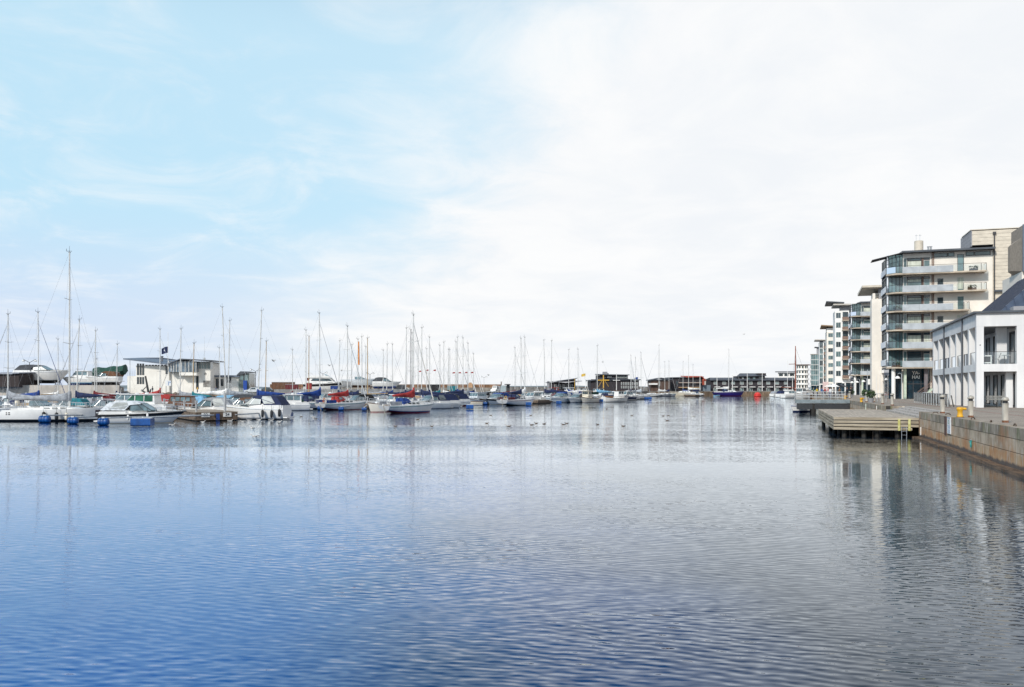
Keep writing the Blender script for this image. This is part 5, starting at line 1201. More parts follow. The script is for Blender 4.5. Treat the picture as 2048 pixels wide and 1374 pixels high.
def clash(px, Y, ang, a0, a1, w_):
    P = at(px, Y).xy; d = Vector((math.cos(ang), math.sin(ang))); pts = [P + d * (a0 + (a1 - a0) * k / 7) for k in range(8)]; c = 0
    for Pq, rq, b0, b1, wq in BOATBOX:
        if (Pq - P).length > 24: continue
        e = Vector((math.cos(rq), math.sin(rq)))
        for k in range(8):
            Q_ = Pq + e * (b0 + (b1 - b0) * k / 7); lim = (w_ + wq) * .5 * .72
            c += sum(1 for p_ in pts if (p_ - Q_).length < lim)
    return c
def berth(px, Y, ang, a0, a1, w_, fixed=False):
    """the free depth nearest to Y for a boat of this length, so that no two hulls meet"""
    best = Y
    if not fixed:
        top_ = wall_Y(px) - 3; sc_ = []
        for dlt in [0] + [s_ * k for k in range(1, 26) for s_ in (1.0, -1.0)]:
            y = Y + dlt
            if y > top_ or y < 104: continue
            c = clash(px, y, ang, a0, a1, w_); sc_.append((c * 6 + abs(dlt), y))
            if c == 0: break
        if sc_: best = min(sc_)[1]
    BOATBOX.append((at(px, best).xy, ang, a0, a1, w_)); return best
def fender(label, P, c='black', l=.75, r=.14):
    th = thing('boat_fender', label, 'fender', P, 0, 'fenders hanging along the near boats')
    MB().lathe([(.03, -l / 2), (r * .8, -l / 2 + .06), (r, -l / 2 + .16), (r, l / 2 - .16), (r * .7, l / 2 - .05), (.03, l / 2)], n=10).build('body', mat('fender_' + c, PAL[c], .5), th, smooth=True)
    MB().tube((0, 0, l / 2), (0, 0, l / 2 + .55), .015, .015, 5).build('rope', DK, th)
def sailboat(label, px, top, Y, head, hull='white', cover='navy', jib='white', stripe='navy', hood=None, L=None, mastm=None, bottom='navy', stern=.05, scoop=False, near=False, zb=0.0, orange_top=False, fb=None, tr=.72, ketch=False, cab='white', group='sailboats berthed in the marina', mf=.58, name='sailboat', band=None, lean=0.0, boom=True, deck='white', tall_cover=False, blf=.40, fixed=False, cabh=1.0):
    Hm = zt(top, Y) - zb
    L = L or min(13.5, max(6.2, Hm * .68)); B = .30 * L + .25; fb = fb or (.085 * L + .22); x0 = -mf * L
    Y = berth(px, Y, R(head), -mf * L, (1 - mf) * L, B, Y < 119 or fixed); Hm = zt(top, Y) - zb
    th = thing(name, label, 'sailboat', at(px, Y, zb), R(head), group)
    H = make_hull(th, L, B, fb, x0, gel(hull), gel(stripe), gel(bottom), gel(deck), tr=tr, rise=.24, bow=.10, stern=(-.10 if scoop else stern), band=gel(band) if band else None, lift=0.0 if scoop else .42)
    if not scoop: rub_rail(th, H, gel(random.Random(label + 's').choice(('navy', 'blue', 'burgundy', 'brown', 'teal', 'grey', 'navy', 'black'))), .035, -.16 * fb, .02, .98, name='sheer_stripe')
    d = lambda x: H.zs(x)
    # coach roof and windows
    hwf = lambda x, z: max(.1, min(H.hb(x) - .32, .30 * B) * (1 - .25 * max(0, (z - fb)) / .5))
    c0, c1 = H.X(.36), H.X(.76); ch = (.055 * L if L > 8 else .48) * cabh
    MB().house([(c0, fb - .02), (c1, fb + .10), (H.X(.68), fb + ch * .75), (H.X(.58), fb + ch), (c0, fb + ch * 1.05)], hwf, 0).build('cabin', gel(cab), th)
    wm = MB()
    for a, c in ((.40, .46), (.48, .54), (.56, .62)): wm.side([(H.X(a), fb + ch * .35), (H.X(c), fb + ch * .38), (H.X(c - .005), fb + ch * .72), (H.X(a), fb + ch * .76)], hwf, .012)
    wm.build('window', bglass(), th)
    # cockpit
    MB().box(H.X(.08), H.X(.35), -B * .22, B * .22, fb - .01, fb + .012).build('cockpit', mat('teak', (.25, .16, .09), .7, 0, .3, 3, stretch=(1, 8, 1)), th)
    cm = MB()
    for sg in (-1, 1): cm.box(H.X(.06), H.X(.36), sg * B * .25 - .06, sg * B * .25 + .06, fb - .02, fb + .22)
    cm.build('coaming', gel(cab), th)
    # mast and rig
    mm = mastm or alloy(); r_ = .0042 * Hm + .03
    top_x = -lean * Hm
    m_ = MB(); m_.tube((0, 0, fb + ch * .8), (top_x, 0, Hm), r_, r_ * .72, 8); mo = m_.build('mast', mm, th)
    n_s = 2 if Hm > 12 else 1
    for k in range(n_s):
        zz = fb + (Hm - fb) * ((.42, .70)[k] if n_s == 2 else .52); w_ = B * (.36 - .07 * k); xx = top_x * zz / Hm
        [MB().tube((xx, 0, zz), (xx - .15, sg * w_, zz + .08), .035, .025, 5).build('spreader', mm, mo) for sg in (-1, 1)]
    rg = MB(); q_ = .008
    zz = fb + (Hm - fb) * (.42 if n_s == 2 else .52); w_ = B * .36; bx = H.X(0) + .1; fx = H.X(1) - .15
    for sg in (-1, 1):
        rg.path([(-.1, sg * (H.hb(0) - .1), fb), (-.15 + top_x * zz / Hm, sg * w_, zz + .08), (top_x, 0, Hm * .97)], q_, 4); rg.tube((.25, sg * (H.hb(0) - .15), fb), (top_x * zz / Hm, 0, zz), q_, q_, 4)
    rg.tube((bx, 0, fb), (top_x, 0, Hm), q_, q_, 4); fh = .93
    rg.tube((fx, 0, H.zs(fx)), (top_x, 0, Hm * fh), q_, q_, 4); rg.build('rigging', wire(), mo)
    tp = MB(); tp.tube((top_x, 0, Hm), (top_x - .05, .1, Hm + .7), .018, .012, 5); tp.box(top_x - .3, top_x + .25, -.02, .02, Hm + .12, Hm + .16); tp.tube((top_x - .3, 0, Hm + .14), (top_x - .3, 0, Hm + .4), .02, .02, 5); tp.box(top_x - .10, top_x + .10, -.05, .05, Hm - .05, Hm + .03); tp.build('masthead_gear', DK, mo)
    if orange_top: MB().tube((top_x + .16, 0, Hm * .62), (top_x + .12, 0, Hm * .97), .17, .12, 8).build('hoisted_sail', cloth('orange'), mo)
    if jib:
        MB().loft([[(fx + (top_x - fx) * t, rr * math.cos(a), H.zs(fx) + .5 + (Hm * fh - H.zs(fx) - .8) * t + rr * math.sin(a) * .3) for a in [2 * math.pi * i / 7 for i in range(7)]] for t, rr in ((0, .05), (.04, .10), (.3, .085), (.7, .06), (.97, .03))]).build('furled_jib', cloth(jib), th)
    if boom:
        bl_ = blf * L; bz = fb + ch + .62
        MB().tube((-r_, 0, bz), (-bl_, 0, bz + .12), .07, .06, 8).build('boom', mm, th)
        if cover:
            rings = []
            for t, hh, ww in ((.0, .62 if tall_cover else .5, .17), (.08, .50 if tall_cover else .42, .20), (.3, .34, .19), (.65, .24, .16), (.98, .13, .10)):
                x = -r_ - .03 - t * bl_; rings.append([(x, ww * math.cos(a), bz + .12 * t + hh * .75 + hh * math.sin(a)) for a in [2 * math.pi * i / 9 for i in range(9)]])
            cvr = MB().loft(rings)
            cvr.loft([[(r_ * .2 + rr * math.cos(a), rr * math.sin(a), bz + z) for a in [2 * math.pi * i / 9 for i in range(9)]] for z, rr in ((.0, r_ + .10), (.7, r_ + .09), (1.35 if tall_cover else 1.0, r_ + .03))])
            cvr.build('sail_cover', cloth(cover), th, smooth=True)
    if hood:
        hh = lambda x, z: B * .30 * (1 - .35 * max(0, z - fb - ch) / .7)
        MB().house([(H.X(.30), fb + .1), (H.X(.46), fb + ch), (H.X(.42), fb + ch + .42), (H.X(.36), fb + ch + .60), (H.X(.30), fb + ch + .55)], hh).build('sprayhood', cloth(hood), th)
        MB().side([(H.X(.335), fb + ch + .12), (H.X(.41), fb + ch + .14), (H.X(.385), fb + ch + .42), (H.X(.335), fb + ch + .45)], hh, .012).build('hood_window', bglass2(), th)
    if Y < 215:
        pulpit(th, H, .86, .985, .62); pulpit(th, H, .0, .09, .6, 'stern_rail')
        lf = MB()
        for sg in (-1, 1):
            pts = []
            for i in range(8):
                s = .09 + .77 * i / 7; x = H.X(s); y = sg * (H.hb(x) - .07); lf.tube((x, y, H.zs(x)), (x, y, H.zs(x) + .58), .014, .014, 4); pts.append((x, y, H.zs(x) + .58))
            lf.path(pts, .009, 4)
        lf.build('lifelines', steel(), th)
        mb = MB().box(H.X(0) - .03 + (0 if scoop else .0), H.X(.03), -.12, .12, fb * .5, fb + .15)
        if not scoop: MB().house([(H.X(.0) - .06 + stern * L, -.3), (H.X(.0) + .0 + stern * L * .5, -.3), (H.X(0) + .06, fb + .12), (H.X(0) - .08, fb + .12)], lambda x, z: .035).build('rudder', gel('white' if hull != 'white' else 'cream'), th)
    # loose gear on deck
    rr_ = random.Random(label)
    if Y < 240 and not scoop:
        cg = rr_.choice(('orange', 'yellow', 'white', 'red', 'white'))
        MB().loft([[(H.X(.02) + (.26 + .07 * math.cos(b_)) * math.cos(a) * .25, rr_.choice((-1,)) * B * .25 + (.26 + .07 * math.cos(b_)) * math.sin(a), fb + .55 + (.26 + .07 * math.cos(b_)) * math.cos(a)) for b_ in [2 * math.pi * k / 6 for k in range(6)]] for a in [2 * math.pi * k / 10 for k in range(11)]], caps=False).build('life_ring', gel(cg), th)
        if rr_.random() < .6:
            dm = MB(); dc = rr_.choice(('navy', 'blue', 'tan', 'grey', 'burgundy', 'green'))
            for sg in (-1, 1): dm.poly([(H.X(.03), sg * (H.hb(H.X(.03)) - .05), fb + .08), (H.X(.22), sg * (H.hb(H.X(.22)) - .05), fb + .08), (H.X(.22), sg * (H.hb(H.X(.22)) - .05), fb + .56), (H.X(.03), sg * (H.hb(H.X(.03)) - .05), fb + .56)])
            dm.build('spray_dodger', cloth(dc), th)
        if not hood and rr_.random() < .7:
            hc = rr_.choice(('navy', 'grey', 'blue', 'charcoal', 'tan', 'burgundy', 'navy'))
            hh = lambda x, z: B * .28 * (1 - .35 * max(0, z - fb - ch) / .7)
            MB().house([(H.X(.30), fb + .1), (H.X(.45), fb + ch), (H.X(.41), fb + ch + .38), (H.X(.35), fb + ch + .52), (H.X(.30), fb + ch + .48)], hh).build('sprayhood', cloth(hc), th)
    return th, H, fb

def motorboat(label, px, Y, L, head, style, hull='white', band=None, canopy='navy', bottom='navy', zb=0.0, cab='white', name='motorboat', cat='motorboat', group='motorboats berthed in the marina', stripe=None, outboard=False, B=None, fb=None, arch=False, rail=True, pane=True, frame_dark=False, mastpole=0, fixed=False):
    if zb == 0 and 195 <= head <= 216: head += 28 if 172 < Y < 290 else 14 if 144 < Y <= 172 else 0
    B = B or (.30 * L + .55); fb = fb or (.075 * L + .42); x0 = -L / 2
    if zb == 0: Y = berth(px, Y, R(head), -L / 2, L / 2, B, Y < 105 or Y > 300 or fixed)
    th = thing(name, label, cat, at(px, Y, zb), R(head), group)
    pw = dict(wheelhouse=(.55, .45, -.28, .06, 2.0), fishing=(.6, .45, -.35, .10, 2.0), dinghy=(.8, .4, .2, .1, 2.0), rowing=(.7, .45, .2, .1, 2.0)).get(style, (.93, .40, .30, .20, 2.3))
    tr, um, rise, bow, power = pw
    H = make_hull(th, L, B, fb, x0, gel(hull), gel(stripe or ('white' if hull != 'white' else 'pale')), gel(bottom), gel('white' if hull != 'brown' else 'brown'), tr=tr, um=um, rise=rise, bow=bow, stern=.02, power=power, wl=.80, band=gel(band) if band else None)
    X = H.X; d = fb
    cabm = gel(cab)
    if style in ('cruiser', 'open', 'hardtop', 'flybridge', 'tarp'): rub_rail(th, H, dark() if band else gel('pale'), .035, -.10 * fb - .03)
    elif style in ('wheelhouse', 'fishing'): rub_rail(th, H, mat('brown_rail', (.12, .06, .035), .5), .055, -.03)
    def hwf(wf, z0, t): return lambda x, z: max(.08, min(H.hb(x) - .10, wf * B) * (1 - t * max(0, z - z0)))
    fr = DK if frame_dark else steel()
    if style in ('cruiser', 'hardtop', 'open', 'flybridge'):
        lo = .62 if style == 'open' else 1.0
        tf = hwf(.40, d, .22)
        tz = lambda s: H.zs(X(s))
        MB().house([(X(.30), d - .03), (X(.88), tz(.88) - .02), (X(.84), tz(.84) + .10), (X(.62), d + .42 * lo), (X(.50), d + .50 * lo), (X(.30), d + .46 * lo)], tf).build('fore_cabin', cabm, th)
        MB().side([(X(.56), d + .16), (X(.70), d + .22), (X(.66), d + .33), (X(.57), d + .36)], tf, .012).build('window', bglass(), th)
        cs = MB()
        for sg in (-1, 1): cs.box(X(.03), X(.32), sg * (B * .5 - .16) - .09, sg * (B * .5 - .16) + .09, d - .04, d + .34 * lo)
        cs.box(X(.01), X(.05), -B * .44, B * .44, d - .04, d + .30 * lo); cs.build('cockpit_sides', cabm, th)
        MB().box(X(.06), X(.30), -B * .36, B * .36, d - .01, d + .01).build('cockpit_floor', mat('teak', (.25, .16, .09)), th)
        MB().box(X(.08), X(.15), -B * .34, B * .34, d + .01, d + .38 * lo).build('bench_seat', mat('seat_vinyl', (.55, .52, .46), .6), th)
        MB().box(x0 - .055 * L, x0 + .03, -B * .42, B * .42, .18, .30).build('swim_platform', cabm, th)
    if style in ('cruiser', 'open'):
        wz = 1.18 if style == 'cruiser' else .95
        ws = hwf(.41, d + .4, .25); b0 = d + .42 * (.62 if style == 'open' else 1)
        MB().house([(X(.62), b0 - .03), (X(.50), d + wz), (X(.47), d + wz), (X(.58), b0 - .03)], ws).build('windscreen', bglass2(), th)
        [MB().side([(X(.58), b0), (X(.47), d + wz - .02), (X(.36), d + wz - .12), (X(.36), b0)], ws, .012, which=(w1,)).build('side_windscreen', bglass2(), th) for w1 in (-1, 1)]
        fm = MB()
        for sg in (-1, 1):
            for a, c in (((.62, b0), (.49, d + wz)), ((.52, b0), (.44, d + wz - .02)), ((.36, b0), (.36, d + wz - .1))):
                fm.tube((X(a[0]), sg * ws(X(a[0]), a[1]) + sg * .02, a[1]), (X(c[0]), sg * ws(X(c[0]), c[1]) + sg * .02, c[1]), .028, .028, 5)
            fm.tube((X(.49), sg * (ws(X(.49), d + wz) + .02), d + wz), (X(.36), sg * (ws(X(.36), d + wz) + .02), d + wz - .1), .028, .028, 5)
        fm.tube((X(.49), -ws(X(.49), d + wz), d + wz + .01), (X(.49), ws(X(.49), d + wz), d + wz + .01), .03, .03, 5); fm.tube((X(.56), 0, b0 + .25), (X(.49), 0, d + wz), .025, .025, 5)
        fm.build('windscreen_frame', fr, th)
        if canopy:
            cz_ = d + wz; cf = hwf(.43, d + .5, .16)
            MB().house([(X(.49), cz_ - .04), (X(.45), cz_ + .15), (X(.36), cz_ + .26), (X(.22), cz_ + .25), (X(.12), cz_ + .12), (X(.02), d + .32), (X(.30), d + .30), (X(.36), cz_ - .14)], cf).build('canopy', cloth(canopy), th)
            if pane and (Y < 105 or random.Random(label + 'p').random() < .55):
                pm = MB(); pm.side([(X(.34), cz_ - .12), (X(.33), cz_ + .12), (X(.20), cz_ + .12), (X(.13), d + .50), (X(.30), d + .46)], cf, .012)
                pm.build('clear_pane', mat('clear_plastic', (.45, .47, .46), .15, 0, .25, 1.5) if random.Random(label + 'q').random() < .5 or Y < 100 else mat('smoked_plastic', (.12, .14, .15), .2, 0, .3, 1.5), th)
                pb = MB()
                for sg in (-1, 1): pb.tube((X(.12), sg * (cf(X(.12), d + .45) + .015), d + .46), (X(.36), sg * (cf(X(.36), d + wz) + .015), d + wz - .15), .035, .035, 5)
                pb.build('canopy_seam', cloth(canopy), th)
    if style == 'hardtop':
        hf = hwf(.40, d + .4, .14)
        MB().house([(X(.66), d + .30), (X(.54), d + 1.45), (X(.20), d + 1.45), (X(.18), d)], hf).build('wheelhouse', cabm, th)
        ro_ = MB().house([(X(.56), d + 1.44), (X(.57), d + 1.52), (X(.17), d + 1.56), (X(.15), d + 1.46)], lambda x, z: B * .40).build('roof', cabm, th)
        wm = MB(); 
        wm.side([(X(.615), d + .72), (X(.535), d + 1.36), (X(.50), d + 1.36), (X(.50), d + .70)], hf, .012); wm.side([(X(.485), d + .70), (X(.485), d + 1.36), (X(.36), d + 1.36), (X(.36), d + .68)], hf, .012); wm.side([(X(.345), d + .68), (X(.345), d + 1.36), (X(.22), d + 1.34), (X(.22), d + .66)], hf, .012)
        for y0, y1 in ((-.36, -.02), (.02, .36)): wm.poly([(X(.632), y0 * B * .95, d + .62), (X(.632), y1 * B * .95, d + .62), (X(.553), y1 * B * .88, d + 1.36), (X(.553), y0 * B * .88, d + 1.36)])
        wm.build('window', bglass2() if canopy != 'green' else mat('green_glass', (.03, .13, .08), .06, 0, .4, 1), th, fix=False)
        mb = MB(); mb.tube((X(.30), 0, d + 1.5), (X(.28), 0, d + 2.5), .03, .02); mb.lathe([(.22, 0), (.25, .08), (.1, .16)], (X(.36), 0, d + 1.55), 12); mb.build('radar_mast', gel('white'), ro_)
    if style == 'flybridge':
        hf = hwf(.43, d + .4, .10)
        MB().house([(X(.72), d + .30), (X(.60), d + 1.55), (X(.16), d + 1.55), (X(.12), d)], hf).build('saloon', cabm, th)
        wm = MB(); wm.side([(X(.655), d + .75), (X(.60), d + 1.3), (X(.22), d + 1.3), (X(.18), d + .72)], hf, .012); wm.build('window', bglass(), th)
        wm = MB()
        for y0, y1 in ((-.38, -.02), (.02, .38)): wm.poly([(X(.695), y0 * B, d + .68), (X(.695), y1 * B, d + .68), (X(.625), y1 * B, d + 1.42), (X(.625), y0 * B, d + 1.42)])
        wm.build('front_window', bglass(), th, fix=False)
        MB().house([(X(.64), d + 1.55), (X(.56), d + 2.05), (X(.20), d + 2.1), (X(.04), d + 1.62), (X(.04), d + 1.52)], hwf(.46, d + 1.5, .12)).build('flybridge', cabm, th)
        MB().house([(X(.56), d + 2.05), (X(.50), d + 2.45), (X(.47), d + 2.45), (X(.52), d + 2.05)], hwf(.36, d + 2, .2)).build('fly_screen', bglass2(), th)
        mb = MB()
        for sg in (-1, 1): mb.path([(X(.20), sg * B * .38, d + 2.0), (X(.16), sg * B * .34, d + 2.75), (X(.16), 0, d + 2.85)], .07, 6)
        mb.build('radar_arch', cabm, th)
        if canopy: MB().house([(X(.46), d + 2.1), (X(.42), d + 2.6), (X(.24), d + 2.55), (X(.2), d + 2.1)], hwf(.34, d + 2, .25)).build('canopy', cloth(canopy), th)
    if style == 'wheelhouse':
        tf = hwf(.36, d, .2); zb_ = H.zs(X(.8))
        MB().house([(X(.50), d), (X(.86), zb_ - .05), (X(.84), zb_ + .28), (X(.50), d + .52)], tf).build('fore_cabin', cabm, th)
        MB().side([(X(.58), d + .2), (X(.70), d + .24), (X(.70), d + .36), (X(.58), d + .36)], tf, .012).build('window', bglass(), th)
        hf = hwf(.37, d + .3, .10)
        MB().house([(X(.60), d + .4), (X(.545), d + 1.45), (X(.22), d + 1.38), (X(.18), d)], hf).build('wheelhouse', cabm, th)
        ro_ = MB().house([(X(.57), d + 1.42), (X(.57), d + 1.52), (X(.18), d + 1.46), (X(.18), d + 1.36)], lambda x, z: B * .38).build('roof', cabm, th)
        wm = MB()
        for a, c in ((.485, .545), (.40, .47), (.31, .385), (.235, .295)): wm.side([(X(a), d + .78), (X(c), d + .78), (X(c - .004), d + 1.30), (X(a), d + 1.28)], hf, .012)
        for y0, y1 in ((-.33, -.13), (-.1, .1), (.13, .33)): wm.poly([(X(.586) + .02, y0 * B, d + .80), (X(.586) + .02, y1 * B, d + .80), (X(.556) + .02, y1 * B, d + 1.32), (X(.556) + .02, y0 * B, d + 1.32)])
        wm.build('window', bglass2(), th, fix=False)
        MB().box(X(.05), X(.18), -B * .26, B * .26, d - .02, d + .35).build('engine_box', cabm, th)
        if canopy: MB().house([(X(.22), d + 1.3), (X(.06), d + 1.15), (X(.03), d + .2), (X(.20), d + .2)], hwf(.34, d, .08)).build('canopy', cloth(canopy), th)
    if style == 'fishing':
        hf = hwf(.30, d + .3, .06)
        MB().house([(X(.74), d), (X(.72), d + 1.75), (X(.52), d + 1.75), (X(.50), d)], hf).build('wheelhouse', cabm, th)
        ro_ = MB().house([(X(.755), d + 1.74), (X(.755), d + 1.84), (X(.49), d + 1.84), (X(.49), d + 1.74)], lambda x, z: B * .34).build('roof', mat('brown_rail', (.12, .06, .035)) if canopy == 'brown' else cabm, th)
        wm = MB()
        for a, c in ((.53, .61), (.63, .71)): wm.side([(X(a), d + 1.0), (X(c), d + 1.0), (X(c), d + 1.55), (X(a), d + 1.55)], hf, .012)
        for y0, y1 in ((-.24, -.1), (-.07, .07), (.1, .24)): wm.poly([(X(.745), y0 * B, d + 1.0), (X(.745), y1 * B, d + 1.0), (X(.735), y1 * B, d + 1.55), (X(.735), y0 * B, d + 1.55)])
        wm.build('window', bglass(), th, fix=False)
        gw = MB()
        for sg in (-1, 1):
            pts = [(X(s), sg * (H.hb(X(s)) - .05), H.zs(X(s)) + .35) for s in [i / 10 for i in range(11)]]; gw.path(pts, .04, 5)
            for p_ in pts[::2]: gw.tube((p_[0], p_[1], p_[2] - .38), p_, .03, .03, 5)
        gw.build('gunwale_rail', mat('brown_rail', (.12, .06, .035)), th)
        MB().box(X(.12), X(.32), -B * .22, B * .22, d - .03, d + .45).build('fish_hatch', mat('varnished_wood', (.22, .095, .03)) if canopy == 'brown' else gel('pale'), th)
        if canopy and canopy != 'brown': MB().box(X(.10), X(.48), -B * .33, B * .33, d + .9, d + 1.5).build('canopy', cloth(canopy), th)
    if style == 'tarp':
        sec = []
        for i in range(9):
            s = .0 + 1.0 * i / 8; x = X(s); h = H.hb(x) + .04; z = H.zs(x) - .25; rh = 1.35 + .10 * math.sin(i * 1.7) + .15 * i / 8
            sec.append([(x, -h, z), (x, -1.35, z + rh * .5), (x, -1.1, z + rh * 1.0), (x, -.6, z + rh * 1.28), (x, 0, z + rh * 1.36), (x, .6, z + rh * 1.28), (x, 1.1, z + rh * 1.0), (x, 1.35, z + rh * .5), (x, h, z)])
        MB().loft(sec).build('tarpaulin', cloth(canopy), th)
    if style in ('dinghy', 'rowing'):
        MB().box(X(.12), X(.80), -B * .30, B * .30, d - .03, d + .01).build('floor', mat('boat_inside', (.1, .09, .08), .8), th)
        rub_rail(th, H, gel(canopy) if canopy else gel('white'), .05, .0, name='gunwale')
        for s in (.25, .5, .72): MB().box(X(s), X(s) + .22, -H.hb(X(s)) + .05, H.hb(X(s)) - .05, d - .015, d + .03).build('thwart', wood(), th)
    if rail and style in ('cruiser', 'hardtop', 'open', 'flybridge', 'wheelhouse') and Y < 230: pulpit(th, H, .66, .97, .45 if style == 'open' else .6)
    if mastpole:
        mb = MB(); mb.tube((X(.45), 0, d), (X(.45), 0, mastpole), .1, .07, 8); mb.build('mast', mat('ochre_mast', (.5, .3, .06), .6), th)
    if outboard:
        ob = MB(); ob.loft([[(x0 - .62 + a * .5, b_ * .2, z) for a, b_ in ((0, -.8), (.15, -1), (.85, -1), (1, -.7), (1, .7), (.85, 1), (.15, 1), (0, .8))] for z in (.62, .72, 1.1, 1.32)]); ob.lathe([(.12, .15), (.12, .66)], (x0 - .34, 0, 0), 8)
        ob.box(x0 - .15, x0 + .05, -.12, .12, .45, .8); ob.build('outboard_motor', mat('black_cowl', (.018, .014, .02), .3, 0, .2, 3), th)
        MB().loft([[(x0 - .60 + a * .47, b_ * .205, z) for a, b_ in ((0, -.8), (.15, -1), (.85, -1), (1, -.7), (1, .7), (.85, 1), (.15, 1), (0, .8))] for z in (1.0, 1.07)]).build('motor_stripe', gel('pale'), th)
    return th, H
# ---------------------------------------------------------------- nearest row
th, H, fb = sailboat('long white racing yacht with the tallest mast and four dark squares on its quarter', 139, 505, 88, 5, cover='grey', jib=None, stripe='black', bottom='black', L=9.9, scoop=True, fb=1.18, mf=.62, blf=.57, tr=.8, cabh=.62)
mb = MB(); xq = H.X(.045)
for i in range(2):
    for j in range(2):
        x = xq + i * .24; mb.poly([(x, -H.hb(x) + .0 - .012, .86 - j * .17), (x + (.13 if i == 0 else .19), -H.hb(x + .13) - .012, .86 - j * .17), (x + (.13 if i == 0 else .19), -H.hb(x + .13) - .004, .97 - j * .17), (x, -H.hb(x) - .004, .97 - j * .17)])
mb.build('hull_emblem', DK, th)
mb = MB()
for sg in (-1, 1):
    mb.loft([[(H.X(.12), sg * .75 + .42 * math.cos(a), fb + .75 + .42 * math.sin(a)) for a in [2 * math.pi * i / 16 for i in range(16)]], [(H.X(.12) + .03, sg * .75 + .38 * math.cos(a), fb + .75 + .38 * math.sin(a)) for a in [2 * math.pi * i / 16 for i in range(16)]]], caps=False)
    mb.tube((H.X(.12), sg * .75, fb), (H.X(.12), sg * .75, fb + .75), .05)
mb.build('steering_wheel', steel(), th)
MB().lathe([(.02, -.3), (.20, -.3), (.24, -.1), (.24, .1), (.2, .3), (.02, .3)], (H.X(.03), -.9, fb + .55), 12).build('horseshoe_buoy', gel('white'), th)
MB().lathe([(.02, -.3), (.20, -.3), (.24, -.1), (.24, .1), (.2, .3), (.02, .3)], (H.X(.05), .9, fb + .65), 12).build('horseshoe_buoy', gel('cream'), th)
for lb, px, py, c in (('black teardrop fender on the racing yacht beside the first blue float', 87.5, 831, 'black'), ('black teardrop fender at the middle of the racing yacht side', 113, 832.5, 'black'), ('white fender on the racing yacht beside the second blue float', 133, 833, 'cream')):
    Y = 86.1 + (px - 87) * .004; fender(lb, at(px, Y, zt(py, Y)), c, .8, .17)
motorboat('white day boat with a dark side band, clear canopy and black outboard', 290, 83, 7.9, 9, 'open', band='black', canopy='pale', outboard=True, frame_dark=True, fb=.98, bottom='cream')
for lb, px, py in (('small white fender low on the day boat near its stern', 256, 835), ('small white fender on the dark band of the day boat', 295, 832)):
    Y = 81.2 + (px - 256) * .012; fender(lb, at(px, Y, zt(py, Y)), 'white', .55, .11)
th, H = motorboat('white sports cruiser with navy canopy moored stern out by the big blue float', 511, 93, 7.4, 173, 'cruiser', canopy='navy', fb=1.25, frame_dark=False, stripe='grey', bottom='black')
MB().box(H.X(.30), H.X(.36), 1.0, 1.002, 1, 1.01).build('vent', DK, th)
for i, (px, py) in enumerate(((525, 827), (543, 828), (558.5, 826))):
    Y = 91.2; fender(('black fender amidships on the navy canopied cruiser', 'black fender in the middle pair of the navy canopied cruiser', 'black fender nearest the stern of the navy canopied cruiser')[i], at(px, Y, zt(py, Y)), 'black', .85, .15)
# ---------------------------------------------------------------- second row and behind, west half
motorboat('white boat with a blue cover, cut by the picture edge', -12, 99, 7.5, 6, 'cruiser', canopy='blue')
motorboat('white pilothouse cruiser with green tinted windows behind the day boat', 276, 97, 7.4, 181, 'hardtop', canopy='green', fb=1.25)
motorboat('varnished cabin launch with cream hull between pilothouse cruisers and the gangway', 352, 108, 7.6, 184, 'wheelhouse', hull='cream', cab='brown', canopy=None, bottom='brown')
motorboat('white bowrider with blue tinted screen and grey hood beside the pier head', 408, 99, 7.0, 190, 'cruiser', band='charcoal', canopy='grey', fb=.9)
motorboat('white hardtop cruiser with dark blue underside in front of the clubhouse windows', 255, 116, 9.2, 183, 'hardtop', bottom='navy', stripe='navy', canopy=None, band='navy')
motorboat('white cruiser with raked screen and red bundle behind the green windowed boat', 305, 128, 8.6, 186, 'cruiser', canopy='red', pane=False)
motorboat('small open boat with grey outboard lying across the pier', 436, 107, 4.6, 20, 'dinghy', hull='pale', canopy='grey', outboard=True, rail=False)
motorboat('white cruiser with smoked screen and brown trim behind the sports cruiser', 465, 122, 8.4, 188, 'cruiser', canopy='charcoal', pane=False)
motorboat('white cabin boat with royal blue tent beside the tall raked masts', 505, 110, 7.2, 196, 'cruiser', canopy='royal')
motorboat('white cruiser with brown framed screen half hidden by the navy canopy', 478, 103, 5.6, 182, 'cruiser', canopy='brown')
motorboat('white pilothouse boat with aqua window at the stern of the navy canopied cruiser', 572, 128, 7.0, 200, 'hardtop', canopy=None)
motorboat('white motor sailer with grey tent and yellow buoy behind the sports cruiser stern', 590, 146, 8.0, 215, 'hardtop', canopy=None, hull='ivory')
motorboat('low white day cruiser with cream deck behind the racing yacht boom', 84, 106, 7.4, 4, 'open', canopy=None, hull='ivory')
motorboat('white launch with teal tent beyond the racing yacht mast', 128, 109, 6.6, 183, 'open', canopy='teal', pane=False)
motorboat('black hulled launch with white rail beside the day boat outboard', 200, 107, 7.6, 184, 'open', hull='black', canopy=None)
motorboat('dark blue hulled boat under the burgundy covers', 178, 125, 7.8, 186, 'wheelhouse', hull='navy', canopy='burgundy')
motorboat('white open boat with orange lifejackets on its deck', 166, 116, 5.4, 8, 'dinghy', canopy='orange', rail=False)
motorboat('white and navy cabin cruiser at the end of the yard wall', 222, 140, 7.6, 184, 'hardtop', canopy=None, bottom='navy', stripe='navy')
motorboat('white motorboat with pale tent at the far west end', 30, 118, 7.2, 5, 'cruiser', canopy='pale')
motorboat('white cabin boat moored below the tarred shed', 40, 136, 7.0, 182, 'hardtop', canopy=None)
motorboat('brown decked launch moored under the pale yard wall', 112, 140, 7.4, 3, 'wheelhouse', hull='cream', cab='tan', canopy=None)
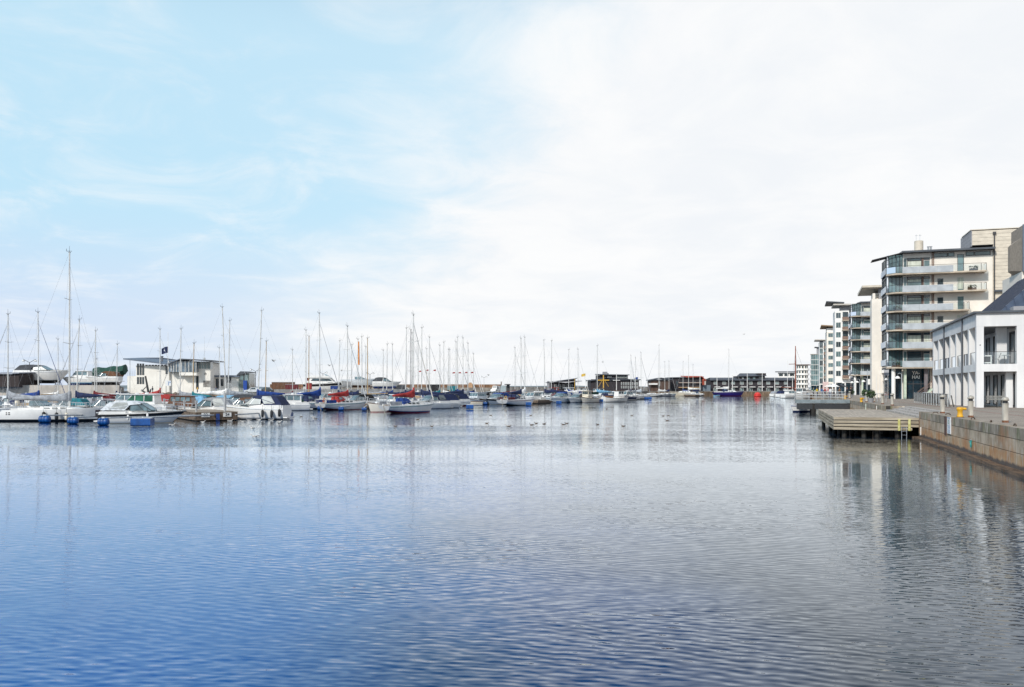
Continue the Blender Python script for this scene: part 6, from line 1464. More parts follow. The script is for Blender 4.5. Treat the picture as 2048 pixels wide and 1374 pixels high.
motorboat('white boat with green stripe bobbing beside the yellow mast', 372, 122, 6.8, 186, 'cruiser', stripe='green', canopy='skyblue')
motorboat('white cruiser with pale blue screen below the annex fence', 434, 142, 8.2, 184, 'open', canopy='skyblue', pane=False)
motorboat('white cabin cruiser with navy tent behind the burgundy boom cover', 560, 158, 7.6, 190, 'cruiser', canopy='navy')
S_ = sailboat
S_('sailboat with grey boom cover and thick mast in front of the tarred shed', 16, 629, 109, 176, cover='grey', tall_cover=True, mf=.5)
S_('sailboat with slanting blue furled jib and royal blue boom cover', 77, 625, 114, 6, cover='royal', jib='blue', lean=.005)
S_('small sailboat with slim mast against the laid up white yacht bow', 116, 679, 148, 8, cover='white', jib='white', hull='cream')
S_('sailboat with navy boom cover standing just right of the tallest mast', 153, 640, 120, 182, cover='navy', lean=.03, jib='white')
S_('sailboat with burgundy boom cover near the green tarpaulin', 189, 662, 134, 178, cover='burgundy', jib='white', lean=.015, hull='pale')
S_('short masted sailboat beside the burgundy covered one', 193.5, 718, 144, 10, cover='tan', jib=None)
S_('sailboat whose mast crosses the round end of the green tarpaulin', 233, 689, 147, 184, cover='navy', hull='navy', lean=.012, stripe='white')
S_('sailboat with bright red boom cover in front of the clubhouse', 320, 659, 146, 4, cover='red', hull='red', jib='white', tall_cover=True, stripe='white')
S_('sailboat with stout grey mast before the clubhouse gallery', 360, 658, 137, 185, cover='grey', jib='grey', lean=.012)
S_('burgundy hulled wooden masted sailboat with teal cover', 386, 687, 132, 182, hull='burgundy', cover='teal', mastm=mat('spruce_mast', (.43, .30, .15), .4, 0, .2, 1.5), stripe='white', lean=.015)
S_('sailboat with short slim mast before the annex wall', 441, 696, 158, 6, cover='tan', jib='white', lean=.02)
S_('tall raked masted sloop leaning towards the clubhouse', 452, 615, 133, 8, cover='white', jib='white', lean=.035)
S_('sloop with tall mast leaning away behind the raked one', 456, 642, 143, 184, cover='grey', jib=None, lean=.02)
S_('sloop with very tall raked mast and royal blue cover behind the sports cruiser', 516, 622, 127, 186, cover='royal', jib=None, lean=.035)
S_('wooden masted yawl behind the sports cruiser canopy', 531, 683, 146, 182, cover='tan', mastm=mat('spruce_mast', (.43, .30, .15)), jib='white', lean=.012, hull='ivory')
S_('sailboat with burgundy boom cover before the brown breakwater', 585, 700, 162, 4, cover='burgundy', jib='grey')
S_('sailboat with paired thin spreaders, mast beside the wooden one', 612, 661, 152, 12, cover='grey', jib='white')
S_('wooden masted sailboat with grey furled jib before the flybridge yacht', 617.5, 673, 163, 10, cover='tan', jib='grey', mastm=mat('spruce_mast', (.43, .30, .15)), hull='cream', lean=-.004)
S_('white sailboat with drooping royal blue boom cover and navy sprayhood', 640, 627, 138, 40, cover='royal', jib='grey', hood='navy', L=10.0, fixed=True, lean=.008, tall_cover=True, stripe='black', bottom='black')
S_('sailboat with leaning mast behind the flybridge yacht window', 677, 682, 172, 186, cover='navy', jib=None, lean=.02, hull='pale')
S_('white sailboat with red sprayhood and broad white transom', 695, 653, 134, 52, cover='red', jib='white', hood='red', L=9.6, fixed=True, bottom='red', stripe='pale', tr=.8)
S_('sailboat with slim raked mast beside the red sprayhood boat', 702, 690, 168, 185, cover='black', jib='white', lean=.015)
S_('sailboat with an orange sail bundle hoisted along its mast top', 716, 679, 160, 14, cover='navy', jib='white', orange_top=True)
S_('sailboat with dark slanted jib behind the orange bundle mast', 724, 674, 166, 190, cover='grey', jib='charcoal', lean=-.004)
S_('slim masted sailboat between dark jib and wooden mast', 731.5, 694, 178, 15, cover='cream', jib=None)
S_('white wooden masted sailboat with deep hull, bow towards the red boat', 735, 677, 152, 192, cover=None, mastm=mat('spruce_mast', (.43, .30, .15)), jib='white', bottom='navy', stripe='navy', L=9.2, fb=1.25, fixed=True)
S_('small sailboat with short mast before the blue laid up boat', 766.5, 701, 184, 12, cover='grey', jib=None)
S_('sailboat with slightly raked mast behind the wheelhouse cruiser', 773, 689, 170, 186, cover='navy', jib='white', lean=.012, hull='pale')
S_('sailboat with twin spreaders just left of the slanted white jib', 785, 689, 176, 20, cover='blue', jib='grey')
# ---------------------------------------------------------------- middle rows
motorboat('cream wheelhouse cruiser with red bottom and brown rail', 790, 122, 8.2, 207, 'wheelhouse', fixed=True, hull='ivory', bottom='red', stripe='ivory', canopy=None)
S_('white sailboat with bright red boom cover and rounded white transom', 827, 630, 118, 50, cover='red', jib='ivory', L=9.6, fixed=True, bottom='red', stripe='blue', tr=.7, tall_cover=True, lean=.0)
S_('sailboat with long slanted white jib behind the red covered one', 811, 657, 151, 188, cover='navy', jib='white', lean=.012)
S_('sailboat with dark mast and navy cover, nearest behind the red one', 821.7, 660, 156, 30, cover='navy', jib='white', mastm=mat('dark_mast', (.2, .2, .21), .4))
S_('sailboat tucked close beside the dark masted one', 824.5, 666, 166, 28, cover='grey', jib=None, hull='pale')
S_('sailboat with short grey mast right of the red covered boom', 836, 683, 160, 32, cover='white', jib='white')
S_('tall sailboat right of the red covered boat', 843, 656, 158, 190, cover='navy', jib='white', lean=.004)
S_('sailboat below the first red pennant', 853.5, 698, 190, 25, cover='grey', jib=None)
S_('sailboat below the second red pennant', 859, 675, 168, 30, cover='navy', jib='grey')
S_('sailboat just past the third red pennant', 879.7, 691, 185, 28, cover='teal', jib='white')
S_('sailboat with masthead above the pennants gap', 887.5, 685, 180, 190, cover='white', jib='white')
S_('sailboat with slanted dark jib in the pennants gap', 896, 699, 192, 186, cover='black', jib='charcoal', lean=.01)
S_('small sailboat beside the dark jib boat', 899.5, 700, 200, 30, cover='tan', jib=None)
S_('sailboat with stout mast before the four far pennants', 912, 684, 182, 34, cover='navy', jib='grey')
S_('sailboat with tall mast among the four far pennants', 915, 675, 190, 190, cover='blue', jib='white')
S_('cream hulled sailboat with wide flat transom and blue float astern', 926, 676, 175, 48, hull='ivory', cover='navy', jib='white', L=10.2, tr=.85, fixed=True, bottom='green', stripe='cream')
S_('sailboat with slim mast next to the ochre kiosk', 936, 687, 186, 30, cover='grey', jib='white')
S_('shortest masted sailboat at the end of the pennant line', 947, 708, 205, 35, cover='navy', jib='white')
S_('sailboat with single spreader beside the pump hut stack', 1030, 696, 206, 30, cover='burgundy', jib='grey')
S_('white sailboat with navy cockpit screen and square transom hatch', 1042, 677.6, 168, 50, cover='navy', jib=None, hood='navy', L=10.2, tr=.85, fixed=True, stripe='pale', bottom='black')
S_('sailboat with a thick white furled sail low on its mast', 1049.6, 675, 194, 34, cover='white', jib='white', tall_cover=True)
S_('sailboat with raked mast, bow towards the pump hut', 1090, 681, 206, 188, cover='navy', jib='grey', lean=-.02, hull='pale')
S_('sailboat with tall mast before the rising black roof end', 1102.5, 682, 212, 195, cover='navy', jib=None, lean=.006)
S_('sailboat with grey slanted jib before the rising black roof', 1137.5, 700, 222, 192, cover='blue', jib='grey')
S_('sailboat beside the ochre masted fishing boat', 1156, 699, 220, 30, cover='white', jib='white')
S_('tallest sailboat before the big black house', 1194.5, 692, 222, 200, cover='skyblue', jib='white')
S_('sailboat with slim mast in the gap right of the big black house', 1282, 706, 262, 35, cover='pale', jib='grey')
S_('white sailboat with round transom at the end of the last float line', 1271, 716, 252, 58, cover='grey', jib=None, L=9.0)
S_('dark blue hulled sailboat beside the round transom one', 1262, 712, 262, 52, hull='navy', cover='navy', jib='white', stripe='white', L=8.5)
motorboat('white cabin boat with navy windows right of the red covered boat', 876, 146, 7.6, 205, 'cruiser', canopy='navy')
motorboat('white cruiser with blue arched hood below the middle pennants', 902, 162, 7.6, 208, 'cruiser', canopy='navy', hull='white', bottom='burgundy', stripe='burgundy')
motorboat('pale grey wheelhouse boat with black rear tent', 951, 180, 8.0, 205, 'wheelhouse', hull='pale', cab='pale', canopy='black')
motorboat('white sports cruiser with black side band and blue arched hood', 993, 175, 8.0, 212, 'cruiser', band='black', canopy='blue', bottom='cream')
motorboat('small brown dinghy at the end of the short pier', 945, 168, 4.0, 190, 'rowing', hull='cream', canopy='brown', rail=False)
motorboat('white cabin boat with teal hood behind the blue arched cruiser', 1012, 196, 7.6, 208, 'cruiser', canopy='teal')
motorboat('white cabin cruiser with dark windows behind the square hatch sailboat', 1064, 198, 7.6, 205, 'hardtop', canopy=None)
motorboat('white motor sailer with grey windows, bow by the far blue box float', 1082, 209, 8.4, 200, 'wheelhouse', canopy=None, bottom='navy')
motorboat('blue tented motorboat below the rising black roof', 1120, 212, 8.6, 205, 'cruiser', canopy='blue')
motorboat('second blue tented motorboat, farther along the row', 1140, 228, 8.0, 206, 'cruiser', canopy='navy')
motorboat('white launch with grey hood before the ochre mast', 1152, 214, 7.2, 204, 'open', canopy='grey')
motorboat('cream fishing boat with dark green wheelhouse awning', 1178, 203, 7.8, 236, 'fishing', hull='ivory', cab='cream', canopy='green', name='fishing_boat', cat='fishing boat', group='fishing boats in the harbour', bottom='brown')
motorboat('white fishing boat with brown stern hatch and brown trim', 1232, 205, 8.0, 32, 'fishing', hull='white', canopy='brown', name='fishing_boat', cat='fishing boat', group='fishing boats in the harbour', bottom='brown')
motorboat('white wheelhouse boat behind the green awning fishing boat', 1205, 236, 9.6, 195, 'wheelhouse', canopy=None)
motorboat('white and blue pilothouse boat by the blue hulled sailboat', 1250, 240, 8.0, 200, 'hardtop', canopy=None, hull='navy')
th, H = motorboat('white fishing cutter with a yellow cross mast', 1207, 300, 15, 190, 'fishing', hull='white', cab='white', canopy='brown', name='fishing_boat', cat='fishing boat', group='fishing boats in the harbour', fb=1.6)
oc = mat('ochre_mast', (.60, .36, .06), .6)
mb = MB(); mb.tube((0, 0, 1), (0, 0, zt(750, 300)),   .24, .18, 8); mb.tube((-2.0, 0, zt(760.5, 300)), (2.0, 0, zt(760.5, 300)), .2, .2, 6); mb.path([(-1.8, 0, zt(773, 300)), (-.1, 0, zt(758, 300))], .06); mb.path([(1.8, 0, zt(773, 300)), (.1, 0, zt(758, 300))], .06); m2 = mb.build('cross_mast', oc, th); m2.rotation_euler = (0, 0, R(-190))
for lb, px, Y, mp in (('white fishing cutter with red deckhouse top before the rising black roof', 1116, 296, None), ('white fishing cutter with an ochre pole mast', 1146, 292, zt(757, 292)), ('white fishing cutter with a brown wheelhouse roof between black houses', 1172, 298, None)):
    motorboat(lb, px, Y, 12, 192, 'fishing', hull='white', cab='red' if 'red' in lb else 'white', canopy='brown' if 'brown' in lb else None, name='fishing_boat', cat='fishing boat', group='fishing boats in the harbour', fb=1.8, mastpole=mp or 0)
for lb, px, Y, Lb, hd, st_, cv in (('white cruiser behind the wooden masted deep hull', 752, 172, 7.6, 200, 'hardtop', None), ('white cruiser with navy hood behind the wheelhouse cruiser', 790, 158, 7.8, 206, 'cruiser', 'navy'), ('white cabin boat with black hood behind the red sprayhood boat', 668, 164, 7.4, 200, 'cruiser', 'black'),
    ('white boat with yellow cockpit tent below the flybridge yacht', 702, 180, 7.0, 204, 'cruiser', 'yellow'), ('white cabin boat behind the royal blue boom cover', 650, 160, 7.4, 200, 'hardtop', None), ('white cabin boat with grey tent below the yard hull', 726, 192, 7.6, 202, 'cruiser', 'grey'),
    ('white cruiser with burgundy hood near the second pennant', 866, 178, 7.6, 204, 'cruiser', 'burgundy'), ('white cruiser with black flat hood near the third pennant', 868, 200, 8.2, 206, 'hardtop', None), ('white cruiser with sky blue hood below the kiosk', 922, 206, 8.0, 206, 'cruiser', 'skyblue'),
    ('white cruiser with charcoal hood behind the pale grey wheelhouse boat', 962, 206, 8.2, 205, 'cruiser', 'charcoal'), ('white cabin boat below the lone quay lamp', 980, 222, 7.8, 204, 'hardtop', None), ('white cruiser with navy tent before the pump hut', 1022, 226, 8.2, 204, 'cruiser', 'navy'),
    ('small white cruiser with brown tent left of the rising roof', 1074, 236, 8.0, 203, 'cruiser', 'brown'), ('white cabin boat before the grey rubble edge', 1106, 244, 8.4, 203, 'hardtop', None), ('white cabin boat with pale hood by the cross mast cutter', 1222, 262, 8.4, 196, 'cruiser', 'pale'), ('small white cabin boat near the blue flag', 1256, 288, 8.4, 197, 'hardtop', None),
    ('white cruiser with tan hood behind the fourth row', 812, 186, 7.8, 206, 'cruiser', 'tan'), ('white cabin boat behind the pair of close masts', 846, 210, 8.0, 206, 'hardtop', None)):
    motorboat(lb, px, Y, Lb, hd, st_, canopy=cv)
for lb, px, Y, Lb, hd, st_, cv in (('white cabin boat with navy hood left of the royal blue boom', 602, 150, 7.0, 205, 'cruiser', 'navy'),
    ('small white pilothouse boat behind the navy sprayhood sailboat', 628, 158, 6.6, 206, 'hardtop', None),
    ('white cruiser with black tent just right of the red sprayhood', 712, 150, 7.0, 205, 'cruiser', 'black'),
    ('white cabin boat with navy roof hood beside the wooden masted deep hull', 770, 166, 7.0, 206, 'cruiser', 'navy'),
    ('low white day cruiser in front of the white wing shaped hull', 745, 186, 6.6, 204, 'open', 'charcoal'),
    ('white cruiser with navy arch just right of the red boom cover', 858, 156, 7.4, 206, 'cruiser', 'navy'),
    ('white cruiser with grey arch near the short pier root', 884, 168, 7.2, 206, 'cruiser', 'charcoal'),
    ('white pilothouse boat behind the cream flat transom sailboat', 915, 188, 7.0, 206, 'hardtop', None),
    ('white cabin boat with black hood left of the black banded cruiser', 966, 192, 7.2, 206, 'cruiser', 'black'),
    ('white cruiser with royal blue hood behind the black banded cruiser', 1003, 190, 7.4, 206, 'cruiser', 'royal'),
    ('white cabin boat with tan hood near the thick white furled sail', 1048, 212, 7.2, 204, 'cruiser', 'tan'),
    ('low white boat with teal hood below the grey breakwater', 1040, 232, 7.0, 204, 'open', 'teal'),
    ('white cruiser with burgundy hood among the slim masts', 830, 196, 7.2, 205, 'cruiser', 'burgundy'),
    ('white pilothouse boat under the first red pennant', 846, 180, 7.0, 205, 'hardtop', None),
    ('white cruiser with grey hood at the foot of the leaning mast', 684, 176, 7.0, 204, 'cruiser', 'grey'),
    ('white open boat with blue hood by the blue steel box', 664, 186, 6.6, 204, 'open', 'blue')):
    motorboat(lb, px, Y, Lb, hd, st_, canopy=cv)
# ---------------------------------------------------------------- far quay
S_('white sailing yacht alone at the rubble edge near the brown boat house', 1318, 691, 335, 200, cover='white', jib='grey', L=9, group='yachts at the far quay', mf=.15)
S_('cream sailing yacht with long low hull before the red roofed house', 1377, 712, 356, 176, cover='white', jib=None, hull='cream', L=13, group='yachts at the far quay', lean=.0, fb=1.5, stripe='cream', bottom='cream', mf=.40)
S_('thin masted yacht left of the cream yacht mast group', 1329.6, 724, 349, 10, cover='white', jib=None, L=7.5, group='yachts at the far quay', hull='grey')
S_('thin masted yacht second from the brown boat house', 1338, 723, 353, 12, cover='navy', jib='white', L=8, group='yachts at the far quay', hull='pale')
S_('yacht with long slanted white forestay before the red roofed house', 1366, 724, 364, 178, cover='blue', jib='white', L=8, group='yachts at the far quay')
S_('short masted yacht with blue cover before the red roofed house', 1386, 730, 352, 172, cover='navy', jib=None, L=8, group='yachts at the far quay', hood='navy')
S_('dark purple racing yacht with white boom before the black house row', 1457, 700, 358, 2, hull='purple', cover='white', jib='white', L=13.4, stripe='burgundy', bottom='burgundy', group='yachts at the far quay', mf=.50, fb=1.7, lean=-.01, hood='navy')
motorboat('small sky blue rowing boat before the purple yacht', 1434, 340, 2.8, 20, 'rowing', hull='skyblue', canopy='skyblue', rail=False, name='rowing_boat', cat='rowing boat', fb=.5)
th = thing('life_raft', 'round red inflatable raft at the timber quay', 'raft', at(1515, 345, 0)); mb = MB()
n = 18
for k, (rr, z) in enumerate(((1.25, .25), (1.15, .75))): mb.loft([[((rr + .3 * math.cos(b)) * math.cos(a), (rr + .3 * math.cos(b)) * math.sin(a), z + .3 * math.sin(b)) for b in [2 * math.pi * j / 8 for j in range(8)]] for a in [2 * math.pi * i / n for i in range(n + 1)]], caps=False)
mb.build('tubes', mat('red_rubber', (.62, .04, .03), .5), th, smooth=True); MB().lathe([(1.3, .9), (.9, 1.5), (.1, 1.75)], n=12).build('canopy', mat('red_rubber', (.62, .04, .03)), th)
th, H = motorboat('white pilot boat with wheelhouse at the far end of the railed jetty', 1606, 235, 9.5, 196, 'fishing', canopy=None, name='pilot_boat', cat='boat', fb=1.6, group='motorboats along the far quay', bottom='navy', stripe='navy')
motorboat('white and blue launch moored under the jetty end', 1600, 120.5, 3.0, 200, 'dinghy', hull='white', canopy='blue', stripe='navy', name='launch', cat='boat', group='motorboats along the far quay', rail=False, fb=.75)
for lb, px, Y, st_, cv in (('white motorboat first along the far quay from the red raft', 1560, 330, 'open', 'grey'), ('white motorboat with navy hood along the far quay', 1573, 312, 'cruiser', 'navy'), ('white motorboat nearest the red ship mast', 1585, 285, 'hardtop', None)):
    motorboat(lb, px, Y, 8, 20, st_, canopy=cv, group='motorboats along the far quay')
th = thing('sailing_ship', 'old wooden ship with tall red brown mast beside the rounded block', 'sailing ship', at(1591, 338), R(20))
H = make_hull(th, 16, 4.6, 1.7, -8, gel('brown'), gel('white'), gel('black'), gel('tan'), tr=.5, rise=-.35, bow=.08)
RM = mat('red_brown_mast', (.25, .07, .04), .6, 0, .2, 1)
mo = MB().tube((0, 0, 1.5), (0, 0, zt(692, 338)), .30, .16, 10).build('mast', RM, th); MB().tube((0, 0, zt(728, 338)), (-3.2, 0, zt(728.5, 338)), .12).build('gaff', RM, mo); MB().tube((-.2, 0, 3.4), (-7, 0, 3.8), .14).build('boom', RM, th)
MB().box(-5, -2, -1.3, 1.3, 1.6, 2.8).build('deckhouse', gel('white'), th)
rg = MB()
for sg in (-1, 1): rg.tube((-.6, sg * 2.1, 1.7), (0, 0, zt(703, 338)), .03); rg.tube((.6, sg * 2.1, 1.7), (0, 0, zt(703, 338)), .03)
rg.tube((7.8, 0, 2.2), (0, 0, zt(695, 338)), .03); rg.build('rigging', DK, mo)
# ---------------------------------------------------------------- boats laid up ashore
def cradle(label, px, Y, zb, L, head, h):
    th = thing('boat_cradle', label, 'boat cradle', at(px, Y, zb), R(head), 'cradles under the laid up boats')
    for x in (-.28 * L, .25 * L):
        mb = MB()
        for sg in (-1, 1): mb.tube((x, sg * 1.1, 0), (x, sg * .8, h + .25), .07); mb.tube((x, sg * 1.1, .05), (x, -sg * .8, h * .8), .05)
        mb.box(x - .1, x + .1, -1.3, 1.3, 0, .12); mb.build('trestle', mat('cradle_steel', (.05, .05, .055), .6), th)
def ashore(label, clab, px, Y, zb, L, head, style, h=1.1, **kw):
    r_ = motorboat(label, px, Y, L, head, style, zb=zb + h, group='boats laid up ashore', rail=False, **kw); 
    th_ = r_[0]; H_ = r_[1]
    MB().house([(H_.X(.02), .1), (H_.X(.80), .1), (H_.X(.66), -.55), (H_.X(.05), -.50)], lambda x, z: max(.05, H_.hb(x) * .72 * (1 + min(0, z) * .9))).build('underside', gel(kw.get('bottom', 'navy')), th_)
    cradle(clab, px, Y, zb, L, head, h - .45); return r_
ashore('white motor yacht with dark tinted canopy laid up beside the tarred shed', 'black trestle cradle under the dark canopied motor yacht', 88, 166, YARD, 10.4, 4, 'cruiser', 1.15, canopy='charcoal', pane=False, fb=1.7, bottom='black', frame_dark=True)
ashore('white cabin boat with three small windows laid up by the tallest mast', 'black trestle cradle under the three windowed cabin boat', 158, 168, YARD, 7.0, 182, 'hardtop', .6, canopy=None, bottom='blue', stripe='skyblue', fb=1.0)
ashore('white launch with brown cover laid up before the green tarpaulin', 'black trestle cradle under the brown covered launch', 206, 167, YARD, 6.8, 184, 'open', .8, canopy='brown', pane=False, fb=1.0, bottom='black')
ashore('yacht hidden under a big green tarpaulin with a round end', 'black trestle cradle under the green tarpaulin yacht', 220, 178, YARD, 6.4, 2, 'tarp', 1.0, canopy='green', hull='brown', fb=1.4, bottom='black')
ashore('big white flybridge yacht with a long black window laid up ashore', 'black trestle cradle under the flybridge yacht', 652, 222, ML, 11.5, 4, 'flybridge', .6, canopy=None, fb=1.9, bottom='black', band='black')
ashore('long grey white hull with dark underside laid up beside the flybridge yacht', 'black trestle cradle under the long grey hull', 722, 228, ML, 10.5, 3, 'open', 2.0, canopy=None, fb=1.5, bottom='brown', hull='pale', cab='pale')
ashore('blue bottomed cruiser with dark hood laid up before the white wing sail', 'black trestle cradle under the blue bottomed cruiser', 774, 226, ML, 7.8, 5, 'cruiser', 1.7, canopy='charcoal', pane=False, fb=1.1, bottom='blue')
ashore('small white round bowed boat on a pale trestle right of the flybridge yacht', 'trestle cradle under the round bowed boat', 691, 216, ML, 5.2, 262, 'rowing', 1.9, canopy='white', fb=1.0, bottom='white')
flag('red and white flag bundle above the flybridge yacht deck', 626, 752, 221, 'red', -1.6, 1.0, ML, top=750)
# ================================================================ PIERS AND FLOATS
TIMB = mat('pier_timber', (.12, .085, .06), .85, 0, .4, 1.2, .03, (1, 5, 3)); TTOP = mat('pier_boards', (.27, .22, .17), .85, 0, .3, 1.2, .02, (6, .5, 1))
def pier(label, a, b, w_, z=.75, h=.55, plates=()):
    d = b - a; ln = d.length; ang = math.atan2(d.y, d.x); th = thing('mooring_pier', label, 'pier', (a.x, a.y, 0), ang, 'timber mooring piers')
    MB().box(0, ln, -w_ / 2, w_ / 2, z - .06, z).build('deck_boards', TTOP, th); MB().box(.02, ln, -w_ / 2 + .02, w_ / 2 - .02, z - h, z - .062).build('side_beams', TIMB, th)
    MB().box(.3, ln - .3, -w_ / 2 + .25, w_ / 2 - .25, -.4, z - h - .003).build('pontoon', mat('pontoon_black', (.025, .022, .02), .7), th)
    for i in range(max(2, int(ln / 6))): 
        x = .6 + i * 6
        if x < ln: mb = MB(); mb.tube((x, w_ / 2 - .2, z), (x, w_ / 2 - .2, z + .95), .10); mb.box(x - .12, x + .12, w_ / 2 - .32, w_ / 2 - .08, z + .95, z + 1.2); mb.build('service_post', mat('post_grey', (.4, .41, .42), .5), th)
    return th, ang
pa, ang = pier('nearest timber pier head with two white number plates', at(434, 88.2), at(336, 111), 4.3, .95, .85)
for txt, y in (('22', 1.15), ('24', -1.05)):
    pl = MB().box(-.05, .0, y - .42, y + .42, .42, .86).build('number_plate', mat('white_plate', (.72, .72, .7), .5), pa)
    lettering(txt, pl, (-.056, y, .64), .42, DK, rot=(R(90), 0, R(-90)), name='plate_number')
MB().box(-.10, -.052, -.25, .12, .05, .75).build('blue_board', gel('blue'), pa)
MB().tube((.35, -.9, .95), (.35, -.9, 2.9), .13, .13, 10).build('lamp_post', mat('post_grey', (.4, .41, .42)), pa)
pier('timber pier beyond the red covered sailboat', at(903, 150), at(845, 141), 2.2, .8, .6)
pier('short timber pier beside the square hatch sailboat', at(1095, 192), at(1066, 184), 2.4, .8, .6)
pier('timber pier behind the white bow sailboats', at(1178, 226), at(1128, 216), 2.4, .8, .5)
pier('timber pier behind the red sprayhood boat', at(748, 141), at(700, 150), 2.2, .8, .6)
pier('timber pier before the black row at the cream yacht', at(1395, 340), at(1372, 344), 3, .8, .6)
FLB = mat('blue_float_plastic', (.005, .065, .25), .4, 0, .25, 1.5)
def drum_float(label, px, py, w_, box=False, pipe=None, rz=0.0):
    P = gp(px, py); l = w_ * P.y / F; th = thing('mooring_float', label, 'mooring float', P, rz, 'blue mooring floats')
    r_ = min(.42, l * .36)
    if box:
        MB().loft([[(x, y, z) for y, z in ((-.55, .05), (-.62, .15), (-.62, .62), (-.55, .72), (.55, .72), (.62, .62), (.62, .15), (.55, .05))] for x in (-l / 2, -l / 2 + .02, l / 2 - .02, l / 2)]).build('float_body', FLB, th)
        MB().box(-l * .5, l * .5, -.2, .2, .72, .80).build('cross_beam', GALV, th)
    else:
        prof = [(-l / 2, .55), (-l / 2 + .06, .9), (-l * .18, 1), (-l * .16, .93), (-l * .12, .93), (-l * .1, 1), (l * .1, 1), (l * .12, .93), (l * .16, .93), (l * .18, 1), (l / 2 - .06, .9), (l / 2, .55)]
        MB().loft([[(x, q_ * r_ * math.cos(a), .12 + r_ * .6 + q_ * r_ * math.sin(a)) for a in [2 * math.pi * i / 12 for i in range(12)]] for x, q_ in prof]).build('float_body', FLB, th, smooth=True)
        MB().box(-l * .14, l * .14, -.1, .1, .1 + r_ * 1.58, .2 + r_ * 1.65).build('saddle', GALV, th)
    if pipe is not None:
        a = Vector((0, 0, .12 + r_ * 1.6)); b = Vector((pipe.x - P.x, pipe.y - P.y, .62)); b = Matrix.Rotation(-rz, 3, 'Z') @ b
        MB().tube(a, b, .075, .075, 8).build('boom_pipe', GALV, th)
drum_float('blue drum float against the racing yacht, under the first black fender', 89.5, 845.3, 21, pipe=at(215, 90.0, 0))
drum_float('blue drum float by the racing yacht bow', 146, 848, 20, pipe=at(262, 85.9, 0))
drum_float('blue drum float below the black outboard motor', 207, 850.5, 21, pipe=at(395, 87.5, 0))
drum_float('big blue box float in front of the day boat', 285, 852.5, 38, True, pipe=at(428, 88.0, 0), rz=R(6))
drum_float('blue box float at the sports cruiser stern', 568, 837.5, 31, True, pipe=at(470, 89.2, 0), rz=R(-4))
for lb, px, py, w_, bx, pp in (('blue drum float at the bow of the navy sprayhood sailboat', 641, 820.5, 12, 0, at(668, 136)), ('blue drum float beside the red sprayhood sailboat', 682.5, 821.3, 11, 0, at(712, 136)), ('blue drum float left of the wheelhouse cruiser bow', 728.5, 822, 10, 0, at(735, 141)), ('blue drum float against the red bottomed wheelhouse cruiser', 773, 824, 10, 0, at(800, 128)),
    ('blue box float at the bow of the red covered sailboat', 827.5, 824.5, 20, 1, at(858, 138)), ('blue box float alone right of the short pier', 940, 818.5, 14, 1, at(904, 150)), ('blue drum float behind the cream transom sailboat', 891, 807.8, 7, 0, None), ('blue drum float below the cream hull', 932, 809, 8, 0, None), ('blue drum float at the blue hooded cruiser bow', 971, 809.5, 8, 0, None),
    ('blue box float under the square hatch sailboat bow', 1057, 811.5, 11, 1, None), ('blue drum float before the white bowed sailboat', 1096, 803, 9, 0, None), ('blue box float alone beyond the short dark pier', 1117.5, 808.5, 10, 1, at(1096, 192)), ('blue drum float left of the timber pier', 1127, 802.3, 9, 0, None), ('blue drum float beside the cream fishing boat', 1157.5, 803.5, 6, 0, None), ('blue box float between the two fishing boats', 1199, 804.5, 14, 1, None), ('blue box float right of the round transom sailboat', 1296, 799.0, 14, 1, None)):
    drum_float(lb, px, py, w_, bool(bx), pp)
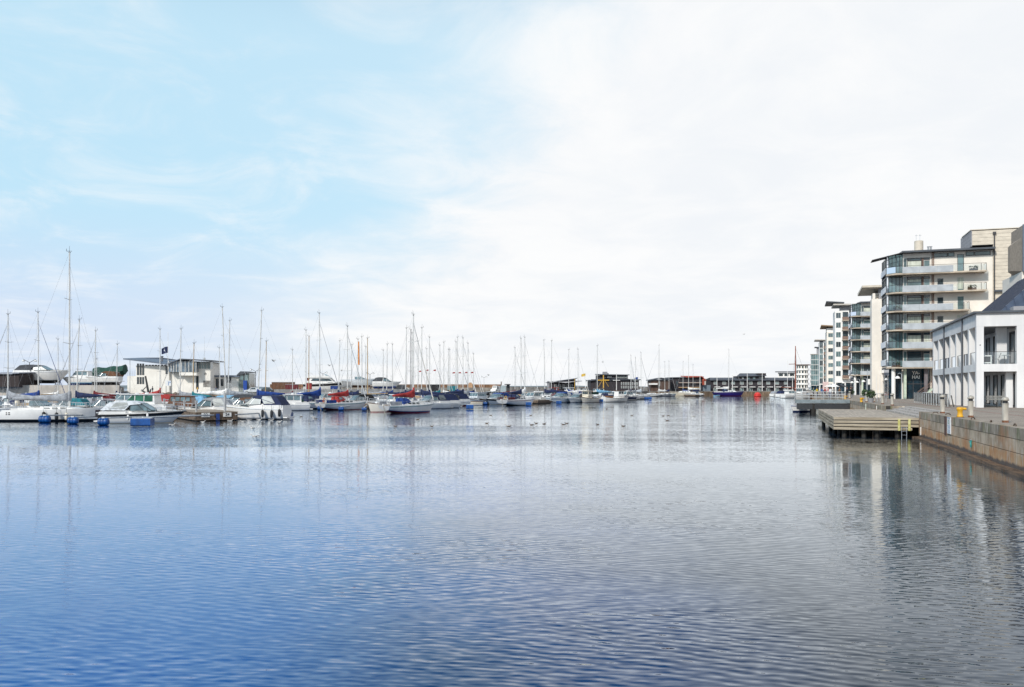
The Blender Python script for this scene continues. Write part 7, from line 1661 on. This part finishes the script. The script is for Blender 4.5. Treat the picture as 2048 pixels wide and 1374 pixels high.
# ================================================================ BIRDS
def gull_mesh(name, dark_, flying=False):
    mb = MB(); rs = []
    for x, w_, zc, h in ((-.26, .012, .10, .010), (-.18, .05, .09, .03), (-.08, .085, .07, .075), (.03, .095, .06, .09), (.12, .07, .08, .075), (.17, .035, .13, .045), (.19, .038, .19, .045), (.23, .042, .215, .042), (.27, .022, .21, .022), (.335, .006, .20, .006)):
        rs.append([(x, w_ * math.cos(a), zc + h * math.sin(a)) for a in [2 * math.pi * i / 10 for i in range(10)]])
    mb.loft(rs)
    if flying:
        for sg in (-1, 1):
            mb.loft([[(x0_, y, z + .012), (x1_, y, z), (x0_, y, z - .012)] for y, z, x0_, x1_ in ((sg * .05, .09, .10, -.10), (sg * .32, .26, .14, -.08), (sg * .68, .20, .02, -.04), (sg * .72, .19, -.02, -.03))])
    else:
        for sg in (-1, 1): mb.loft([[(x, sg * (w_ + o_), z) for o_, z in ((0, zc - .03), (.012, zc), (0, zc + .04))] for x, w_, zc in ((-.34, .01, .12), (-.15, .07, .11), (.05, .09, .10), (.10, .085, .09))])
    o = mb.build(name, [mat('gull_grey_white', (.62, .6, .57), .7, 0, .25, 5)] if not dark_ else [mat('brown_feathers', (.14, .10, .07), .8, 0, .5, 6)], smooth=True)
    for p_ in o.data.polygons:
        pass
    return o
g_src = gull_mesh('gull', False); d_src = gull_mesh('duck', True); f_src = gull_mesh('gull', False, True)
tag(g_src, 'white gull floating on the water in front of the boats', 'gull', 'white gulls floating on the water'); tag(d_src, 'brown water bird floating in the middle of the basin', 'duck', 'brown water birds on the basin'); tag(f_src, 'pale gull gliding above the marina masts', 'gull', 'gulls in flight')
r = random.Random(21)
def place(src, pts, s, zf=None):
    for i, (px, py) in enumerate(pts):
        P = gp(px, py) if zf is None else at(px, zf[i], zt(py, zf[i])); o = src if i == 0 else dup(src, P, None)
        o.location = P + Vector((0, 0, -.05 * s if zf is None else 0)); o.rotation_euler = (0, 0, r.choice((0, math.pi)) + r.uniform(-.7, .7)); o.scale = (s, s, s)
place(g_src, [(406, 844.5), (479, 838.5), (486, 844), (498, 841), (519, 840), (543, 841), (559.5, 844), (504, 856.5), (345, 850), (627, 835), (509, 873.5), (461, 842), (1015, 852.5), (1386, 833)], .95)
place(d_src, [(586, 835), (603, 833.5), (631, 838), (791, 853), (836, 839), (864, 853), (982, 831), (974, 847), (1063, 850), (1072, 847), (1089, 848), (1126, 849.5), (1133, 847), (1195, 849.5), (1246, 852.5), (1062, 831), (1213, 818), (1327, 832), (1337, 831.5), (1334, 841.5), (1264, 831), (1018, 853)], .72)
place(f_src, [(547, 723), (977, 751), (1205.7, 725), (1488, 669), (659, 732), (683, 742)], 1.0, [120, 200, 230, 260, 150, 170])
# ---------------------------------------------------------------- checks while building
for k, v in LABELS.items():
    if len(v) > 1: print('SHARED LABEL', k, v[:4])
